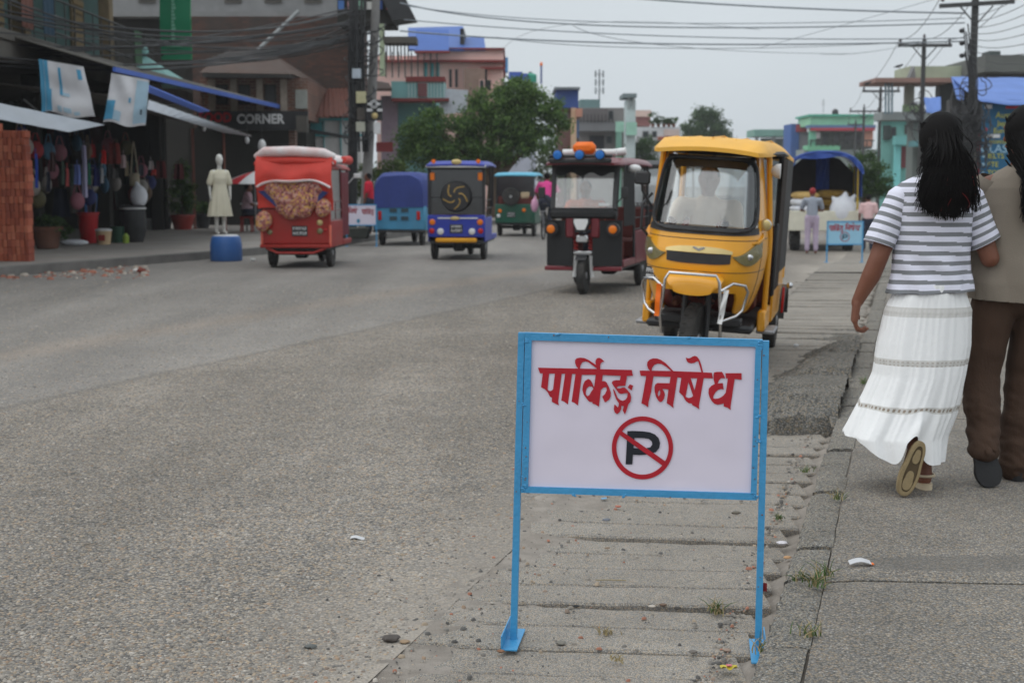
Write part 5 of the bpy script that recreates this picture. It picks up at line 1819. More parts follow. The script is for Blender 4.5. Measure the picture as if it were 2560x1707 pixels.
part(blu, 'rear_frame', MB().bar((-.5, 2.2, .84), (-.5, 2.2, 1.72), .06).bar((.5, 2.2, .84), (.5, 2.2, 1.72), .06).bar((-.5, 2.2, 1.68), (.5, 2.2, 1.68), .06).bar((-.5, 2.2, 1.15), (.5, 2.2, 1.15), .02), M_blk)
sp = part(blu, 'spare_wheel', MB().lathe([(0.10, -0.06), (0.26, -0.06), (0.285, 0.0), (0.26, 0.06), (0.05, 0.075)], (0.0, 2.28, 1.17), 28, 'Y'), M_blk, 40)
M_goldp = mat('gold_paint', lin((196, 160, 84)), 0.4, 0.4)
for k in range(5):
    a0 = 2 * math.pi * k / 5
    pts = []
    for j in range(14):
        t = j / 13
        a = a0 + 1.05 * sm(t * 1.4)
        r_ = 0.07 + 0.165 * min(1, t * 1.5)
        pts.append((r_ * math.cos(a), 2.348 - 0.02 * t, 1.17 + r_ * math.sin(a)))
    part(sp, 'gold_swirl', MB().tube(pts, 0.0125, 6), M_goldp, 60)
for x in (-0.42, 0.40):
    part(blu, 'roof_marker', disc((x, 2.35, 1.80), 0.04, 0.02, 12, 1), M_orng, 40)
part(blu, 'roof_badge', MB().sph((-0.02, 2.352, 1.79), (0.10, 0.012, 0.05), 14, 7), M_gold, 60)
part(blu, 'drip_rail', MB().cbox(-0.55, 0.55, 2.24, 2.34, 1.69, 1.735, 0.01), M_whp)
for x in (-.44, .44):
    part(blu, 'rear_marker', MB().cbox(x - .04, x + .04, 2.23, 2.245, 1.46, 1.60, .01), M_amb)

# red rickshaw with a load under a tarpaulin
M_tarpr = mat('red_white_tarpaulin', lin((206, 62, 50)), 0.6, var=0.2, scale=3, bump=0.3, bscale=14)
M_tarpw = mat('white_tarpaulin', lin((226, 220, 220)), 0.6, var=0.12, scale=4, bump=0.3, bscale=14, dirt=0.5, dirtcol=lin((220, 110, 90)))
M_tarpb = mat('blue_tarp_lining', lin((42, 52, 110)), 0.6, var=0.15, bump=0.2, bscale=14)


def sack_mat():
    m = bpy.data.materials.new('printed_sack')
    m.use_nodes = True
    t = m.node_tree
    b = t.nodes['Principled BSDF']
    b.inputs['Roughness'].default_value = 0.8
    tc = t.nodes.new('ShaderNodeTexCoord')
    vo = t.nodes.new('ShaderNodeTexVoronoi')
    vo.inputs['Scale'].default_value = 34
    t.links.new(tc.outputs['Object'], vo.inputs['Vector'])
    sp_ = t.nodes.new('ShaderNodeSeparateColor')
    t.links.new(vo.outputs['Color'], sp_.inputs[0])
    cr = t.nodes.new('ShaderNodeValToRGB')
    cr.color_ramp.interpolation = 'CONSTANT'
    e = cr.color_ramp.elements
    e[0].color = (*lin((176, 110, 100)), 1)
    e[1].position, e[1].color = 0.4, (*lin((206, 160, 88)), 1)
    for q, c in ((0.62, (196, 150, 140)), (0.8, (120, 62, 66))):
        n_ = e.new(q)
        n_.color = (*lin(c), 1)
    t.links.new(sp_.outputs[0], cr.inputs[0])
    t.links.new(cr.outputs[0], b.inputs['Base Color'])
    return m


M_sack = sack_mat()
red = rear_root('red rickshaw seen from behind, loaded high under a red and white tarpaulin', 752, 668, R(3), 1.95)
rick_body(red, M_redp, M_redp, 0.56, -0.10, 2.25, 1.66, frame=M_mar)
part(red, 'tail_panel', MB().cbox(-0.58, 0.58, 2.22, 2.28, 0.40, 0.98, 0.02), M_redp)
part(red, 'tail_ledge', MB().cbox(-0.58, 0.60, 2.20, 2.36, 0.34, 0.40, 0.015), M_redp)
part(red, 'tow_bar', MB().tube([(-.50, 2.30, .34), (-.30, 2.36, .26), (.30, 2.36, .26), (.50, 2.30, .34)], 0.022, 8), M_redp)
plate(red, (-0.06, 2.29, 0.62), 0.26, 0.17, 1)
lamps(red, 2.28, [(-0.40, 0.76, 0.05, M_gold), (-0.40, 0.62, 0.05, M_lens), (-0.49, 0.64, 0.025, M_rlens), (0.44, 0.60, 0.045, M_lens), (0.44, 0.70, 0.04, M_rlens)])
for x in (-0.575, 0.575):
    part(red, 'corner_strip', MB().cbox(x - .02, x + .02, 2.285, 2.30, 0.36, 0.72, .006), mat('faded_red_strip', lin((220, 110, 90)), .5))


def drape(u, v):                                   # red hood hanging over the load at the tail
    x = -0.64 + 1.26 * u
    b = mnoise.noise(V((u * 4, v * 4, 1.0)))
    z = 1.88 - 0.92 * v + 0.03 * math.sin(u * 9)
    y = 2.30 + 0.16 * math.sin(math.pi * min(1, v * 1.2)) + 0.05 * b
    return (x * (1 + 0.03 * b), y, z)


th_ = part(red, 'tarpaulin', MB().shell(lambda u, v: (-0.66 + 1.30 * u, 1.1 + 1.28 * v, 1.76 + 0.13 * math.sin(math.pi * u) ** 0.4 + 0.03 * mnoise.noise(V((u * 5, v * 5, 0))) - 0.05 * sm((v - .8) / .2)), 24, 14, (0, 0, 1), 0.03), M_tarpw, 60)
part(red, 'rolled_hood', MB().tube([(-0.66, 2.30, 1.84), (-0.5, 2.38, 1.90), (0.0, 2.40, 1.93), (0.48, 2.38, 1.92), (0.64, 2.28, 1.84)], [0.06, 0.085, 0.095, 0.09, 0.06], 12, flat=0.9), M_tarpw, 60)
part(red, 'hood_band', MB().tube([(-0.67, 2.28, 1.74), (-0.5, 2.37, 1.765), (0.0, 2.39, 1.78), (0.5, 2.37, 1.77), (0.65, 2.26, 1.72)], [0.06, 0.075, 0.08, 0.08, 0.06], 12, flat=0.8), M_tarpr, 60)
for u0, u1, vb, m_, nm in ((0.0, 0.24, 1.0, M_tarpr, 'hood_flap'), (0.76, 1.0, 0.98, M_tarpr, 'hood_flap')):
    part(red, nm, MB().shell(lambda u, v: V(drape(u0 + (u1 - u0) * u, v * vb)) + V((0, 0.03, 0)), 10, 12, (0, -1, 0), 0.008), m_, 60)
part(red, 'hood_top_flap', MB().shell(lambda u, v: V(drape(u, 0.05 + v * (0.40 + 0.16 * abs(2 * u - 1) ** 2))) + V((0, 0.05 + 0.03 * math.sin(u * 14) * v, 0)), 24, 8, (0, -1, 0), 0.008), M_tarpr, 60)
part(red, 'hood_hem', MB().tube([V(drape(u, 0.05 + (0.40 + 0.16 * abs(2 * u - 1) ** 2))) + V((0, 0.06 + 0.03 * math.sin(u * 14), 0)) for u in np.linspace(0.02, 0.98, 24)], 0.035, 8, flat=0.6), M_tarpw, 60)
for sd in (-1, 1):
    part(red, 'hood_lining', MB().flat([[(sd * 0.24, 1.48), (sd * 0.56, 1.42), (sd * 0.60, 1.28), (sd * 0.30, 1.02), (sd * 0.24, 1.15)]], lambda x, y, t: (x, 2.40 + t, y), 0.02), M_tarpb, 60)
mb = MB()
for (x_, z_, r_) in ((-.36, 1.34, .18), (-.18, 1.33, .2), (0, 1.33, .2), (.18, 1.33, .2), (.36, 1.34, .18), (-.26, 1.16, .19), (-.06, 1.14, .21), (.16, 1.15, .2), (.3, 1.2, .16), (-.14, .99, .17), (.06, .97, .18), (.18, 1.03, .16)):
    mb.sph((x_, 2.31 + rnd.uniform(-.02, .03), z_), (r_, r_ * .9, r_ * .95), 14, 9)
sk = organic_mesh('printed_sack', mb, M_sack, 0.03, 4)
s_o = solo('printed_sack', 'large pink and yellow printed sack bulging from the back of the red rickshaw', 'sack', sk, None, 'printed sacks on the red rickshaw', loc=red.location, rz=red.rotation_euler.z)
for (x, z, rr, lb) in ((-0.48, 1.02, 0.15, 'small printed sack at the right end of the red rickshaw load'), (0.52, 0.80, 0.16, 'small printed sack hanging low at the left corner of the red rickshaw')):
    mb = MB().sph((x, 2.36, z), (rr * .9, 0.12, rr), 14, 9).sph((x + .03, 2.36, z - rr * .5), (rr * .7, 0.11, rr * .7), 14, 9)
    solo('printed_sack', lb, 'sack', organic_mesh('printed_sack', mb, M_sack, 0.025, 3), None, 'printed sacks on the red rickshaw', loc=red.location, rz=red.rotation_euler.z)
part(red, 'side_curtain', MB().shell(lambda u, v: (-0.545 + 0.012 * math.sin(u * 20), 0.3 + 0.7 * u, 0.5 + 1.1 * v), 20, 3, (-1, 0, 0), 0.004), M_mar, 60)
part(red, 'mirror', MB().cbox(-0.72, -0.60, 0.0, 0.03, 1.50, 1.58, 0.01).tube([(-.5, 0.05, 1.4), (-.62, .02, 1.54)], .01, 6), M_whp)
part(red, 'front_tarp_end', MB().tube([(-0.62, 1.0, 1.82), (-0.70, 1.15, 1.80), (-0.66, 1.5, 1.80)], [0.05, 0.08, 0.06], 10), M_tarpr, 60)

# parked blue tempo
tem = rear_root('parked sky blue three-wheeler with a dark blue canvas hood, seen from behind', 1008, 612, R(5), 1.7)
tem['category'] = 'three-wheeler'
part(tem, 'tail_panel', MB().cbox(-0.60, 0.60, 2.14, 2.22, 0.34, 0.90, 0.04), M_temb)
for sd in (-1, 1):
    part(tem, 'side_panel', MB().cbox(sd * 0.57, sd * 0.60, 0.7, 2.14, 0.34, 0.90, 0.02), M_temb)
    part(tem, 'tail_light', MB().cbox(sd * 0.44 - 0.04, sd * 0.44 + 0.04, 2.22, 2.25, 0.58, 0.78, 0.01), M_rlens)
    for zz in (0.62, 0.80):
        q = part(tem, 'vent', MB().cbox(sd * 0.13 - 0.10, sd * 0.13 + 0.10, 2.222, 2.232, zz - 0.06, zz + 0.06, 0.008), M_temb)
        part(q, 'louvre', MB().box(sd * 0.13 - 0.085, sd * 0.13 + 0.085, 2.233, 2.238, zz - 0.045, zz + 0.045), mat('dark_vent', (0.03, 0.06, 0.08), 0.7))
hood = []
M_canv = mat('dark_blue_canvas', lin((52, 66, 130)), 0.75, var=0.2, scale=3, bump=0.35, bscale=10)
for y in np.linspace(0.5, 2.24, 8):
    k = 1 - 0.10 * sm((y - 2.0) / 0.24)
    hood.append([(0.62 * math.copysign(abs(math.cos(a)) ** 0.5, math.cos(a)) * k, y, 0.86 + 0.80 * abs(math.sin(a)) ** 0.5 * k + 0.012 * math.sin(a * 9 + y * 5)) for a in np.linspace(0, math.pi, 24)])
part(tem, 'canvas_hood', MB().loft(hood), M_canv, 60)
part(tem, 'front_cab', MB().cbox(-0.5, 0.5, -0.2, 0.5, 0.34, 1.0, 0.12), M_temb)
part(tem, 'bumper', MB().cbox(-0.6, 0.6, 2.2, 2.27, 0.30, 0.36, 0.01), M_blk)
wheel(tem, -0.46, 1.8, 0.22, 0.11)
wheel(tem, 0.46, 1.8, 0.22, 0.11)
wheel(tem, 0, 0.0, 0.22, 0.11)

# green rickshaw far ahead
grn = rear_root('dark green rickshaw with a pale blue roof, seen from behind beyond the others', 1292, 590, R(7), 1.85)
rick_body(grn, M_grn, mat('pale_blue_roof', lin((96, 178, 206)), 0.5), 0.53, -0.15, 2.25, 1.62)
part(grn, 'tail_panel', MB().cbox(-0.53, 0.53, 2.22, 2.27, 0.36, 0.86, 0.02), M_grn)
s_ = part(grn, 'spare_wheel', MB().lathe([(0.10, -0.05), (0.22, -0.05), (0.24, 0.0), (0.22, 0.05), (0.14, 0.05)], (0.10, 2.32, 1.06), 22, 'Y'), M_tyre, 40)
part(s_, 'rim', disc((0.10, 2.34, 1.06), 0.13, 0.03, 18, 1), M_whp, 40)
part(grn, 'cream_bundle', MB().cbox(-0.42, -0.10, 2.0, 2.2, 0.95, 1.22, 0.06), mat('cream_cloth', lin((200, 178, 146)), 0.9))
lamps(grn, 2.27, [(-0.24, 0.70, 0.05, M_amb), (0.40, 0.68, 0.05, M_amb), (0.44, 0.55, 0.05, M_whp)])
plate(grn, (0.1, 2.276, 0.58), 0.22, 0.14, 1)
part(grn, 'rear_screen', MB().shell(lambda u, v: (-0.48 + 0.96 * u, 2.18, 0.86 + 0.74 * v), 4, 4, (0, 1, 0), 0.004), MATS.get('x') or bpy.data.materials['dark_plastic'])

# dark rickshaw half hidden behind the maroon and yellow ones
dkr = thing('rickshaw', 'black rickshaw mostly hidden between the maroon and the yellow rickshaw', 'rickshaw', G(1628, 700), rick_frame(R(15)))
rick_body(dkr, M_blk, M_blk, 0.5, -0.2, 2.1, 1.66)
part(dkr, 'windscreen_frame', MB().bar((-.4, 0, 1.05), (-.4, .12, 1.64), .05).bar((.4, 0, 1.05), (.4, .12, 1.64), .05).bar((-.4, 0, 1.05), (.4, 0, 1.05), .05), M_blk)
part(dkr, 'front_apron', MB().shell(lambda u, v: (-0.46 + 0.92 * u, -0.05 + 0.10 * (2 * u - 1) ** 2, 0.34 + 0.66 * v), 10, 5, (0, 1, 0), 0.03), M_blk, 40)
part(dkr, 'windscreen', MB().shell(lambda u, v: (-0.38 + 0.76 * u, 0.0 + 0.12 * v, 1.07 + 0.55 * v), 4, 4, (0, 1, 0), 0.005), M_glass)

# ---- cargo truck on the right
p = G(2048, 632)
trk = thing('truck', 'small white cargo truck with a blue tarpaulin canopy, seen from behind', 'truck', p + V((0.2, 0.6, 0)), math.pi - R(10))
M_cream = mat('cream_tailgate', lin((222, 218, 200)), 0.6, var=0.1, scale=3, dirt=0.35, dirtcol=lin((170, 160, 140)))
M_tarp = mat('blue_tarpaulin', lin((46, 78, 158)), 0.5, var=0.2, scale=2.5, bump=0.4, bscale=7)
part(trk, 'tailgate', MB().cbox(-0.86, 0.86, 0.0, 0.05, 0.52, 1.02, 0.015), M_cream)
part(trk, 'bed', MB().box(-0.84, 0.84, -3.0, 0.0, 0.52, 0.62), M_blk)
for sd in (-1, 1):
    part(trk, 'side_gate', MB().cbox(sd * 0.83, sd * 0.87, -3.0, 0.0, 0.53, 1.06, 0.01), M_cream)
    for y in (-0.05, -1.5, -2.95):
        part(trk, 'canopy_pole', MB().tube([(sd * 0.84, y, 1.0), (sd * 0.84, y, 2.15)], 0.025, 8), mat('yellow_post', lin((190, 160, 60)), 0.6))
    wheel(trk, sd * 0.66, -0.62, 0.33, 0.26)
    wheel(trk, sd * 0.66, -3.5, 0.33, 0.2)
part(trk, 'cab', MB().cbox(-0.80, 0.80, -4.6, -3.1, 0.50, 2.0, 0.15), M_cream)
rings = []
for y in np.linspace(0.12, -3.05, 9):
    rings.append([(0.93 * math.copysign(abs(math.cos(a)) ** 0.8, math.cos(a)), y, 1.95 + 0.55 * math.sin(a) ** 1.0 + 0.02 * mnoise.noise(V((a * 3, y * 2, 0)))) for a in np.linspace(0, math.pi, 22)])
can = part(trk, 'canopy', MB().loft(rings, False, False, closed=False), M_tarp, 60)
part(can, 'canopy_edge', MB().tube([(0.94 * math.copysign(abs(math.cos(a)) ** 0.8, math.cos(a)), 0.13 + 0.02 * math.sin(a * 12), 1.93 + 0.55 * math.sin(a)) for a in np.linspace(0, math.pi, 30)], 0.035, 8), M_tarp, 60)
for sd in (-1, 1):
    part(can, 'canopy_side', MB().shell(lambda u, v: (sd * (0.92 + 0.03 * math.sin(u * 18) * v), 0.12 - 3.1 * u, 1.97 - (0.62 if sd < 0 else 0.35) * v + 0.04 * math.sin(u * 11) * v), 24, 5, (sd, 0, 0), 0.006), M_tarp, 60)
part(can, 'front_sheet', MB().flat([[(-0.9, 1.0), (0.9, 1.0), (0.9, 1.95), (0.5, 2.35), (0, 2.48), (-0.5, 2.35), (-0.9, 1.95)]], lambda x, y, t: (x, -2.4 + t, y), 0.02), M_curt)
part(can, 'valance', MB().shell(lambda u, v: (0.95 * math.copysign(abs(math.cos(math.pi * u)) ** 0.8, math.cos(math.pi * u)), 0.14 + 0.03 * math.sin(u * 40) * v, 1.95 + 0.55 * math.sin(math.pi * u) - (0.14 + 0.05 * math.sin(u * 17)) * v), 50, 3, (0, 1, 0), 0.006), M_tarp, 60)
part(can, 'hanging_flap', MB().shell(lambda u, v: (0.12 - 0.34 * u, -1.9 + 0.05 * math.sin(u * 9 + v * 4), 2.40 - 0.85 * v), 10, 8, (0, 1, 0), 0.006), M_tarp, 60)


def sackm(w_, h_, d_, m_, puff=0.5, nm='sack'):
    rings = []
    for i in range(9):
        t = -1 + 2 * i / 8
        k = (1 - abs(t) ** 3.0) ** 0.5 if abs(t) < 1 else 0.0
        k = max(k, 0.12)
        rings.append([(w_ / 2 * t, d_ / 2 * k * math.copysign(abs(math.cos(a)) ** 0.7, math.cos(a)), h_ / 2 + h_ / 2 * (0.75 + 0.25 * k) * k ** 0.5 * math.copysign(abs(math.sin(a)) ** 0.8, math.sin(a)) + 0.01 * mnoise.noise(V((t * 3, a, w_)))) for a in np.linspace(0, 2 * math.pi, 16, endpoint=False)])
    return MB().loft(rings).mesh(nm, m_, 60)


M_wsack = mat('white_poly_sack', lin((222, 224, 230)), 0.6, var=0.08, bump=0.3, bscale=20)
M_ysack = mat('tan_sack', lin((206, 172, 108)), 0.8, var=0.15, bump=0.3, bscale=30)
M_hay = mat('straw_sacking', lin((142, 112, 52)), 0.95, var=0.4, scale=14, bump=0.8, bscale=40)
sm_w, sm_y, sm_h = sackm(0.72, 0.20, 0.46, M_wsack), sackm(0.72, 0.20, 0.46, M_ysack), sackm(0.9, 0.26, 0.5, M_hay)
tops = ('topmost', 'upper', 'middle', 'lower')
for i in range(4):
    solo('sack', '%s white sack of the pile on the left of the truck bed' % ('bottom', 'second lowest', 'second highest', 'top')[i], 'sack', sm_w, None, 'sacks on the truck', loc=place(trk, (0.46 + rnd.uniform(-.03, .03), -0.28, 0.62 + 0.17 * i)), rz=trk.rotation_euler.z + rnd.uniform(-.1, .1))
solo('sack', 'tan sack lying on top of the white sacks on the truck', 'sack', sm_y, None, 'sacks on the truck', loc=place(trk, (0.44, -0.28, 0.62 + 0.68)), rz=trk.rotation_euler.z + .1)
for i in range(4):
    solo('straw_sack', '%s straw coloured sack stacked at the middle of the truck bed' % ('bottom', 'second lowest', 'second highest', 'top')[i], 'sack', sm_h, None, 'sacks on the truck', loc=place(trk, (-0.25 + rnd.uniform(-.03, .03), -0.75, 0.62 + 0.22 * i)), rz=trk.rotation_euler.z + rnd.uniform(-.1, .1))
mb = MB().sph((0, 0, 0.30), (0.27, 0.2, 0.32), 18, 10).cap((0, 0, 0.5), (0.04, 0, 0.66), 0.13, 0.05).cap((-.12, 0, .48), (-.2, 0, .58), .09, .04).cap((.12, 0, .48), (.22, 0, .62), .09, .04)
solo('sack', 'tall white sack standing upright at the right end of the tailgate', 'sack', organic_mesh('sack', mb, M_wsack, 0.025, 3), None, 'sacks on the truck', loc=place(trk, (-0.50, -0.16, 0.62)), rz=0).scale = (1.3, 1.2, 1.25)
# ------------------------------------------------------------------ helpers for the street fronts
def wpart(t, name, mb, m_, smooth=38):                 # a part whose mesh is given in street coordinates
    o = part(t, name, mb, m_, smooth)
    o.location = tuple(-c for c in t.location)
    return o


def wthing(name, label, cat, px, Y, group=None):
    b = at(px, 458, Y)
    return thing(name, label, cat, (b.x, Y, T(b.x, Y)), 0, group)


def fb(px0, px1, py0, py1, Y, D):                      # box whose front fills these photograph pixels at distance Y
    a, b = at(px0, py0, Y), at(px1, py1 if py1 is not None else 600, Y)
    z0 = b.z if py1 is not None else T(a.x, Y) - 0.1
    return MB().box(min(a.x, b.x), max(a.x, b.x), Y, Y + D, z0, a.z)


def slab(pts, th=0.03):                                # a flat panel through 3D corners, with thickness
    pts = [V(p) for p in pts]
    n = (pts[1] - pts[0]).cross(pts[2] - pts[0]).normalized() * th
    k = len(pts)
    return MB().add(pts + [p + n for p in pts], [tuple(range(k)), tuple(range(2 * k - 1, k - 1, -1))] + [(i, (i + 1) % k, (i + 1) % k + k, i + k) for i in range(k)])


def pxcable(pts, r=0.018, n=18, k=5):
    """a cable through photograph points (px, py, Y); three points give a smooth sag"""
    P = [at(*p) for p in pts]
    if len(P) == 3:
        a, b, c = P
        out = []
        for i in range(n + 1):
            t = i / n
            out.append(a * ((1 - t) * (1 - 2 * t)) + b * (4 * t * (1 - t)) + c * (t * (2 * t - 1)))
    else:
        out = P
    return MB().tube(out, r, k)


def col(name, rgb, rough=0.8, **kw):
    return mat(name, lin(rgb), rough, **kw)


def window(t, px0, px1, py0, py1, Y, m_frame, m_pane, d=0.06):
    w_ = wpart(t, 'window', fb(px0, px1, py0, py1, Y - d, d * 0.6), m_frame)
    a, b = at(px0, py0, Y), at(px1, py1, Y)
    e = (b.x - a.x) * 0.13
    part(w_, 'pane', MB().box(a.x + e, b.x - e, Y - d - 0.012, Y - d - 0.004, b.z + e, a.z - e), m_pane)
    return w_


def leaf_mat():
    m = bpy.data.materials.new('leaf')
    m.use_nodes = True
    t = m.node_tree
    b = t.nodes['Principled BSDF']
    b.inputs['Roughness'].default_value = 0.55
    b.inputs['Specular IOR Level'].default_value = 0.3
    a = t.nodes.new('ShaderNodeAttribute')
    a.attribute_name = 'col'
    t.links.new(a.outputs['Color'], b.inputs['Base Color'])
    tl = t.nodes.new('ShaderNodeBsdfTranslucent')
    t.links.new(a.outputs['Color'], tl.inputs['Color'])
    mx_ = t.nodes.new('ShaderNodeMixShader')
    mx_.inputs[0].default_value = 0.4
    t.links.new(b.outputs[0], mx_.inputs[1])
    t.links.new(tl.outputs[0], mx_.inputs[2])
    t.links.new(mx_.outputs[0], t.nodes['Material Output'].inputs[0])
    return m


M_leaf = leaf_mat()
M_bark = col('bark', (92, 76, 62), 0.9, var=0.3, bump=0.6, bscale=12, stretch=(1, 1, 0.2))


def crown_mesh(blobs, n, size, pal, seed=1, clump=0.35, flat=1.0):
    r = np.random.RandomState(seed)
    B = np.array([(*b[0], *(b[1] if isinstance(b[1], (tuple, list)) else (b[1],) * 3)) for b in blobs], dtype=float)
    vol = B[:, 3] * B[:, 4] * B[:, 5]
    nc = max(12, n // 55)
    bi = r.choice(len(B), nc, p=vol / vol.sum())
    d = r.normal(size=(nc, 3))
    d /= np.linalg.norm(d, axis=1, keepdims=True)
    rad = r.uniform(0.35, 1.02, (nc, 1)) ** 0.6
    cc = B[bi, :3] + d * rad * B[bi, 3:]
    cs = r.uniform(0.7, 1.3, nc) * clump
    cb = r.uniform(0.75, 1.25, nc)
    ci = r.randint(0, nc, n)
    P = cc[ci] + r.normal(size=(n, 3)) * cs[ci][:, None] * np.array([0.5, 0.5, 0.36])
    u = r.normal(size=(n, 3))
    u /= np.linalg.norm(u, axis=1, keepdims=True)
    w_ = np.cross(u, r.normal(size=(n, 3)) + np.array([0, 0, 0.9]))
    w_ /= np.linalg.norm(w_, axis=1, keepdims=True) + 1e-9
    L = size * r.uniform(0.6, 1.35, (n, 1))
    Wd = L * 0.42
    vs = np.stack([P - u * L * 0.5, P + w_ * Wd * 0.5, P + u * L * 0.5, P - w_ * Wd * 0.5], 1).reshape(-1, 3)
    fs = np.arange(n * 4).reshape(-1, 4)
    pal = np.array(pal)
    c = pal[r.randint(0, len(pal), n)] * cb[ci][:, None] * r.uniform(0.8, 1.2, (n, 1))
    return np_mesh('crown', vs, fs, M_leaf, np.clip(c, 0.005, 0.5))


GREENS = [(0.040, 0.085, 0.022), (0.055, 0.110, 0.028), (0.030, 0.065, 0.018), (0.080, 0.140, 0.035)]


def tree(name, label, base, blobs, n, size, seed, pal=GREENS, tr=0.16, cat='tree', clump=0.35, group=None):
    t = thing(name, label, cat, base, 0, group)
    top = max(b[0][2] for b in blobs)
    tk = part(t, 'trunk', MB().tube([(0, 0, -0.1), (0.05, 0.03, top * 0.3), (0.0, 0.0, top * 0.6), (0.05, 0, top * 0.9)], [tr * 1.25, tr, tr * 0.75, tr * 0.3], 10), M_bark, 60)
    for b in blobs:
        c = V(b[0])
        part(tk, 'limb', MB().tube([(0.02, 0, top * 0.28), V((0.02, 0, top * 0.28)).lerp(c, 0.5) + V((0, 0, 0.15)), c], [tr * 0.6, tr * 0.4, tr * 0.12], 7), M_bark, 60)
    part(t, 'crown', crown_mesh(blobs, n, size, pal, seed, clump), None)
    return t


# ------------------------------------------------------------------ left side: shop house A
M_stain_shade = col('stained_concrete_and_shade', (98, 94, 88), 0.92, var=0.35, scale=1.2, bump=0.3, bscale=20, dirt=0.6, dirtcol=(0.045, 0.043, 0.038))
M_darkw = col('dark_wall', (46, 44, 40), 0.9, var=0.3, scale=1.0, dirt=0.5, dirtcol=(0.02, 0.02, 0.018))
M_turq = col('turquoise_wall', (62, 92, 88), 0.85, var=0.25, scale=1.4, dirt=0.5, dirtcol=(0.06, 0.07, 0.06))
M_ycol = col('ochre_column', (120, 104, 78), 0.85, var=0.3, scale=2, dirt=0.7, dirtcol=(0.06, 0.055, 0.045))
M_iron = col('dark_iron', (52, 52, 50), 0.6, var=0.2)
M_grey = col('grey_render', (136, 136, 136), 0.9, var=0.22, scale=1.0, dirt=0.5, dirtcol=(0.11, 0.11, 0.11), bump=0.3, bscale=16)
M_brickw = None


def brick_mat(name, c1, c2, mortar, sc=1.0, dirt=0.5):
    m = bpy.data.materials.new(name)
    m.use_nodes = True
    t = m.node_tree
    b = t.nodes['Principled BSDF']
    b.inputs['Roughness'].default_value = 0.92
    tc = t.nodes.new('ShaderNodeTexCoord')
    mp = t.nodes.new('ShaderNodeMapping')
    mp.inputs['Rotation'].default_value = (R(90), 0, 0)
    t.links.new(tc.outputs['Object'], mp.inputs[0])
    br = t.nodes.new('ShaderNodeTexBrick')
    br.inputs['Scale'].default_value = 1.0
    br.inputs['Brick Width'].default_value = 0.24 * sc
    br.inputs['Row Height'].default_value = 0.085 * sc
    br.inputs['Mortar Size'].default_value = 0.010 * sc
    br.inputs['Color1'].default_value = (*c1, 1)
    br.inputs['Color2'].default_value = (*c2, 1)
    br.inputs['Mortar'].default_value = (*mortar, 1)
    t.links.new(mp.outputs[0], br.inputs['Vector'])
    n_ = t.nodes.new('ShaderNodeTexNoise')
    n_.inputs['Scale'].default_value = 0.9
    n_.inputs['Detail'].default_value = 8
    t.links.new(tc.outputs['Object'], n_.inputs['Vector'])
    r_ = t.nodes.new('ShaderNodeMapRange')
    r_.inputs['From Min'].default_value = 0.4
    r_.inputs['From Max'].default_value = 0.68
    r_.inputs['To Max'].default_value = dirt
    t.links.new(n_.outputs['Fac'], r_.inputs['Value'])
    mx_ = t.nodes.new('ShaderNodeMix')
    mx_.data_type = 'RGBA'
    mx_.inputs[7].default_value = (0.05, 0.045, 0.04, 1)
    t.links.new(r_.outputs[0], mx_.inputs[0])
    t.links.new(br.outputs['Color'], mx_.inputs[6])
    t.links.new(mx_.outputs[2], b.inputs['Base Color'])
    bp = t.nodes.new('ShaderNodeBump')
    bp.inputs['Distance'].default_value = 0.02
    t.links.new(br.outputs['Fac'], bp.inputs['Height'])
    bp.invert = True
    t.links.new(bp.outputs[0], b.inputs['Normal'])
    return m


M_brickw = brick_mat('sooty_brickwork', lin((98, 64, 52)), lin((70, 50, 44)), lin((66, 60, 56)), dirt=0.7)
M_brickp = brick_mat('worn_brickwork', lin((128, 82, 66)), lin((104, 70, 60)), lin((150, 136, 122)), dirt=0.4)

shopA = thing('shop_building', 'two storey shop house with open dark shop front and railed balcony at the left edge', 'building', (-9.3, 28, LT))
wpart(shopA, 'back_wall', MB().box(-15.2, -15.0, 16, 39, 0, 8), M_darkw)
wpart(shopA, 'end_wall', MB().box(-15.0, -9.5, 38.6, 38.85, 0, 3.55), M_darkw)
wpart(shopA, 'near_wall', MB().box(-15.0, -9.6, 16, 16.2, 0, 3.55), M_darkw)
wpart(shopA, 'balcony_slab', MB().cbox(-15.0, -8.75, 16, 38.9, 3.55, 3.86, 0.02), M_stain_shade)
wpart(shopA, 'balcony_edge', MB().cbox(-8.95, -8.70, 16, 36.3, 3.86, 4.05, 0.02), M_stain_shade)
wpart(shopA, 'upper_wall', MB().box(-10.6, -10.4, 16, 36, 3.86, 7.4), M_turq)
wpart(shopA, 'roof_slab', MB().box(-15.0, -8.6, 16, 36.4, 7.4, 7.7), M_stain_shade)
for y in (19.5, 23.0, 26.4, 31.9):
    wpart(shopA, 'column', MB().cbox(-9.2, -8.95, y - 0.16, y + 0.16, 3.86, 7.4, 0.02), M_ycol)
for y in (18.5, 23.4, 28.3, 33.2, 38.1):
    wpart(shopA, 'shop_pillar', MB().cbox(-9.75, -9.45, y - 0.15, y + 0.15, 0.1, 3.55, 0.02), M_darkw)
for z in (4.30, 4.62, 4.94):
    wpart(shopA, 'balcony_rail', MB().tube([(-8.85, 16, z), (-8.85, 36.2, z)], 0.022, 6), M_iron)
for k in range(26):
    y = 20.2 + k * 0.62
    wpart(shopA, 'baluster', MB().tube([(-8.85, y, 4.03), (-8.85, y, 4.95)], 0.014, 5), M_iron)
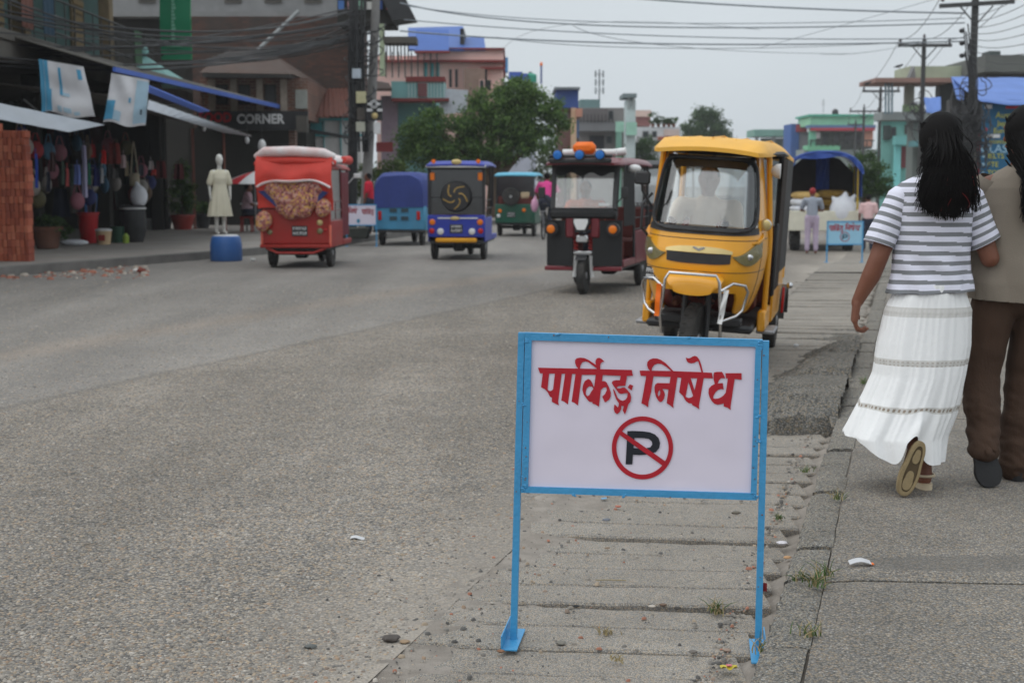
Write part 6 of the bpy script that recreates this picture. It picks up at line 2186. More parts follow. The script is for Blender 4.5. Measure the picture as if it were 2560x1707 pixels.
for y in (28.6, 29.9, 34.0):
    w_ = wpart(shopA, 'shutter', MB().cbox(-10.4, -10.34, y - 0.45, y + 0.45, 4.3, 6.3, 0.01), M_ycol)
    for k in range(9):
        part(w_, 'shutter_slat', MB().box(-10.335, -10.31, y - 0.40, y + 0.40, 4.4 + 0.2 * k, 4.52 + 0.2 * k), col('ochre_slat', (120, 100, 64)))
for (y, c) in ((26.8, (40, 66, 84)), (25.6, (110, 70, 60)), (33.2, (60, 90, 64))):
    solo('drying_cloth', 'cloth drying on the upper balcony rail, %s' % {40: 'blue', 110: 'brown', 60: 'green'}[c[0]], 'cloth', MB().shell(lambda u, v: (-8.80 + 0.02 * math.sin(u * 14), y + 0.55 * u, 4.95 - 0.75 * v), 14, 4, (1, 0, 0), 0.01), col('cloth_%d' % c[0], c), smooth=60)
# awnings
M_awn = col('grey_tin_awning', (160, 166, 174), 0.5, var=0.12, scale=2, bump=0.2, bscale=8, dirt=0.3, dirtcol=(0.3, 0.29, 0.28))
M_bluet = col('blue_awning_sheet', (70, 104, 190), 0.55, var=0.12, scale=2)
aw = thing('awning', 'pale grey tin awning reaching out over the shop beside the two torn banners', 'awning', (-7.0, 28, LT))


def corr(p00, p10, p11, p01, n, amp, th=0.008):
    p00, p10, p11, p01 = map(V, (p00, p10, p11, p01))
    nrm = (p10 - p00).cross(p01 - p00).normalized()
    return MB().shell(lambda u, v: (p00.lerp(p10, u)).lerp(p01.lerp(p11, u), v) + nrm * (amp * math.sin(u * n)), 80, 2, nrm, th)


wpart(aw, 'sheet', corr(at(372, 250, 25.2), at(630, 341, 33.6), at(556, 331, 31.6), at(368, 273, 24.0), 90, 0.003), M_awn, 60)
wpart(aw, 'sheet', corr(at(372, 249, 25.3), at(630, 340, 33.7), (-9.4, 34.5, 3.2), (-9.4, 25.5, 3.2), 90, 0.012), M_stain_shade, 60)  # roof sheet darkened by colour, standing in for shade on its underside
for q in ((-6.3, 32.6),):
    wpart(aw, 'support_post', MB().tube([(q[0] - 0.35, q[1], LT), (q[0] - 0.35, q[1], 2.62)], 0.03, 8), col('rusty_post', (120, 72, 60)))
aw2 = thing('awning', 'pale translucent sheet awning above the brick stack at the left edge', 'awning', (-7.6, 24, LT))
wpart(aw2, 'sheet', corr(at(-260, 206, 19.0), at(262, 312, 24.0), at(172, 330, 22.4), at(-260, 252, 18.4), 40, 0.003), M_awn, 60)
wpart(aw2, 'support_post', MB().tube([at(150, 328, 22.2), at(60, 250, 24)], 0.02, 8), M_iron)
aw3 = thing('awning', 'long blue edged roof sheet running above the grey awning', 'awning', (-7.0, 29, LT))
wpart(aw3, 'edge', slab([at(289, 168, 24.7), at(700, 262, 42.0), at(700, 272, 42.0), at(289, 180, 24.7)], 0.05), M_bluet)
wpart(aw3, 'sheet', slab([at(289, 170, 24.8), at(700, 264, 42.1), (-9.6, 42.0, 4.3), (-9.6, 25, 4.2)], 0.02), M_stain_shade)
wpart(aw3, 'blue_strip', slab([at(372, 216, 25.6), at(524, 279, 31.5), at(500, 282, 31.0), at(372, 232, 25.4)], 0.03), M_bluet)
# torn banners
M_banw = col('banner_white', (216, 216, 220), 0.6, var=0.06, scale=3, bump=0.2, bscale=5, dirt=0.25, dirtcol=(0.45, 0.44, 0.43))
M_banb = col('banner_blue', (84, 160, 198), 0.6, var=0.1, scale=3)
M_banl = col('banner_pale_blue', (172, 202, 220), 0.6, var=0.12, scale=3)


def banner(label, q, Y, marks):
    p00, p10, p11, p01 = [at(x, y, Y) for x, y in q]
    t = thing('torn_banner', label, 'banner', ((p00 + p11) / 2), 0, 'banners above the shop')
    f = lambda u, v: p00.lerp(p10, u).lerp(p01.lerp(p11, u), v) + V((0, 0.04 * math.sin(u * 5 + v * 3) + 0.05 * mnoise.noise(V((u * 3, v * 3, px_seed))), 0.03 * v * math.sin(u * 8)))
    b = wpart(t, 'sheet', MB().shell(f, 24, 16, (0, 1, 0), 0.006), M_banw, 60)
    for (u0, u1, v0, v1, m_) in marks:
        part(b, 'printed_mark', MB().shell(lambda u, v: f(u0 + (u1 - u0) * u, v0 + (v1 - v0) * v) + V((0, -0.012, 0)), 10, 10, (0, 1, 0), 0.003), m_, 60)
    return t


px_seed = 1.0
banner('white and blue torn banner, the left one of two under the balcony', [(97, 148), (210, 168), (236, 296), (104, 281)], 23.6,
       [(0.0, 0.09, 0.0, 1.0, M_banb), (0.10, 0.22, 0.55, 0.98, M_banb), (0.10, 0.18, 0.0, 0.55, M_banb), (0.40, 0.46, 0.10, 0.62, M_banb), (0.46, 0.60, 0.56, 0.62, M_banl), (0.84, 0.93, 0.08, 0.28, M_banb), (0.34, 0.42, 0.84, 0.95, M_banl), (0.46, 0.60, 0.84, 0.93, M_banl), (0.64, 0.74, 0.90, 0.96, M_banl)])
px_seed = 4.0
banner('white and pale blue torn banner, the right one of two under the balcony', [(278, 183), (374, 201), (362, 318), (258, 306)], 24.6,
       [(0.0, 0.22, 0.55, 0.95, M_banb), (0.70, 1.0, 0.05, 0.95, M_banl), (0.22, 0.4, 0.75, 0.95, M_banl), (0.55, 0.60, 0.42, 0.52, M_banb), (0.86, 0.90, 0.66, 0.80, col('banner_ink', (40, 60, 76)))])

# ---- brick stack at the left edge: each brick its own piece
bp0 = G(74, 654, LT)
stack = thing('brick_stack', 'tall stack of new red bricks set on end at the left edge', 'brick stack', (bp0.x, bp0.y, LT), R(-3))
BR = [col('fresh_brick_%d' % i, c, 0.9, var=0.2, scale=8, bump=0.4, bscale=60) for i, c in enumerate(((176, 96, 72), (164, 88, 66), (186, 110, 84), (150, 78, 60)))]
bm_ = [MB().cbox(-0.033, 0.033, -0.11, 0.11, 0.0, 0.113, 0.005).mesh('brick', m_, None) for m_ in BR]
for row in range(19):
    for k in range(14):
        for dpt in range(1):
            if row == 18 and k < 6:
                continue
            o = link(bpy.data.objects.new('brick', rnd.choice(bm_)), stack)
            o.location = (-0.04 - 0.073 * k + rnd.uniform(-.006, .006) + (0.025 if 8 < row < 14 else 0), 0.12 + rnd.uniform(-.010, .010), 0.1165 * row + 0.001)
            o.rotation_euler = (rnd.uniform(-.02, .02), rnd.uniform(-.02, .02), rnd.uniform(-.05, .05))
# ---- wares in front of and inside the shop (hung on the line of the shop front)
def XF(px, x=8.6):
    return 3500 * x / (1280 - px)


M_cl = {}
wares = [(90, 385, 470, 9, (34, 66, 160), 'blue'), (156, 403, 462, 9, (84, 104, 92), 'grey green'), (168, 421, 466, 10, (222, 112, 112), 'salmon pink'), (180, 421, 462, 9, (50, 72, 62), 'dark green'),
         (193, 412, 462, 16, (112, 128, 190), 'periwinkle blue'), (211, 364, 494, 14, (170, 166, 196), 'long lavender'), (222, 409, 462, 8, (34, 120, 92), 'bright green'), (231, 361, 394, 16, (170, 34, 44), 'crimson'),
         (240, 421, 466, 20, (46, 52, 120), 'navy blue'), (255, 421, 458, 8, (220, 222, 226), 'white'), (259, 376, 410, 12, (220, 40, 40), 'scarlet'), (286, 358, 410, 30, (134, 56, 52), 'brown red'),
         (308, 388, 420, 12, (206, 182, 184), 'pale pink'), (283, 421, 446, 24, (92, 90, 88), 'grey'), (316, 403, 440, 11, (182, 168, 138), 'tan'), (377, 403, 424, 14, (222, 214, 214), 'off white'), (384, 424, 438, 12, (210, 60, 50), 'orange red'),
         (402, 403, 446, 26, (96, 36, 38), 'dull red'), (447, 410, 448, 24, (88, 34, 36), 'maroon'), (130, 380, 430, 16, (66, 40, 40), 'dark brown'), (120, 430, 480, 14, (40, 42, 60), 'slate'), (352, 412, 440, 16, (92, 96, 110), 'blue grey')]
for i, (px, y0, y1, wp, c, nm) in enumerate(wares):
    Y = XF(px)
    a, b = at(px - wp / 2, y0, Y), at(px + wp / 2, y1, Y)
    w_, h_ = b.x - a.x, a.z - b.z
    mb = MB().shell(lambda u, v: ((2 * u - 1) * w_ / 2 * (0.75 + 0.35 * v), 0.03 * math.sin(u * 9 + i) + 0.02 * math.sin(v * 5), h_ * (1 - v)), 12, 8, (0, 1, 0), 0.03)
    mb.tube([(0, 0.01, h_), (0, 0.01, h_ + 0.10)], 0.006, 5)
    solo('hanging_garment', '%s cloth hanging at the front of the dark clothes shop' % nm, 'garment', mb, col('ware_%d' % i, c, 0.9, bump=0.2, bscale=20), 'wares hung in the clothes shop', 60, loc=((a.x + b.x) / 2, Y, b.z))
dk = [col('dark_ware_%d' % i, c, 0.9, bump=0.2, bscale=20) for i, c in enumerate(((40, 34, 36), (60, 30, 34), (34, 40, 62), (70, 64, 58), (30, 44, 40), (86, 40, 44), (110, 104, 100)))]
dm_ = [MB().shell(lambda u, v: ((2 * u - 1) * 0.16 * (0.8 + 0.4 * v), 0.03 * math.sin(u * 9 + q), 0.62 * (1 - v)), 10, 6, (0, 1, 0), 0.04).mesh('hanging_garment', m_, 60) for q, m_ in enumerate(dk)]
for k in range(64):
    x = -9.5 - rnd.uniform(0.0, 1.2)
    solo('hanging_garment', 'one of the dark garments crowding the depth of the clothes shop', 'garment', rnd.choice(dm_), None, 'dark garments in the clothes shop', loc=(x, rnd.uniform(25.8, 36.5), rnd.choice((0.7, 1.35, 1.9, 2.3)) + rnd.uniform(-.1, .1)), rz=rnd.uniform(-.5, .5))
bags = [MB().sph((0, 0, 0.16), (0.15, 0.08, 0.17), 12, 8).tube([(-.08, 0, .28), (-.03, 0, .48), (.03, 0, .48), (.08, 0, .28)], .012, 5).mesh('shop_bag', col('shop_bag_%d' % i, c, 0.6, bump=0.2), 60) for i, c in enumerate(((150, 34, 40), (48, 56, 110), (150, 144, 138), (110, 90, 70), (150, 90, 104), (64, 104, 130), (56, 54, 58), (80, 74, 46)))]
for k in range(34):
    solo('shop_bag', 'one of the small coloured bags hung and heaped in the clothes shop front', 'bag', rnd.choice(bags), None, 'bags in the clothes shop front', loc=(-8.55 - rnd.random() * 0.7, rnd.uniform(25.2, 34.5), rnd.choice((0.95, 1.25, 1.55, 1.85, 2.1)) + rnd.uniform(-.08, .08)), rz=rnd.uniform(-1, 1))
# a beige tote bag on long straps
Y = XF(335)
a, b = at(325, 370, Y), at(346, 466, Y)
tb = thing('tote_bag', 'beige tote bag hanging by long straps from the shop front', 'bag', ((a.x + b.x) / 2, Y, b.z))
part(tb, 'bag', MB().cbox(-0.11, 0.11, -0.04, 0.04, 0, 0.30, 0.03), col('beige_canvas', (196, 184, 160)), 60)
for sd in (-1, 1):
    part(tb, 'strap', MB().tube([(sd * 0.08, 0, 0.28), (sd * 0.03, 0, 0.8), (0, 0, 1.0)], 0.014, 6), col('beige_canvas', (196, 184, 160)))


def lathe_thing(name, label, cat, px, py, prof, m_, dz=LT, n=20, group=None):
    return solo(name, label, cat, MB().lathe(prof, (0, 0, 0), n), m_, group, 40, loc=G(px, py, dz))


M_terra = col('terracotta', (122, 82, 66), 0.85, var=0.2, scale=5, dirt=0.4, dirtcol=(0.10, 0.08, 0.07))
p = G(119, 622, LT)
pt = thing('plant_pot', 'wide terracotta pot of low green plants beside the brick stack', 'plant pot', p)
part(pt, 'pot', MB().lathe([(0.17, 0), (0.20, 0.02), (0.27, 0.36), (0.30, 0.37), (0.30, 0.43), (0.26, 0.43), (0.25, 0.38)], (0, 0, 0), 24), M_terra)
part(pt, 'plant', crown_mesh([((0, 0, 0.50), (0.30, 0.26, 0.10)), ((0.25, 0, 0.40), (0.22, 0.2, 0.2))], 1500, 0.07, GREENS, 3, 0.10), None)
rb = thing('waste_bin', 'tall red plastic basket full of umbrellas and toys', 'basket', G(222, 608, LT))
part(rb, 'basket', MB().lathe([(0.15, 0), (0.16, 0.02), (0.215, 0.60), (0.235, 0.61), (0.235, 0.65), (0.20, 0.65), (0.19, 0.58)], (0, 0, 0), 22), col('red_plastic', (176, 30, 36), 0.4, var=0.12))
for k in range(14):
    a = rnd.uniform(0, 6.28)
    part(rb, 'umbrella', MB().tube([(0.10 * math.cos(a), 0.1 * math.sin(a), 0.2), (0.19 * math.cos(a), 0.19 * math.sin(a), rnd.uniform(0.8, 1.05))], [0.03, 0.022], 7), col('brolly_%d' % (k % 5), ((40, 44, 60), (70, 66, 60), (54, 100, 160), (170, 90, 150), (40, 40, 40))[k % 5]))
bk = thing('bucket', 'cream printed bucket on the pavement beside the red basket', 'bucket', G(260, 611, LT))
part(bk, 'body', MB().lathe([(0.13, 0), (0.16, 0.25), (0.165, 0.26), (0.165, 0.28)], (0, 0, 0), 20), col('cream_bucket', (204, 176, 138), 0.5))
part(bk, 'lid', MB().lathe([(0.17, 0.28), (0.17, 0.31), (0.10, 0.33)], (0, 0, 0), 20), M_whp)
part(bk, 'label_print', MB().flat([[(-0.07, 0.08), (0.07, 0.08), (0.07, 0.20), (-0.07, 0.20)]], lambda x, y, t: (x, -0.165 + t, y), 0.01), M_redp)
lathe_thing('bucket', 'dark green bucket standing right of the cream bucket', 'bucket', 293, 606, [(0.14, 0), (0.17, 0.34), (0.175, 0.34), (0.15, 0.34)], col('dark_green_plastic', (34, 72, 52), 0.5))
lathe_thing('bottle', 'small lime green bottle beside the dark green bucket', 'bottle', 315, 608, [(0.06, 0), (0.065, 0.02), (0.065, 0.15), (0.03, 0.19), (0.03, 0.21)], col('lime_plastic', (150, 176, 70), 0.4))
brl = thing('barrel', 'black barrel with a pale rim standing at the shop corner', 'barrel', G(335, 605, LT))
part(brl, 'body', MB().lathe([(0.20, 0), (0.26, 0.25), (0.27, 0.5), (0.25, 0.78), (0.20, 0.80)], (0, 0, 0), 24), M_blk)
part(brl, 'rim', MB().tube([(0.262 * math.cos(a), 0.262 * math.sin(a), 0.72) for a in np.linspace(0, 6.283, 24, endpoint=False)], 0.02, 6, closed=True), M_whp)
solo('sack', 'white sack slumped on top of the black barrel at the shop corner', 'sack', organic_mesh('sack', MB().sph((0, 0, 0.2), (0.19, 0.16, 0.24), 14, 9).cap((0, 0, .3), (-.04, 0, .48), .1, .05), M_wsack, 0.03, 3), None, loc=G(345, 605, LT) + V((0.05, 0, 0.78)))
solo('flat_bag', 'flat pale bag lying on the pavement in front of the red basket', 'bag', organic_mesh('flat_bag', MB().sph((0, 0, 0.06), (0.30, 0.16, 0.07), 16, 8), M_wsack, 0.025, 2), None, loc=G(186, 614, LT))
for (px, py, hh, ww, lb, pm, seed) in ((457, 574, 1.5, 0.42, 'tall leafy shrub in a red pot beside the rusty post', col('red_pot', (150, 52, 44), 0.6), 4), (412, 572, 0.0, 0.3, '', M_blk, 5), (507, 571, 0.25, 0.3, 'low plant in a black pot right of the rusty post', M_blk, 6)):
    t = thing('plant_pot' if hh == 0 else 'potted_shrub', lb or 'empty black plant pot left of the tall shrub', 'plant pot', G(px, py, LT))
    part(t, 'pot', MB().lathe([(ww * .55, 0), (ww * .75, 0.33), (ww * .8, 0.34), (ww * .8, 0.40), (ww * .7, 0.40)], (0, 0, 0), 20), pm)
    if hh:
        part(t, 'stem', MB().tube([(0, 0, 0.3), (0.02, 0, 0.4 + hh * .8)], 0.02, 6), M_bark)
        part(t, 'foliage', crown_mesh([((0, 0, 0.45 + hh * .30), (0.34 * ww / .42, .3, hh * .35)), ((0.04, 0, 0.45 + hh * .65), (0.25 * ww / .42, .22, hh * .32))], int(1600 * (hh + .3)), 0.09, [(0.05, 0.10, 0.02), (0.09, 0.15, 0.03), (0.03, 0.07, 0.02)], seed, 0.14), None)
solo('post', 'rusty steel post holding up the grey awning by the potted shrub', 'post', MB().tube([(0, 0, 0), (0, 0, 2.75)], 0.04, 8).cbox(-.08, .08, -.08, .08, 0, .02, .005), col('rusty_post', (120, 72, 60)), loc=G(487, 572, LT))
solo('carton', 'white carton on the pavement between the plant pots', 'box', MB().cbox(-0.22, 0.22, -0.16, 0.16, 0, 0.30, 0.01), M_whp, loc=G(385, 574, LT))
# rubbish along the left kerb: broken brick and mortar
rs2 = np.random.RandomState(12)
n = 420
px_, py_ = rs2.uniform(-40, 370, n), rs2.normal(676, 9, n)
pos = np.array([tuple(G(a, b + 0.03 * (370 - a) * 0.6, 0.002)) for a, b in zip(px_, py_)])
r0 = 0.012 + 0.05 * rs2.random(n) ** 4
cc = np.where(rs2.random((n, 1)) < 0.45, np.array([[0.30, 0.12, 0.08]]), np.array([[0.36, 0.31, 0.26]])) * rs2.uniform(0.7, 1.3, (n, 1))
o = struct('brick_rubble', domes(pos, np.stack([r0 * 1.4, r0], 1), r0 * 0.7, rs2.uniform(0, 6.28, n), cc, 'brick_rubble'), None)
o['kind'] = 'stuff'
o['label'] = 'broken brick and mortar strewn along the left kerb'
for (px, py, c, lb, s_) in ((392, 652, (216, 216, 220), 'white plastic cup lying by the left kerb', 0.07), (340, 681, (214, 210, 206), 'white scrap of paper on the road near the left kerb', 0.06), (354, 683, (120, 56, 44), 'reddish brown brick fragment on the road near the left kerb', 0.08), (632, 653, (206, 206, 204), 'pale scrap on the road behind the blue drum', 0.05)):
    solo('litter' if 'brick' not in lb else 'brick_fragment', lb, 'litter', MB().sph((0, 0, s_ * .5), (s_, s_ * .7, s_ * .55), 7, 5), col('scrap_%d' % px, c), smooth=None, loc=G(px, py))

# ---- mannequin on a blue drum
p = G(566, 652, 0.0)
drum = thing('drum', 'upturned blue plastic drum at the left kerb under the mannequin', 'drum', p)
part(drum, 'body', MB().lathe([(0.275, 0), (0.29, 0.02), (0.285, 0.30), (0.26, 0.42), (0.235, 0.455)], (0, 0, 0), 28), col('blue_drum_plastic', (56, 104, 172), 0.45, var=0.15, scale=4, dirt=0.2, dirtcol=(0.12, 0.2, 0.35)), 60)
part(drum, 'lid', MB().lathe([(0.235, 0.455), (0.20, 0.475), (0.05, 0.48)], (0, 0, 0), 24), M_whp, 40)
mn = thing('mannequin', 'shop mannequin in a cream dress standing on the blue drum', 'mannequin', p + V((-0.09, 0, 0.482)), R(25), scale=0.92)
mb = MB()
head(mb, (0, 0.0, 1.47), (0.07, 0.085, 0.11), V((0.3, -1, 0)))
mb.cap((0, 0, 1.26), (0, 0, 1.40), 0.045, 0.04).cap((-.13, 0, 1.22), (.13, 0, 1.22), .05, .05).sph((0, 0, 1.1), (.12, .09, .16)).sph((0, 0, .9), (.12, .09, .14))
for sd in (-1, 1):
    mb.cap((sd * .15, 0, 1.22), (sd * .20, .02, .98), .042, .034).cap((sd * .20, .02, .98), (sd * .20, -.03, .76), .034, .022)
    hand(mb, (sd * .20, -.03, .76), (0, -.1, -1), (-sd, 0, 0), (0, -1, 0), .5, .85)
    mb.cap((sd * .08, 0, .8), (sd * .075, 0, .42), .075, .05).cap((sd * .075, 0, .42), (sd * .075, .02, .07), .048, .03).cap((sd * .075, .02, .05), (sd * .08, -.14, .03), .032, .026)
M_mann = col('mannequin_white', (208, 206, 200), 0.5, var=0.05)
part(mn, 'body', organic_mesh('mannequin_body', mb, M_mann, 0.012, 2), None)
DR = [(0.36, -.245, .245, .19), (0.7, -.185, .185, .15), (0.9, -.145, .145, .12), (0.98, -.135, .135, .11), (1.1, -.155, .155, .125), (1.2, -.165, .165, .10), (1.27, -.09, .09, .07)]
rings = []
for z in np.linspace(0.36, 1.27, 40):
    xl, xr, dp = table(DR, z)
    f = sm((0.98 - z) / 0.4)
    rings.append([((xl + xr) / 2 + (xr - xl) / 2 * math.cos(a) * (1 + 0.06 * f * math.sin(9 * a)), dp * math.sin(a) * (1 + 0.06 * f * math.sin(9 * a)), z) for a in np.linspace(0, 2 * math.pi, 64, endpoint=False)])
g_ = garment(rings)
g_.materials.clear()
M_dress = col('cream_dress', (214, 208, 186), 0.85, var=0.08, bump=0.2, bscale=30)
g_.materials.append(M_dress)
dr = part(mn, 'dress', g_, None)
for sd in (-1, 1):
    part(dr, 'sleeve', MB().cap((sd * .14, 0, 1.21), (sd * .19, .01, 1.02), .055, .068), M_dress, 60)

# ---- corner house with the food sign
crn = wthing('brick_house', 'small brick corner house with tiled hip roof above the dark food stall', 'house', 600, 42)
Y = 42.0
wpart(crn, 'wall', fb(500, 770, 196, 300, Y, 5), M_brickp)
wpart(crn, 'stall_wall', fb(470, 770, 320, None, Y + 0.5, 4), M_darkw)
wpart(crn, 'eaves', fb(506, 724, 180, 193, Y - 0.5, 6), M_grey)
ap = at(618, 120, Y + 2.5)
e0, e1 = at(498, 182, Y - 0.7), at(732, 186, Y - 0.7)
e2, e3 = V((e1.x + .2, Y + 5.6, e1.z)), V((e0.x - .2, Y + 5.6, e0.z))
M_tile = col('old_roof_tiles', (80, 62, 54), 0.9, var=0.3, scale=5, bump=0.6, bscale=14, dirt=0.6, dirtcol=(0.07, 0.065, 0.06))
r1, r2 = ap + V((-0.5, 0, 0)), ap + V((0.5, 0, 0))
wpart(crn, 'roof', MB().add([e0, e1, e2, e3, r1, r2], [(0, 1, 5, 4), (1, 2, 5), (2, 3, 4, 5), (3, 0, 4)]), M_tile)
for px in (520, 575, 640, 700):
    wpart(crn, 'pier', fb(px, px + 18, 198, 300, Y - 0.12, 0.1), col('plaster_pier', (150, 138, 126), 0.9, var=0.3))
for px in (540, 596, 661):
    window(crn, px, px + 30, 212, 262, Y, M_darkw, M_blk)
wpart(crn, 'side_window', fb(738, 768, 225, 272, Y - 0.1, 0.1), col('pale_frame', (150, 152, 146)))
fs = thing('shop_sign', 'long black sign board lettered FOOD CORNER in red and white', 'sign', at(615, 300, 40))
wpart(fs, 'board', fb(492, 770, 278, 326, 40.0, 0.12), M_blk)
M_sgw = col('white_letter', (214, 214, 214), 0.6)
M_sgr = col('red_letter', (196, 30, 44), 0.6)
q = at(651, 299, 39.99) - fs.location
lettering(fs, 'CORNER', 0.36, M_sgw, q + V((0, -0.02, 0)), (R(90), 0, 0), 118 / 3500 * 40, 0.012)
q = at(538, 295, 39.99) - fs.location
lettering(fs, 'FOOD', 0.36, M_sgr, q + V((0, -0.02, 0)), (R(90), 0, 0), 80 / 3500 * 40, 0.012)
wpart(fs, 'bracket', fb(740, 768, 290, 330, 39.7, 0.3), M_stain_shade)
# stall under the sign: pillar, bulbs, seated customer, parasol
solo('pillar', 'brick pillar at the right end of the food stall', 'pillar', fb(722, 742, 326, None, 40.2, 0.4), M_brickp)
for (px, py, s_, lb) in ((655, 365, 0.11, 'largest white bulb lamp hanging in the food stall'), (618, 351, 0.06, 'small bulb lamp hanging left of the big one'), (510, 320, 0.06, 'small bulb lamp under the grey awning')):
    q = at(px, py, 38)
    b_ = thing('hanging_lamp', lb, 'lamp', q)
    part(b_, 'bulb', MB().sph((0, 0, 0), (s_, s_, s_ * 1.6), 12, 8), M_whp, 60)
    part(b_, 'cord', MB().tube([(0, 0, s_), (0, 0, 0.9)], 0.008, 5), M_blk)
par_ = thing('parasol', 'red and white striped parasol in front of the food stall', 'parasol', G(640, 583, LT), scale=0.74)
for k in range(10):
    a0, a1 = 2 * math.pi * k / 10, 2 * math.pi * (k + 1) / 10
    part(par_, 'canopy_panel', MB().shell(lambda u, v: (1.15 * v * math.cos(a0 + (a1 - a0) * u), 1.15 * v * math.sin(a0 + (a1 - a0) * u), 2.10 - 0.42 * v ** 1.3), 4, 5, (0, 0, -1), 0.01), (M_sgr, M_whp)[k % 2], 60)
part(par_, 'pole', MB().tube([(0, 0, 0), (0, 0, 2.1)], 0.022, 8), M_met)
SIT = dict(hip=(0, 0, 0.52), neck=(0, 0.04, 1.0), head=(0, 0.06, 1.14), sl=(-.18, .02, .96), el=(-.24, .12, .72), wl=(-.2, .34, .66), sr=(.18, .02, .96), er=(.24, .12, .72), wr=(.2, .34, .66), kl=(-.1, .42, .5), al=(-.1, .42, .1), kr=(.1, .42, .5), ar=(.1, .42, .1), look=(0, 1, 0))
pz = G(618, 580, LT)
M_pinkw = col('pale_pink_shirt', (196, 170, 180), 0.9)
figure('person', 'customer in a pale pink shirt sitting at the food stall', pz, R(-80), SIT, M_pinkw, M_jean, vox=0.025)
solo('stool', 'red plastic stool under the seated customer', 'stool', MB().cbox(-.17, .17, -.17, .17, .36, .40, .02).tube([(-.14, -.14, 0), (-.12, -.12, .38)], .02, 6).tube([(.14, -.14, 0), (.12, -.12, .38)], .02, 6).tube([(-.14, .14, 0), (-.12, .12, .38)], .02, 6).tube([(.14, .14, 0), (.12, .12, .38)], .02, 6), M_redp, loc=pz)
tbl = thing('table', 'white topped table in the food stall', 'table', G(655, 578, LT))
part(tbl, 'table_top', MB().cbox(-0.5, 0.5, -0.35, 0.35, 0.70, 0.74, 0.01), M_whp)
for sx in (-.45, .45):
    for sy in (-.3, .3):
        part(tbl, 'leg', MB().tube([(sx, sy, 0), (sx, sy, .7)], .02, 6), M_iron)

# ---- banners and houses behind
gb = thing('banner', 'tall green vertical banner hanging high above the shops', 'banner', at(437, 60, 36))
M_gban = col('green_banner', (24, 122, 84), 0.6, var=0.08, scale=2)
a, b = at(397, -40, 36), at(478, 150, 36)
wpart(gb, 'sheet', MB().shell(lambda u, v: (a.x + (b.x - a.x) * u, 36 + 0.03 * math.sin(v * 9), a.z + (b.z - a.z) * v), 4, 14, (0, 1, 0), 0.02), M_gban, 60)
wpart(gb, 'side_strip', fb(474, 480, -40, 150, 35.97, 0.02), col('light_green_edge', (60, 170, 116)))
for k in range(13):
    q = at(432, 4 + k * 8.6, 35.96)
    wpart(gb, 'printed_mark', MB().box(q.x - 0.035, q.x + 0.03 + 0.02 * (k % 3), 35.95, 35.965, q.z - 0.03, q.z + 0.035), col('faded_print', (120, 176, 150)))
wpart(gb, 'printed_mark', fb(415, 456, 112, 118, 35.95, 0.015), col('faded_print', (120, 176, 150)))
tk = thing('tent_roof', 'turquoise pyramid roof of a small kiosk behind the torn banners', 'roof', at(376, 200, 34))
a, b, c = at(322, 202, 33), at(436, 204, 33), at(360, 142, 34.2)
wpart(tk, 'roof', MB().add([a, b, V((b.x, 35.6, b.z)), V((a.x, 35.6, a.z)), c + V((-.06, 0, 0)), c + V((.06, 0, 0))], [(0, 1, 5, 4), (1, 2, 5), (2, 3, 4, 5), (3, 0, 4)]), col('turquoise_tin', (132, 176, 172), 0.6, var=0.15, scale=2))
wpart(tk, 'finial', MB().sph(c + V((0, 0, 0.12)), 0.12, 8, 6), col('turquoise_tin', (132, 176, 172)))
gB = wthing('concrete_house', 'unfinished grey rendered house behind the green banner', 'house', 400, 50)
wpart(gB, 'wall', fb(200, 860, -60, 36, 50, 8), M_grey)
wpart(gB, 'lower_wall', fb(200, 500, 36, None, 50.3, 8), M_darkw)
wpart(gB, 'ledge', fb(280, 860, 30, 42, 49.5, 1), M_grey)
for px in (345, 560, 660, 760):
    window(gB, px, px + 44, -30, 8, 50, M_stain_shade, M_blk)
brD = wthing('brick_house', 'big dark sooty brick house wall rising behind the tangle of cables', 'house', 690, 47)
wpart(brD, 'wall', fb(478, 905, 42, None, 47, 2.5), M_brickw)
wpart(brD, 'corner_post', fb(885, 905, 0, 300, 46.8, 0.4), M_darkw)
rt = wthing('tin_roofed_house', 'white and turquoise panelled house with a rusty tin roof behind the pole', 'house', 825, 44.5)
wpart(rt, 'wall', fb(762, 905, 296, None, 44.5, 2.2), col('white_panel_wall', (206, 202, 200), 0.8, var=0.1))
M_tq2 = col('turquoise_frame', (84, 160, 166), 0.7)
for px in (766, 808, 850, 884):
    wpart(rt, 'frame_post', fb(px, px + 6, 296, None, 44.4, 0.1), M_tq2)
wpart(rt, 'frame_rail', fb(762, 905, 296, 302, 44.38, 0.1), M_tq2)
wpart(rt, 'frame_rail', fb(762, 905, 336, 341, 44.38, 0.1), M_tq2)
wpart(rt, 'door_panel', fb(776, 806, 304, 334, 44.42, 0.06), M_tq2)
M_rtin = col('rusty_tin', (96, 56, 46), 0.8, var=0.3, scale=3, bump=0.3, bscale=6, stretch=(6, 1, 1))
wpart(rt, 'roof', corr(at(756, 292, 43.6), at(882, 292, 43.6), at(868, 222, 46.5), at(772, 222, 46.5), 60, 0.02), M_rtin, 60)
wpart(rt, 'beam', slab([at(760, 320, 43.2), at(888, 343, 43.2), at(888, 351, 43.2), at(760, 330, 43.2)], 0.2), M_blk)
dkb = wthing('timber_balcony', 'dark timber balcony and sloping tin roof above the cable pole', 'balcony', 930, 45)
wpart(dkb, 'balcony', fb(842, 985, -60, 62, 45, 1.8), M_darkw)
wpart(dkb, 'roof', slab([at(985, -60, 44), at(1036, 44, 44), at(980, 52, 44), at(930, -60, 44)], 1.5), M_blk)
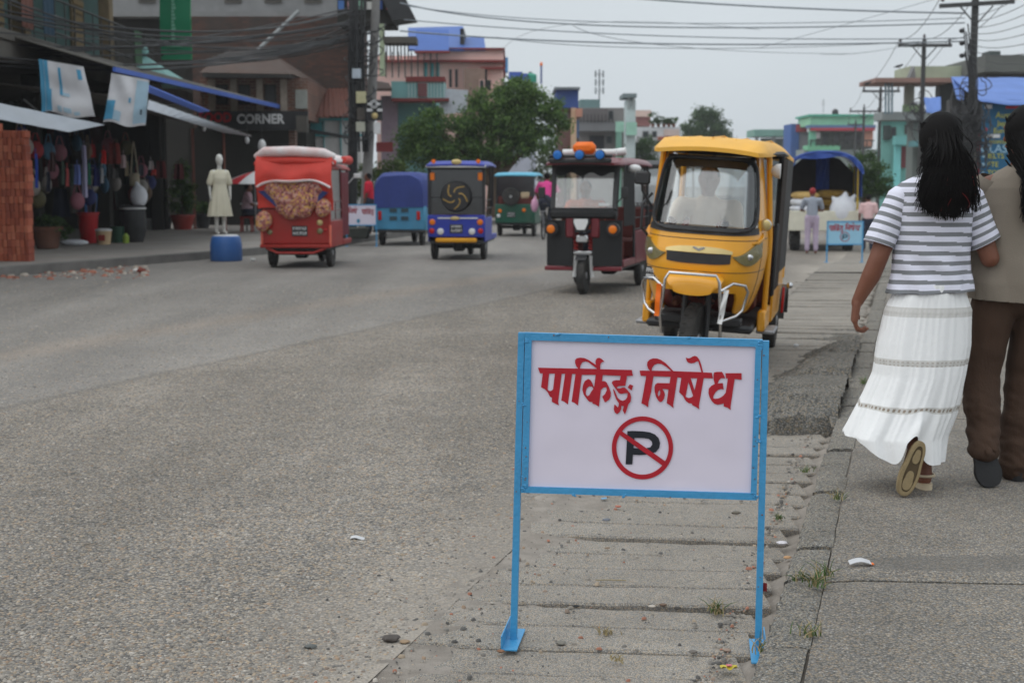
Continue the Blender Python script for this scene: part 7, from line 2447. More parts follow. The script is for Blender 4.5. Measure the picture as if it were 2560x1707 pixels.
for k in range(6):
    solo('drying_cloth', '%s cloth drying on the dark timber balcony' % ('sky blue', 'pink', 'pale green', 'white', 'blue', 'red')[k], 'cloth', fb(845 + 24 * k, 860 + 24 * k, 2 + 3 * (k % 2), 24, 44.85, 0.06), col('wash_%d' % k, ((70, 110, 170), (190, 140, 150), (120, 160, 140), (200, 200, 196), (50, 80, 150), (170, 60, 60))[k]))
wpart(dkb, 'post', fb(948, 961, 60, 190, 44.6, 0.3), col('pale_green_post', (168, 180, 150)))
wpart(dkb, 'bracket', fb(958, 1040, 92, 108, 44.6, 1.0), M_stain_shade)
for k in range(7):
    wpart(dkb, 'baluster', fb(965 + 9 * k, 968 + 9 * k, 110, 150, 44.7, 0.1), M_iron)

# ---- pink house and turquoise house
pk = wthing('pink_house', 'pink rendered house with blue sheet roofs and dark red cornices', 'house', 1110, 62)
M_pink = col('pink_render', (250, 208, 198), 0.85, var=0.08, scale=0.8, dirt=0.12, dirtcol=(0.40, 0.30, 0.28))
M_dred = col('dark_red_cornice', (130, 58, 56), 0.8)
M_broof = col('blue_sheet_roof', (52, 92, 164), 0.5, var=0.1, scale=1)
Y = 62
wpart(pk, 'wall', fb(940, 1256, 140, None, Y, 9), M_pink)
wpart(pk, 'parapet', fb(1040, 1258, 122, 150, Y - 0.2, 9), M_pink)
wpart(pk, 'cornice', fb(940, 1262, 150, 156, Y - 0.45, 9.4), M_dred)
wpart(pk, 'cornice', fb(1040, 1262, 120, 125, Y - 0.45, 9.4), M_dred)
wpart(pk, 'cornice', fb(1200, 1262, 168, 173, Y - 0.45, 1), M_dred)
wpart(pk, 'roof', slab([at(1020, 70, Y + 5), at(1158, 66, Y + 5), at(1160, 124, Y - 0.5), at(1020, 124, Y - 0.5)], 0.08), M_broof)
wpart(pk, 'dormer_roof', slab([at(1040, 75, Y - 0.2), at(1122, 75, Y - 0.2), at(1122, 128, Y - 2.0), at(1038, 128, Y - 2.0)], 0.08), M_broof)
wpart(pk, 'dormer_edge', fb(1036, 1124, 127, 133, Y - 2.1, 0.3), M_dred)
wpart(pk, 'roof', slab([at(1122, 94, Y + 3), at(1210, 94, Y + 3), at(1214, 123, Y - 0.4), at(1122, 123, Y - 0.4)], 0.08), M_broof)
wpart(pk, 'roof_gable', fb(1150, 1160, 72, 124, Y + 0.5, 3), M_blk)
M_dwin = col('dark_window', (46, 50, 54), 0.3)
for px in (1122, 1137, 1210):
    window(pk, px, px + 9, 173, 220, Y, M_pink, M_dwin)
for px in (1060, 1076, 1090):
    wpart(pk, 'shutter', fb(px, px + 8, 156, 196, Y - 0.1, 0.1), M_tq2)
wpart(pk, 'unplastered_bay', fb(1160, 1212, 172, 300, Y - 1.0, 1), col('brown_render', (150, 124, 112), 0.9, var=0.25))
for px in (1198, 1216):
    window(pk, px, px + 13, 200, 226, Y - 1.0 if px < 1205 else Y, M_pink, M_dwin)
for k in range(9):
    wpart(pk, 'balcony_post', fb(963 + 16 * k, 966 + 16 * k, 130, 194, Y - 1.6, 0.1), M_iron)
tqh = wthing('turquoise_house', 'turquoise house with a patterned balcony and dark red trim left of the tree', 'house', 1050, 56)
M_tqw = col('turquoise_render', (128, 176, 176), 0.85, var=0.14, scale=1)
Y = 56
wpart(tqh, 'wall', fb(995, 1092, 250, None, Y, 5), M_tqw)
wpart(tqh, 'balcony', fb(978, 1112, 204, 246, Y - 1.2, 1.2), M_tqw)
wpart(tqh, 'balcony_rail', fb(1014, 1112, 192, 205, Y - 1.3, 1.2), M_dred)
wpart(tqh, 'balcony_floor', fb(978, 1122, 246, 253, Y - 1.3, 1.4), M_dred)
for k in range(12):
    wpart(tqh, 'balcony_bar', fb(1020 + 8 * k, 1023 + 8 * k, 206, 246, Y - 1.26, 0.08), col('pale_bar', (186, 206, 206)))
wpart(tqh, 'lattice', fb(1044, 1068, 208, 242, Y - 1.3, 0.08), col('red_lattice', (120, 76, 78)))
wpart(tqh, 'lilac_wall', fb(952, 996, 240, None, Y - 0.3, 4), col('lilac_render', (176, 156, 170), 0.85, var=0.12))
wpart(tqh, 'tiled_lean_to', slab([at(930, 200, Y + 1), at(972, 208, Y + 1), at(980, 222, Y - 2), at(925, 222, Y - 2)], 0.1), M_tile)
wpart(tqh, 'white_sheet', slab([at(1110, 222, Y - 1), at(1170, 226, Y - 1), at(1166, 280, Y - 1), at(1092, 288, Y - 1)], 0.05), col('white_sheet', (200, 204, 212), 0.7))

# ---- the pole hung with boxes and cables
pole = wthing('utility_pole', 'concrete utility pole loaded with meter boxes, signs and knotted cables', 'pole', 925, 38)
wpart(pole, 'shaft', MB().tube([at(908, 610, 38), at(930, 230, 38), at(938, 60, 38), at(942, -80, 38)], [0.15, 0.125, 0.115, 0.10], 10), col('pole_concrete', (128, 126, 124), 0.9, var=0.2), 60)
wpart(pole, 'second_shaft', MB().tube([at(880, 610, 38.4), at(884, 100, 38.4), at(884, -80, 38.4)], [0.14, 0.13, 0.12], 10), M_blk, 60)
for (x0, x1, y0, y1, c, m2) in ((880, 902, 172, 196, (186, 196, 206), 'b'), (890, 914, 229, 258, (196, 190, 150), 'b'), (892, 912, 270, 300, (78, 72, 66), 'b'), (890, 912, 305, 329, (186, 186, 170), 'b')):
    wpart(pole, 'meter_box', fb(x0, x1, y0, y1, 37.5, 0.25), col('box_%d' % y0, c, 0.6))
s_ = wpart(pole, 'sign_plate', fb(917, 956, 250, 302, 37.4, 0.04), M_blk)
q = at(935, 261, 37.38)
for rr in (0.06, 0.10):
    part(s_, 'sign_emblem', MB().tube([(q.x + rr * math.cos(a), 37.38, q.z + rr * math.sin(a)) for a in np.linspace(0, 6.283, 20, endpoint=False)], 0.012, 5, closed=True), M_sgw)
for (x0, x1, y0, y1) in ((917, 931, 272, 279), (943, 956, 272, 279), (919, 928, 258, 263), (942, 951, 258, 263)):
    part(s_, 'sign_stripe', fb(x0, x1, y0, y1, 37.37, 0.02), M_sgw)
part(s_, 'sign_flower', MB().lathe([(0.09, 0), (0.08, -.02), (0.03, -.03)], (at(937, 290, 37.38).x, 37.38, at(937, 290, 37.38).z), 7, 'Y'), M_gold, None)
wpart(pole, 'lamp_box', fb(934, 950, 306, 335, 37.4, 0.15), M_whp)
wpart(pole, 'red_sign', fb(940, 982, 356, 380, 37.5, 0.05), col('dark_red_plate', (110, 40, 42)))
rl = random.Random(21)
for k in range(34):                                    # coils and knots of cable round the pole
    cx, cy = rl.gauss(905, 14), rl.uniform(20, 350)
    q = at(cx, cy, 37.9)
    ra, rz_ = rl.uniform(0.12, 0.4), rl.uniform(0.10, 0.30)
    wpart(pole, 'cable_coil', MB().tube([(q.x + ra * math.cos(a) + rl.uniform(-.03, .03), 37.8 + 0.25 * math.sin(a), q.z + rz_ * math.sin(a + rl.uniform(-.2, .2))) for a in np.linspace(0, 6.283, 18, endpoint=False)], 0.016, 5, closed=True), M_blk, 60)
for k in range(10):
    x = rl.uniform(868, 915)
    wpart(pole, 'hanging_cable', MB().tube([at(x, -20, 37.7), at(x + rl.uniform(-8, 8), 160, 37.6), at(x + rl.uniform(-8, 12), 380, 37.7)], 0.03, 6), M_blk, 60)
GC = 'cables strung from the left pole over the shops'
for k in range(16):
    xs = rl.uniform(862, 905)
    ys = rl.uniform(20, 105)
    xe, ye = -160 - rl.uniform(0, 200), rl.uniform(-120, 140)
    xm = 430 + rl.uniform(-60, 60)
    ym = (ys * 0.45 + ye * 0.25) + rl.uniform(55, 100)
    solo('overhead_cable', 'one of the dark cables drooping over the left shops towards the pole', 'cable', pxcable([(xs, ys, 38), (xm, ym, 30), (xe, ye, 22)], rl.uniform(0.012, 0.024)), M_blk, GC, 60)
for k in range(6):
    solo('overhead_cable', 'one of the thick cables sagging in a curve just left of the pole', 'cable', pxcable([(880 + 4 * k, 58 + 9 * k, 38), (740 - 10 * k, 112 + 7 * k, 38.5), (560 - 14 * k, 134 + 5 * k, 41)], 0.024), M_blk, 'curved cables left of the pole', 60)
solo('service_pipe', 'grey conduit slanting down from the concrete ledge to the corner roof', 'pipe', MB().tube([at(745, 30, 45), at(640, 130, 42.5)], 0.06, 8), col('grey_conduit', (130, 132, 132)), smooth=60)
# ------------------------------------------------------------------ middle distance: trees and far houses
def W(px, py, Y, base):
    return at(px, py, Y) - base


PALE = [(0.090, 0.165, 0.042), (0.130, 0.225, 0.056), (0.055, 0.112, 0.032), (0.170, 0.275, 0.075)]
b = at(1230, 458, 52); b.z = 0
tree('spreading_tree', 'broad green tree in the middle of the street behind the rickshaws', b,
     [(W(1030, 335, 52, b), (0.6, 0.7, 0.5)), (W(1075, 315, 52, b), (0.7, 0.8, 0.55)), (W(1140, 335, 52, b), (0.8, 0.8, 0.55)), (W(1060, 385, 52, b), (1.0, 0.9, 0.5)), (W(1180, 300, 52, b), (0.7, 0.8, 0.5)), (W(1235, 255, 52, b), (0.8, 0.9, 0.55)), (W(1300, 232, 52, b), (0.8, 0.9, 0.45)), (W(1350, 262, 52, b), (0.75, 0.8, 0.55)), (W(1395, 300, 52, b), (0.55, 0.6, 0.4)), (W(1280, 310, 52, b), (1.1, 1.0, 0.6)), (W(1230, 365, 52, b), (1.3, 1.1, 0.6)), (W(1340, 350, 52, b), (0.9, 0.9, 0.6)), (W(1150, 395, 52, b), (1.1, 0.9, 0.5))], 34000, 0.15, 2, PALE, 0.2, clump=0.30)
b = at(1764, 458, 120); b.z = 0
tree('round_tree', 'lone rounded tree against the sky beyond the yellow rickshaw', b, [(W(1764, 330, 120, b), (1.5, 1.5, 1.2)), (W(1722, 318, 120, b), (0.6, 0.8, 0.5)), (W(1725, 350, 120, b), (0.8, 1.0, 0.8)), (W(1805, 315, 120, b), (0.7, 0.8, 0.5)), (W(1810, 345, 120, b), (0.7, 0.8, 0.8)), (W(1765, 285, 120, b), (1.0, 1.0, 0.55)), (W(1795, 288, 120, b), (0.5, 0.6, 0.4))], 9000, 0.26, 5, [(0.075, 0.125, 0.055), (0.095, 0.150, 0.065), (0.05, 0.09, 0.045)], 0.2, clump=0.5)
b = at(1610, 458, 85); b.z = 0
tree('bush', 'rounded green bush beneath the white house in the distance', b, [(W(1595, 385, 85, b), (0.9, 0.9, 0.9)), (W(1630, 375, 85, b), (0.9, 0.9, 0.8)), (W(1570, 405, 85, b), (0.7, 0.7, 0.7))], 5000, 0.16, 6, tr=0.1, cat='bush')
b = at(2165, 458, 46); b.z = T(11, 46)
tree('bush', 'green bushy tree right of the truck under the teal house', b, [(W(2165, 420, 46, b), (0.62, 0.7, 0.5)), (W(2190, 455, 46, b), (0.55, 0.6, 0.6)), (W(2150, 465, 46, b), (0.5, 0.6, 0.6))], 6500, 0.10, 8, tr=0.08, cat='bush', clump=0.2)
b = at(940, 458, 40); b.z = LT
tree('bush', 'yellowish green hedge behind the far left parking sign', b, [(W(900, 450, 40, b), (0.5, 0.5, 0.5)), (W(945, 470, 40, b), (0.6, 0.5, 0.5)), (W(985, 440, 40, b), (0.5, 0.5, 0.5))], 4500, 0.11, 9, [(0.06, 0.10, 0.02), (0.10, 0.14, 0.03), (0.04, 0.07, 0.02)], tr=0.05, cat='bush', clump=0.2)
b = at(1385, 458, 50); b.z = 0
tree('bush', 'pale thin bush beside the pink cyclist', b, [(W(1370, 425, 50, b), (0.6, 0.6, 0.6)), (W(1390, 460, 50, b), (0.5, 0.5, 0.5))], 3500, 0.10, 10, [(0.07, 0.10, 0.04), (0.10, 0.13, 0.06)], tr=0.05, cat='bush', clump=0.2)

far = [
    ('blue_shed', 'dark blue sheet shed on the roof right of the broad tree', [('wall', 1392, 1446, 222, 270, 72, 4, (54, 84, 150)), ('brick_storey', 1396, 1446, 270, None, 72.4, 4, (112, 84, 80)), ('roof', 1386, 1450, 218, 224, 71.6, 4.8, (120, 130, 136)), ('corner_column', 1428, 1440, 270, None, 72.0, 0.4, (206, 180, 150)), ('blue_shutter', 1440, 1447, 300, 345, 72.2, 0.3, (70, 110, 160)), ('awning', 1440, 1456, 272, 292, 71.5, 0.6, (190, 140, 120))]),
    ('grey_house', 'unfinished grey concrete house with a teal roof box', [('wall', 1448, 1572, 270, None, 88, 6, (140, 136, 134)), ('roof_box', 1450, 1500, 249, 272, 88.5, 4, (110, 138, 138)), ('balcony', 1446, 1540, 305, 328, 86.8, 1.2, (128, 128, 130)), ('opening', 1474, 1510, 340, 375, 87.9, 0.3, (52, 52, 58)), ('railing', 1452, 1520, 272, 302, 87.6, 0.2, (110, 104, 104)), ('mint_band', 1540, 1552, 310, None, 87.7, 0.3, (150, 200, 180))]),
    ('white_tower', 'thin white stair tower with a flat cap and mint panels', [('shaft', 1567, 1586, 250, None, 84, 2, (196, 208, 208)), ('cap', 1558, 1592, 234, 244, 83.5, 3, (120, 132, 134)), ('column', 1570, 1575, 243, 272, 83.9, 0.3, (170, 176, 176)), ('column', 1581, 1586, 243, 272, 83.9, 0.3, (170, 176, 176)), ('mint_panel', 1540, 1560, 304, 330, 83.6, 0.4, (160, 206, 186)), ('mint_panel', 1566, 1592, 306, 338, 83.4, 0.4, (160, 206, 186))]),
    ('white_house', 'low white house with potted plants along its roof edge', [('wall', 1590, 1698, 318, None, 98, 6, (206, 208, 210)), ('red_gable', 1586, 1626, 280, 316, 102, 4, (150, 100, 96)), ('tin_roof', 1590, 1628, 276, 292, 101.5, 3, (206, 180, 168)), ('brick_panel', 1645, 1682, 342, 352, 97.8, 0.3, (170, 92, 70)), ('pink_wall', 1660, 1698, 324, 340, 97.9, 0.3, (206, 186, 178))]),
    ('blue_roof_house', 'small house with bright blue roofs behind the pink house', [('wall', 1256, 1340, 205, None, 82, 4, (176, 182, 196)), ('roof', 1272, 1306, 180, 206, 80, 3, (66, 96, 180)), ('roof', 1304, 1320, 184, 206, 80, 3, (70, 100, 176)), ('pillar', 1258, 1270, 144, 180, 80, 1, (80, 140, 190))]),
]
WALLM = {}
for nm, lb, bits in far:
    t = wthing(nm, lb, 'house' if 'tower' not in nm else 'tower', (bits[0][1] + bits[0][2]) / 2, bits[0][5])
    for (pn, x0, x1, y0, y1, Y, D, c) in bits:
        wpart(t, pn, fb(x0, x1, y0, y1, Y, D), col('far_%d_%d_%d' % c, c, 0.85, var=0.14, scale=1.0, dirt=0.25, dirtcol=(0.15, 0.15, 0.15)))
for (nm, Y, wins) in (('grey_house', 88, ((1456, 1470, 280, 300), (1520, 1534, 276, 300), (1515, 1530, 340, 360))), ('white_house', 98, ((1606, 1622, 328, 344), (1630, 1642, 328, 344))), ('blue_shed', 72.4, ((1404, 1420, 282, 300),))):
    t = bpy.data.objects[nm]
    for (x0, x1, y0, y1) in wins:
        window(t, x0, x1, y0, y1, Y, M_grey, M_dwin)
wt = thing('water_tank', 'green plastic water tank on the roof behind the broad tree', 'water tank', at(1326, 206, 80.5))
part(wt, 'tank', MB().lathe([(0.34, 0), (0.36, 0.05), (0.36, 0.38), (0.28, 0.46), (0.1, 0.5)], (0, 0, 0), 18), col('green_tank', (60, 156, 130), 0.5))
part(wt, 'lid', MB().lathe([(0.1, 0.5), (0.1, 0.56), (0.02, 0.57)], (0, 0, 0), 12), M_blk)
fp = thing('flag_pole', 'flagpole with a small orange top on the far roofs', 'pole', at(1353, 210, 82))
part(fp, 'pole', MB().tube([(0, 0, 0), (0, 0, 1.0)], 0.06, 8), col('blue_grey_pole', (110, 120, 160)))
part(fp, 'finial', MB().sph((0, 0, 1.1), (0.09, 0.09, 0.13), 10, 7), M_orng, 60)
ms = thing('phone_mast', 'grey mobile phone mast with antenna panels on the far roof', 'mast', at(1498, 250, 90))
part(ms, 'mast', MB().tube([(0, 0, 0), (0, 0, 1.9)], 0.05, 8), M_met)
for k in range(3):
    for sd in (-1, 0, 1):
        part(ms, 'antenna', MB().cbox(sd * 0.24 - 0.06, sd * 0.24 + 0.06, -0.2 + 0.06 * k, -0.12 + 0.06 * k, 0.35 + 0.52 * k, 0.78 + 0.52 * k, 0.02), col('antenna_grey', (150, 154, 158)))
    part(ms, 'bracket', MB().bar((-0.28, -0.1, 0.56 + 0.52 * k), (0.28, -0.1, 0.56 + 0.52 * k), 0.03), M_met)
for k, px in enumerate((1632, 1646, 1660, 1672, 1684)):
    q = at(px, 318, 98)
    t = thing('roof_plant', '%s potted plant on the white house roof edge' % ('leftmost', 'second', 'middle', 'fourth', 'rightmost')[k], 'plant', q, 0, 'roof plants on the white house')
    part(t, 'pot', MB().lathe([(0.10, 0), (0.15, 0.22), (0.14, 0.22)], (0, 0, 0), 12), M_terra)
    part(t, 'foliage', crown_mesh([((0, 0, 0.45 + 0.2 * (k == 0)), (0.3, 0.25, 0.3 + 0.2 * (k == 0)))], 260, 0.16, GREENS, 30 + k, 0.14), None)

# ------------------------------------------------------------------ right side
rights = [
    ('green_pavilion', 'open pavilion with a sea green tin roof far down the street', 'pavilion', [('roof', 1886, 1980, 324, 341, 152.0, 5, (118, 158, 146)), ('back_wall', 1905, 1980, 346, None, 156.0, 1, (110, 116, 110)), ('post', 1888, 1891, 340, None, 152.5, 0.1, (150, 150, 148)), ('post', 1930, 1933, 340, None, 152.5, 0.1, (150, 150, 148)), ('base', 1892, 1985, 372, None, 151.5, 5, (160, 166, 170))]),
    ('blue_red_house', 'narrow blue and red painted house beside the pavilion', 'house', [('blue_wall', 1978, 1992, 310, None, 145.0, 4, (58, 96, 160)), ('red_wall', 1991, 2018, 312, 330, 144.8, 4, (170, 52, 60)), ('grey_wall', 1990, 2020, 330, None, 145.2, 4, (150, 150, 156))]),
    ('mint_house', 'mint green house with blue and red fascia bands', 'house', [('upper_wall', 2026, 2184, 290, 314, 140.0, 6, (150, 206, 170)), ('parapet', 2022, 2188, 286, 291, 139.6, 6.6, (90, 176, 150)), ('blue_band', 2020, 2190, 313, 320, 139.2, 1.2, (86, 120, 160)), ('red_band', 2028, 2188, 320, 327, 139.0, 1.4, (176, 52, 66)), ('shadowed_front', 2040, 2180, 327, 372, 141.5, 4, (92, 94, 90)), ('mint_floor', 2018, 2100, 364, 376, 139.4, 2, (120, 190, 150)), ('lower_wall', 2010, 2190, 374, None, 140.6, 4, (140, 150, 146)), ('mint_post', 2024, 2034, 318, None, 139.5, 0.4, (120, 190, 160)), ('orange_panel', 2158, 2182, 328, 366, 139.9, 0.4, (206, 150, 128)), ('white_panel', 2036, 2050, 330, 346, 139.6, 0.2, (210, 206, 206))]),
    ('teal_house', 'tall teal house with awnings behind the bushy tree', 'house', [('wall', 2205, 2290, 300, None, 88.0, 1, (120, 176, 168)), ('cap', 2200, 2292, 293, 302, 87.6, 1.5, (110, 190, 190)), ('awning', 2240, 2284, 340, 362, 86.8, 0.8, (112, 176, 174)), ('red_door', 2246, 2264, 366, 420, 87.8, 0.3, (120, 50, 56)), ('dark_opening', 2210, 2226, 314, 350, 87.8, 0.3, (56, 66, 64)), ('teal_column', 2238, 2246, 362, None, 87.4, 0.3, (130, 206, 206))]),
    ('pale_green_house', 'unfinished pale green house with an open upper terrace behind the poles', 'house', [('parapet', 2274, 2480, 166, 196, 64.0, 2.5, (176, 184, 160)), ('slab', 2190, 2384, 195, 206, 62.5, 3, (150, 118, 108)), ('column', 2268, 2284, 206, 300, 64.0, 0.5, (150, 150, 138)), ('dark_wall', 2352, 2500, 206, None, 65.0, 0.8, (84, 86, 84)), ('floor', 2206, 2390, 280, 300, 63.5, 1.5, (150, 156, 156)), ('green_wall', 2262, 2300, 262, 300, 63.8, 0.4, (150, 176, 130)), ('lower_wall', 2284, 2480, 300, None, 64.0, 1, (120, 128, 124)), ('shop_awning', 2290, 2350, 352, 366, 62.5, 1.2, (100, 150, 156)), ('shop_opening', 2296, 2344, 372, 440, 63.9, 0.3, (58, 54, 52)), ('red_panel', 2346, 2372, 372, 440, 63.8, 0.3, (140, 52, 56))]),
    ('grey_roof_house', 'dark house with a mossy grey roof at the top right', 'house', [('wall', 2470, 2760, 178, None, 62, 5, (88, 84, 82)), ('roof', 2464, 2780, 138, 180, 60.8, 6, (100, 102, 98)), ('tank_stand', 2474, 2500, 128, 165, 61, 1, (80, 88, 86))]),
    ('corner_shop', 'dark shop front with red wall strips behind the two walking women', 'shop', [('wall', 2376, 2800, 250, None, 46.0, 0.4, (66, 64, 62)), ('red_strip', 2384, 2412, 350, 444, 45.8, 0.2, (150, 34, 44)), ('red_strip', 2446, 2456, 330, 440, 45.7, 0.2, (140, 34, 44)), ('timber_post', 2406, 2416, 335, 424, 45.6, 0.2, (196, 160, 134)), ('notice_plate', 2418, 2440, 372, 402, 45.5, 0.08, (150, 144, 132)), ('dark_fascia', 2440, 2800, 250, 262, 44.2, 0.3, (30, 36, 40))]),
]
for nm, lb, ct, bits in rights:
    t = wthing(nm, lb, ct, (bits[0][1] + bits[0][2]) / 2, bits[0][5])
    for (pn, x0, x1, y0, y1, Y, D, c) in bits:
        wpart(t, pn, fb(x0, x1, y0, y1, Y, D), col('far_%d_%d_%d' % c, c, 0.85, var=0.14, scale=1.0, dirt=0.25, dirtcol=(0.15, 0.15, 0.15)))
for (nm, Y, wins) in (('mint_house', 141.5, ((2054, 2072, 334, 362), (2082, 2100, 334, 362), (2110, 2126, 334, 362), (2134, 2150, 334, 362))), ('teal_house', 88, ((2228, 2240, 318, 346), (2262, 2278, 312, 336))), ('grey_roof_house', 62, ((2500, 2530, 186, 200), (2545, 2575, 186, 200)))):
    t = bpy.data.objects[nm]
    for (x0, x1, y0, y1) in wins:
        window(t, x0, x1, y0, y1, Y, M_stain_shade, M_dwin)
t = bpy.data.objects['pale_green_house']
for px in (2214, 2222, 2230):
    wpart(t, 'steel_column', MB().tube([at(px, 206, 63), at(px, 285, 63)], 0.045, 7), col('blue_grey_steel', (120, 140, 150)))
wpart(t, 'gable', slab([at(2272, 198, 63.4), at(2286, 166, 63.6), at(2290, 198, 63.6)], 0.2), M_grey)
# tanks, aerials and washing on the roofs
for (px, py, Y, lb, c) in ((2088, 286, 140, 'black water tank on the mint house roof', (40, 42, 44)),):
    q = at(px, py, Y)
    t = thing('water_tank', lb, 'water tank', q)
    part(t, 'tank', MB().lathe([(0.30, 0), (0.32, 0.06), (0.32, 0.3), (0.26, 0.4), (0.16, 0.44)], (0, 0, 0), 16), col('tank_%d' % c[0], c, 0.5))
    part(t, 'lid', MB().lathe([(0.16, 0.44), (0.16, 0.5), (0.03, 0.51)], (0, 0, 0), 10), M_blk)
for (px, py, Y, h_, lb) in ((2058, 286, 141, 1.5, 'thin aerial on the mint house roof'),):
    t = thing('roof_aerial', lb, 'aerial', at(px, py, Y))
    part(t, 'mast', MB().tube([(0, 0, 0), (0, 0, h_)], 0.03, 6), M_met)
    for k in range(4):
        part(t, 'rod', MB().bar((-.25 + .04 * k, 0, h_ * (.6 + .1 * k)), (.25 - .04 * k, 0, h_ * (.6 + .1 * k)), 0.02), M_met)
t = bpy.data.objects['mint_house']
for k in range(12):
    wpart(t, 'railing_bar', fb(2026 + 14 * k, 2028 + 14 * k, 352, 366, 139.3, 0.1), M_iron)
wpart(t, 'railing_rail', fb(2024, 2186, 350, 353, 139.3, 0.1), M_iron)
t = bpy.data.objects['grey_house']
for k in range(10):
    wpart(t, 'railing_bar', fb(1450 + 9 * k, 1452 + 9 * k, 286, 306, 86.7, 0.1), M_iron)
# blue tarpaulins
M_tarp2 = col('faded_blue_tarp', (92, 124, 190), 0.6, var=0.15, scale=1.5, bump=0.3, bscale=4)


def tarp(label, q, dz=0.12):
    P = [at(*c) for c in q]
    t = solo('tarpaulin', label, 'tarpaulin', MB().shell(lambda u, v: P[0].lerp(P[1], u).lerp(P[3].lerp(P[2], u), v) + V((0, 0, -dz * math.sin(math.pi * u) * v + 0.03 * mnoise.noise(V((u * 4, v * 4, dz))))), 20, 10, (0, 0.3, 1), 0.015), M_tarp2, None, 60)
    return t


tarp('wide faded blue tarpaulin stretched over the shop at the right edge', [(2378, 194, 48), (2640, 196, 48), (2650, 254, 43.5), (2440, 252, 43.5)])
tarp('torn end of blue tarpaulin hanging left of the near pole', [(2378, 195, 48), (2410, 195, 48), (2410, 250, 45), (2392, 248, 45)], 0.02)
tarp('small blue tarpaulin hanging between the two near poles', [(2310, 246, 53), (2352, 244, 53), (2352, 276, 52), (2316, 282, 52)], 0.05)
# teal notice board
nb = thing('notice_board', 'tall teal board of yellow and white class notices at the right edge', 'sign', at(2540, 360, 44))
a, b = at(2458, 260, 44), at(2650, 462, 44)
wpart(nb, 'board', MB().cbox(a.x, b.x, 44, 44.08, b.z, a.z, 0.01), col('teal_board', (30, 96, 134), 0.6, var=0.12, scale=2))
wpart(nb, 'post', MB().tube([(a.x + 0.05, 44.1, T(a.x, 44)), (a.x + 0.05, 44.1, a.z)], 0.04, 8), M_iron)
wpart(nb, 'post', MB().tube([(b.x - 0.05, 44.1, T(b.x, 44)), (b.x - 0.05, 44.1, a.z)], 0.04, 8), M_iron)
M_ylet = col('yellow_letter', (206, 200, 70), 0.7)
M_wlet = col('pale_blue_letter', (170, 206, 226), 0.7)
for (s, px, py, h_, m_) in (('Australia', 2526, 289, 15, M_ylet), ('Japan', 2512, 309, 13, M_ylet), ('Europe', 2510, 328, 13, M_ylet), ('PROFESSIONAL', 2510, 356, 8, M_ylet), ('CLASS', 2492, 373, 21, M_wlet), ('IELTS', 2490, 391, 13, M_ylet), ('PTE', 2482, 412, 13, M_ylet), ('TOEFL', 2492, 432, 12, M_ylet)):
    q = at(px, py, 43.985) - nb.location
    lettering(nb, s, h_ / 3500 * 44 * 1.35, m_, q, (R(90), 0, 0))
for (x0, x1, y0, y1, m_) in ((2466, 2500, 336, 345, M_whp), (2462, 2480, 262, 272, M_whp), (2515, 2560, 266, 272, M_sgr), (2456, 2462, 386, 394, M_wlet), (2456, 2461, 408, 416, M_wlet), (2455, 2460, 428, 436, M_wlet)):
    wpart(nb, 'printed_bar', fb(x0, x1, y0, y1, 43.98, 0.012), m_)
q = at(2465, 324, 43.97)
wpart(nb, 'printed_badge', MB().lathe([(0.05, 0), (0.045, -.01), (0.01, -.012)], (q.x, 43.99, q.z), 14, 'Y'), M_sgr)
# far small house mass in the far end of the street
# ---- power poles on the right
M_pole = col('dark_timber_pole', (70, 70, 70), 0.85, var=0.2, scale=3)


def power_pole(px, ytop, yarm, armw, Y, label, wtop, ybase=None):
    q = at(px, 458, Y)
    t = thing('power_pole', label, 'pole', (q.x, Y, T(q.x, Y)), 0, 'power poles along the right side')
    z1, za_ = at(px, ytop, Y).z, at(px, yarm, Y).z
    wpart(t, 'shaft', MB().tube([(q.x, Y, T(q.x, Y) - .1), (q.x, Y, z1)], [wtop * 1.35, wtop], 10), M_pole, 60)
    hw = armw / 3500 * Y / 2
    sl_ = -0.06 * hw if px > 2400 else 0
    wpart(t, 'cross_arm', MB().bar((q.x - hw, Y - wtop - .04, za_ + sl_), (q.x + hw, Y - wtop - .04, za_ - sl_), 0.10, 0.12), M_pole)
    for sd in (-1, 1):
        wpart(t, 'brace', MB().tube([(q.x + sd * hw * 0.45, Y - wtop, za_ - .05), (q.x, Y - wtop, za_ - hw * 0.55)], 0.022, 6), M_pole)
        wpart(t, 'insulator', MB().lathe([(0.03, 0), (0.06, 0.04), (0.04, 0.09), (0.06, 0.13), (0.02, 0.20)], (q.x + sd * hw * 0.92, Y - wtop - .04, za_ + .06), 10), col('brown_insulator', (90, 84, 86), 0.4))
    wpart(t, 'insulator', MB().lathe([(0.03, 0), (0.06, 0.04), (0.04, 0.09), (0.06, 0.13), (0.02, 0.22)], (q.x, Y, z1), 10), col('brown_insulator', (90, 84, 86), 0.4))
    return t, q.x, za_, hw


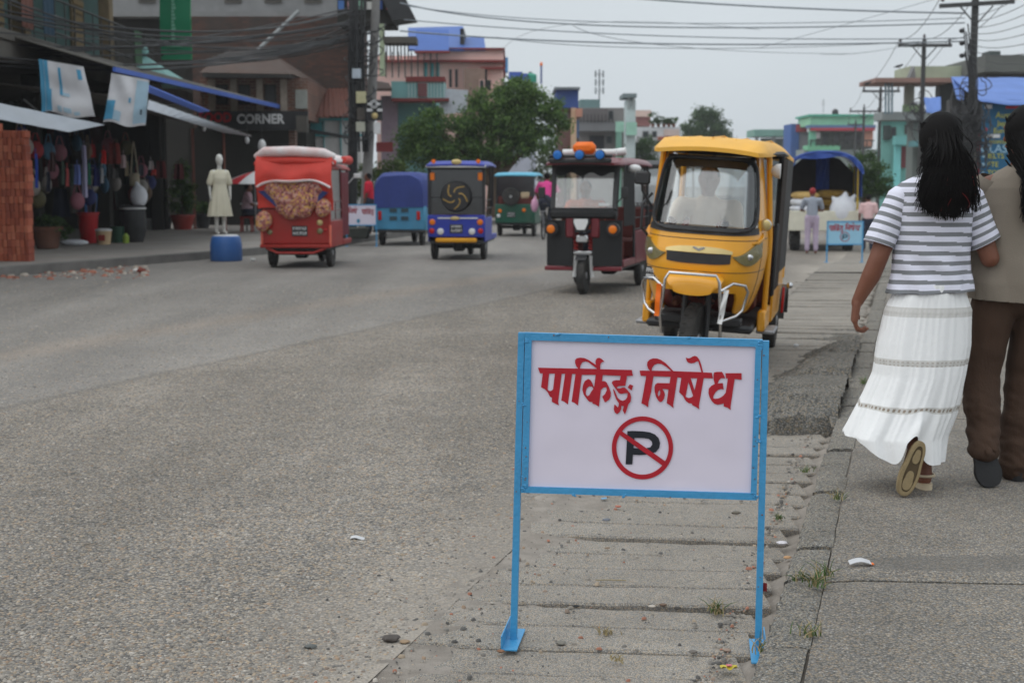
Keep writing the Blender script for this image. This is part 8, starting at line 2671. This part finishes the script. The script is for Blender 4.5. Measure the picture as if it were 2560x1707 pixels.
pp = [power_pole(2422, -14, 12, 182, 42, 'nearest power pole, thick with cables, rising behind the striped tee woman', 0.105),
      power_pole(2299, 100, 115, 131, 55, 'second power pole with a cross arm, left of the nearest one', 0.085),
      power_pole(2195, 220, 229, 92, 82, 'third power pole along the right side', 0.085),
      power_pole(2155, 268, 279, 74, 103, 'fourth power pole along the right side', 0.08),
      power_pole(2135, 304, 312, 40, 135, 'farthest power pole, small above the mint house', 0.08)]
t0, x0, z0, h0 = pp[0]
for k in range(3):
    q = at(2405, 78 + 31 * k, 41.9)
    wpart(t0, 'side_insulator', MB().sph((q.x, 41.9, q.z), (0.09, 0.07, 0.07), 8, 6), M_blk, 60)
rl = random.Random(5)
for k in range(46):
    cy = 330 + rl.gauss(0, 52)
    cx = 2424 + rl.gauss(0, 15 + 8 * (cy > 300))
    q = at(cx, cy, 41.6)
    ra, rz_ = rl.uniform(0.1, 0.42), rl.uniform(0.15, 0.6)
    wpart(t0, 'cable_coil', MB().tube([(q.x + ra * math.cos(a) + rl.uniform(-.03, .03), 41.6 + 0.3 * math.sin(a), q.z + rz_ * math.sin(a + rl.uniform(-.2, .2))) for a in np.linspace(0, 6.283, 18, endpoint=False)], 0.016, 5, closed=True), M_blk, 60)
for k in range(14):
    x = 2424 + rl.gauss(0, 9)
    wpart(t0, 'hanging_cable', MB().tube([at(x, 60 + 10 * k, 41.7), at(x + rl.uniform(2, 14), 200, 41.6), at(x + rl.gauss(0, 16), 420, 41.7)], 0.02, 5), M_blk, 60)
t1 = pp[1][0]
for k in range(14):
    cx, cy = 2296 + rl.gauss(0, 10), 300 + rl.gauss(0, 24)
    q = at(cx, cy, 54.7)
    ra, rz_ = rl.uniform(0.1, 0.4), rl.uniform(0.15, 0.5)
    wpart(t1, 'cable_coil', MB().tube([(q.x + ra * math.cos(a), 54.7 + 0.3 * math.sin(a), q.z + rz_ * math.sin(a)) for a in np.linspace(0, 6.283, 16, endpoint=False)], 0.018, 5, closed=True), M_blk, 60)
GL = 'power lines between the right poles'
for i in range(len(pp) - 1):
    (_, xa, za1, ha), (_, xb, zb1, hb_) = pp[i], pp[i + 1]
    ya, yb = (42, 55, 82, 103, 135)[i], (42, 55, 82, 103, 135)[i + 1]
    for sd in (-0.92, 0, 0.92):
        solo('power_line', 'one of the thin power lines running from pole to pole on the right', 'cable', cable((xa + sd * ha, ya, za1 + .25), (xb + sd * hb_, yb, zb1 + .25), 0.35, 0.012), M_blk, GL, 60)
M_cab = col('sky_cable', (136, 142, 148), 0.7, bump=0)
for i, (c, r_) in enumerate(((((1000, 8, 38), (1540, 66, 40), (2412, 58, 42)), 0.026), (((1010, 50, 38), (1700, 92, 40), (2412, 96, 42)), 0.020), (((1000, 78, 38), (1640, 110, 40), (2410, 104, 42)), 0.028), (((1560, -6, 40), (1960, 20, 41), (2412, 34, 42)), 0.034), (((1020, 16, 38), (1600, 58, 40), (2412, 46, 42)), 0.016), (((1240, 94, 38), (1750, 122, 41), (2300, 104, 55)), 0.014), (((1255, 130, 60), (1420, 62, 50), (1900, 75, 42)), 0.010), (((1430, 62, 40), (1700, 118, 42), (2140, 135, 55)), 0.012), (((1900, 120, 42), (2120, 60, 40), (2360, -8, 38)), 0.010), (((2050, 136, 55), (2160, 132, 50), (2299, 108, 55)), 0.012))):
    solo('street_cable', '%s of the cables crossing the sky' % ('uppermost thick one on the left', 'fourth from the top', 'lowest thick one', 'thick one entering at the top right', 'thin one just under the uppermost', 'thin lowest one ending at the second pole', 'faint one slanting up from the pink house', 'faint drooping one in the middle', 'faint one rising to the top right', 'short sagging one near the second pole')[i], 'cable', pxcable(c, r_ * 0.78, 24), M_cab, 'cables crossing the sky', 60)
for k in range(9):
    solo('power_line', 'one of the thin lines fanning out from the nearest pole to the upper right', 'cable', pxcable([(2426, 40 + 14 * k, 42), (2500, 20 + 20 * k, 38), (2640, -60 + 30 * k, 30)], 0.010), M_blk, 'lines fanning out at the upper right', 60)
# birds on the wires
for (px, py, lb) in ((2247, 167, 'upper dark bird perched on a power line'), (2168, 210, 'lower dark bird perched on a power line')):
    q = at(px, py, 52)
    t = thing('bird', lb, 'bird', q)
    part(t, 'body', organic_mesh('bird', MB().cap((-.06, 0, 0), (.06, 0, .03), .05, .045).sph((.11, 0, .06), .04, 10, 7).cap((-.06, 0, 0), (-.2, 0, -.03), .03, .012).cap((.14, 0, .06), (.18, 0, .055), .012, .004), M_blk, 0.012, 2), None)
    for sd in (-1, 1):
        part(t, 'leg', MB().tube([(0.02, sd * .015, -.03), (0.02, sd * .015, -.09)], 0.005, 4), M_blk)

# ------------------------------------------------------------------ people along the street
M_stsh = col('grey_striped_shirt', (150, 156, 168), 0.9, var=0.1, bump=0.2)
M_lil = col('pale_lilac_trousers', (182, 166, 186), 0.9)
M_redcap = col('red_cap', (150, 46, 50), 0.8)
ST2 = dict(STAND)
ST2.update(el=(-0.27, 0.12, 1.12), wl=(-0.2, 0.36, 1.10), er=(0.27, 0.12, 1.12), wr=(0.2, 0.36, 1.10))
figure('person', 'porter in a grey striped shirt, pale trousers and red cap behind the truck', G(2028, 636), R(-8), ST2, M_stsh, M_lil, cap_=M_redcap, vox=0.022, scale=0.95)
figure('person', 'person in a pale pink shirt walking away right of the truck', G(2168, 632), R(-12), STAND, col('light_pink_shirt', (222, 186, 186), 0.9), M_jean, vox=0.025, scale=0.86)
figure('person', 'person in a red shirt standing behind the far left parking sign', G(923, 588, LT), R(80), STAND, col('bright_red_shirt', (206, 36, 60), 0.9), M_jean, vox=0.025, scale=0.9)
# cyclist
cy_ = G(1366, 598)
bic = thing('bicycle', 'bicycle ridden away by the cyclist in pink', 'bicycle', cy_, R(-10))
for y, nm in ((-0.5, 0), (0.52, 1)):
    w_ = part(bic, 'wheel', MB().tube([(0, y + 0.33 * math.cos(a), 0.34 + 0.33 * math.sin(a)) for a in np.linspace(0, 6.283, 28, endpoint=False)], 0.02, 6, closed=True), M_tyre, 60)
    for k in range(8):
        a = math.pi * k / 8
        part(w_, 'spoke', MB().tube([(0, y + 0.31 * math.cos(a), 0.34 + 0.31 * math.sin(a)), (0, y - 0.31 * math.cos(a), 0.34 - 0.31 * math.sin(a))], 0.003, 4), M_met)
part(bic, 'frame', MB().tube([(0, -.5, .34), (0, 0, .30), (0, -.15, .85), (0, -.5, .34)], .016, 6).tube([(0, 0, .30), (0, .40, .85), (0, -.13, .80)], .018, 6).tube([(0, .40, .95), (0, .52, .34)], .016, 6), M_blk)
part(bic, 'saddle', MB().sph((0, -.18, .90), (.08, .13, .04), 12, 7), M_blk, 60)
part(bic, 'handlebar', MB().tube([(-.26, .34, 1.0), (-.1, .42, 1.02), (.1, .42, 1.02), (.26, .34, 1.0)], .014, 6), M_chr)
part(bic, 'pedal', MB().bar((-.14, .06, .20), (-.06, .06, .20), .08, .02).bar((.06, -.06, .40), (.14, -.06, .40), .08, .02), M_blk)
part(bic, 'carrier', MB().bar((0, -.62, .72), (0, -.25, .72), .14, .02), M_met)
part(bic, 'mudguard', MB().shell(lambda u, v: (-.03 + .06 * u, -.5 - .37 * math.cos(math.pi * (.1 + .7 * v)), .34 + .37 * math.sin(math.pi * (.1 + .7 * v))), 2, 10, (0, 0, 1), .005), M_blk, 60)
M_pk = col('hot_pink_shirt', (214, 70, 140), 0.9, var=0.08)
RIDE = dict(hip=(0, -.14, .98), neck=(0, 0.06, 1.44), head=(0, 0.10, 1.58), sl=(-.18, .05, 1.39), el=(-.30, .16, 1.18), wl=(-.26, .32, 1.03), sr=(.18, .05, 1.39), er=(.30, .16, 1.18), wr=(.26, .32, 1.03), kl=(-.11, .22, .66), al=(-.10, .04, .28), kr=(.11, .26, .80), ar=(.10, -.02, .48), look=(0, 1, 0))
figure('person', 'cyclist in a hot pink shirt riding away down the street', cy_, R(-10), RIDE, M_pk, M_jean, vox=0.022)
solo('carrier_bag', 'pale pink carrier bag hanging from the cyclist', 'bag', organic_mesh('carrier_bag', MB().sph((0, 0, 0), (.10, .08, .18), 12, 8).cap((0, 0, .12), (.04, .05, .28), .05, .02), col('pale_pink_plastic', (226, 170, 200), .5), .02, 2), None, loc=cy_ + V((-.30, .25, .86)))


# ------------------------------------------------------------------ the other two parking signs
def small_sign(label, px0, px1, py0, py1, pyg, face, words, mark):
    g0 = G((px0 + px1) / 2, pyg)
    Y = g0.y
    a, b = at(px0, py0, Y), at(px1, py1, Y)
    t = thing('parking_sign', label, 'sign', ((a.x + b.x) / 2, Y, g0.z))
    wpart(t, 'panel', MB().box(a.x, b.x, Y - 0.004, Y + 0.004, b.z, a.z), face)
    for (p_, q_) in (((a.x, a.z), (b.x, a.z)), ((a.x, b.z), (b.x, b.z))):
        wpart(t, 'frame_bar', MB().bar((p_[0], Y, p_[1]), (q_[0], Y, q_[1]), 0.024), M_blue)
    for x in (a.x, b.x):
        wpart(t, 'post', MB().bar((x, Y, g0.z), (x, Y, a.z + 0.012), 0.024), M_blue)
        wpart(t, 'foot', MB().box(x - .02, x + .02, Y - .14, Y + .14, g0.z, g0.z + .012), M_blue)
    kx, kz = (b.x - a.x) / 565.0, (a.z - b.z) / 366.0
    for (loops, m_, dx, dy) in words:
        wpart(t, 'painted_lettering' if m_ is M_red else 'painted_mark', MB().flat(loops, lambda x, y, d: (a.x + (x - 1326 + dx) * kx, Y - 0.006 - 0.002 * (1 - d), a.z - (y - 848 + dy) * kz), 0.001), m_, None)
    return t


M_lblue = col('pale_blue_panel', (150, 196, 220), 0.6, var=0.06)
small_sign('pale blue no parking sign standing behind the truck on the right', 2069, 2156, 554, 611, 655, M_lblue, [(SW1, M_red, 0, -10), (SW1D, M_red, 0, -10), (SW2, M_red, 0, -24), (SW2D, M_red, 0, -24), (SRING, M_red, 0, -26), (SP, M_ink, 0, -26)], None)
dot = [[(1560 + 34 * math.cos(a), 1110 + 40 * math.sin(a)) for a in np.linspace(0, 6.283, 18, endpoint=False)]]
small_sign('white parking sign with red lettering beside the parked blue three-wheeler', 866, 941, 512, 563, 616, M_flex, [(SW1, M_red, 265, 10), (SW1D, M_red, 265, 10), (SW2, M_red, -240, -10), (dot, M_banb, -10, 30)], None)
solo('feeder_box', 'dark grey box lying under the far left parking sign', 'box', MB().cbox(-0.3, 0.3, -.2, .2, 0, .25, .03), col('dark_grey_box', (70, 72, 66)), loc=G(890, 596, LT))

# ------------------------------------------------------------------ small things on the ground close by
def tuft(label, px, py, dz, n, h_, seed, dry=0.35):
    r = random.Random(seed)
    mb = MB()
    mb2 = MB()
    q = G(px, py, dz)
    for k in range(n):
        a, L, lean = r.uniform(0, 6.28), h_ * r.uniform(0.5, 1.2), r.uniform(0.15, 1.1)
        b0 = V((r.gauss(0, 0.014), r.gauss(0, 0.014), 0))
        d = V((math.cos(a), math.sin(a), 0))
        pts = [b0 + d * (L * lean * t * t) + V((0, 0, L * (t - 0.42 * lean * t * t))) for t in (0, .35, .7, 1)]
        (mb2 if r.random() < dry else mb).tube(pts, [0.0022, 0.0018, 0.0012, 0.0003], 3)
    t = thing('grass_tuft', label, 'grass', q)
    if mb.v:
        part(t, 'green_blade', mb, M_gr1, 60)['kind'] = 'stuff'
    if mb2.v:
        part(t, 'dry_blade', mb2, M_gr2, 60)['kind'] = 'stuff'
    return t


M_gr1 = mat('grass_blade', (0.07, 0.12, 0.03), 0.7, var=0.25, scale=20, bump=0)
M_gr2 = mat('dry_grass_blade', (0.34, 0.27, 0.14), 0.8, var=0.25, scale=20, bump=0)
for i, a in enumerate((('larger grass tuft in the kerb joint halfway up', 2045, 1465, KT, 34, 0.065, 1), ('grass sprig just above the larger kerb tuft', 2060, 1440, KT, 18, 0.06, 2), ('grass growing on the kerb stone beside the sign post', 2000, 1452, KT, 18, 0.05, 3), ('dry grass at the foot of the right sign post', 1912, 1632, .02, 40, 0.06, 4, .6), ('dry grass in the kerb joint near the bottom', 2022, 1588, KT, 26, 0.045, 5, .6), ('weeds among stones between the sign posts', 1795, 1532, .0, 30, 0.06, 6, .5), ('tiny weed on the gravel by the kerb', 1948, 1297, .01, 22, 0.03, 7, .2), ('grass tuft at the kerb top right of the sign', 2094, 1248, KT, 22, 0.05, 8, .4), ('straw caught in the plank joint below the sign', 1515, 1585, .0, 26, 0.03, 9, .95), ('straw in the lowest visible plank joint', 1545, 1650, .0, 20, 0.025, 10, .95), ('green weed near the heaved slabs', 2015, 1180, .01, 20, 0.04, 11, .2), ('grass sprig in the kerb beside the white skirt', 2160, 960, KT, 22, 0.06, 12, .3))):
    tuft(*a)


def rock(label, px, py, s_, c, dz=0.0, name='stone', cat='stone', fl=0.7):
    r = random.Random(px)
    mb = MB()
    rings = []
    for i in range(6):
        t = math.pi * (0.08 + 0.84 * i / 5)
        rings.append([(s_ * math.sin(t) * math.cos(a) * r.uniform(.8, 1.15), s_ * .8 * math.sin(t) * math.sin(a) * r.uniform(.8, 1.15), s_ * fl * (1 + math.cos(t)) * .5) for a in np.linspace(0, 6.283, 9, endpoint=False)])
    mb.loft(rings)
    return solo(name, label, cat, mb, col('stone_%d_%d' % (px, py), c, 0.9, var=0.25, scale=30, bump=0.4, bscale=90), smooth=50, loc=G(px, py, dz))


for a in (('dark split stone at the edge of the drain cover', 978, 1602, .030, (84, 78, 74)), ('small brown stone right of the dark split one', 1012, 1607, .016, (150, 128, 104)), ('round grey stone on the road left of the drain cover', 776, 1620, .019, (98, 100, 98)), ('small brown pebble by the left sign foot', 1252, 1630, .013, (132, 96, 74)), ('grey pebble right of the left sign foot', 1402, 1610, .017, (122, 118, 110)), ('pebble on the plank left of the right sign foot', 1733, 1632, .014, (110, 104, 98)), ('pinkish pebble near the right sign foot', 1818, 1628, .014, (150, 130, 116)), ('pale round pebble below the middle of the sign', 1630, 1518, .013, (186, 176, 164)), ('brown pebble right of the pale round one', 1657, 1514, .013, (116, 96, 82)), ('dark pebble in the weeds between the posts', 1693, 1522, .013, (74, 70, 66)), ('black grit stone left of the weeds', 1440, 1517, .011, (50, 50, 50)), ('orange pebble by the kerb', 1968, 1396, .016, (190, 150, 112)), ('white stone at the kerb behind the right post', 1955, 1362, .024, (206, 202, 206)), ('dark stone on the drain cover below the right post top', 1840, 1285, .020, (104, 98, 88)), ('reddish brick chip under the sign', 1545, 1268, .014, (176, 110, 92)), ('grey blue chip under the sign', 1516, 1302, .017, (112, 116, 124))):
    rock(*a)
M_pap = col('litter_white', (196, 196, 198), 0.6)
lit = thing('litter', 'folded white paper wrapper lying on the pavement', 'litter', G(2150, 1412, KT + .004))
part(lit, 'paper', MB().shell(lambda u, v: (-.038 + .076 * u, -.012 + .03 * v, .004 + .010 * math.sin(u * 3.1) + .006 * v), 6, 3, (0, 0, 1), .002), M_pap)
part(lit, 'orange_tip', MB().box(.036, .048, -.008, .012, .003, .006), M_orng)
wr = thing('litter', 'crumpled yellow and pink sweet wrapper beside the kerb at the bottom', 'litter', G(1822, 1673, .002))
part(wr, 'foil', MB().shell(lambda u, v: (-.025 + .05 * u, -.012 + .024 * v, .004 + .006 * math.sin(u * 9) * math.cos(v * 5) + .004), 8, 4, (0, 0, 1), .001), col('yellow_foil', (206, 190, 70), .4))
part(wr, 'pink_print', MB().box(-.008, .008, -.010, .004, .014, .0155), col('pink_foil', (206, 110, 120), .4))
solo('litter', 'white scrap of paper lying on the open road', 'litter', MB().shell(lambda u, v: (-.028 + .056 * u, -.02 + .04 * v, .004 + .004 * math.sin(u * 5)), 6, 3, (0, 0, 1), .0015), M_pap, loc=G(894, 1346))
solo('litter', 'small blue and white scrap under the sign panel', 'litter', MB().shell(lambda u, v: (-.012 + .024 * u, -.012 + .024 * v, .003 + .003 * u), 3, 3, (0, 0, 1), .0015), col('blue_scrap', (110, 160, 196)), loc=G(1510, 1248))
solo('litter', 'straw stick lying on the planks below the sign', 'litter', MB().tube([(-.055, .002, .004), (.0, 0, .005), (.055, -.002, .004)], .0018, 5), M_gr2, loc=G(1527, 1452, .004))
solo('litter', 'dark red scrap beside the right sign post', 'litter', MB().shell(lambda u, v: (-.008 + .016 * u, .004 * math.sin(u * 4), .03 * v), 4, 4, (0, 1, 0), .002), col('dark_red_scrap', (120, 30, 36)), loc=G(1911, 1478, .004))
solo('litter', 'bright white scrap among the heaved slabs behind the sign', 'litter', MB().sph((0, 0, .01), (.024, .018, .014), 7, 5), M_pap, smooth=None, loc=G(1990, 866, .01))

# ------------------------------------------------------------------ the hazy air over the street
hm = bpy.data.materials.new('hazy_air')
hm.use_nodes = True
hm.node_tree.nodes.clear()
ho = hm.node_tree.nodes.new('ShaderNodeOutputMaterial')
hv = hm.node_tree.nodes.new('ShaderNodeVolumePrincipled')
hv.inputs['Color'].default_value = (0.95, 0.97, 1.0, 1)
hv.inputs['Density'].default_value = 0.0006
hm.node_tree.links.new(hv.outputs[0], ho.inputs['Volume'])
o = link(bpy.data.objects.new('haze', MB().box(-420, 520, -75, 715, -1.5, 15).mesh('haze', hm)))
o['kind'] = 'stuff'
o['label'] = 'thin pale haze in the air over the street'
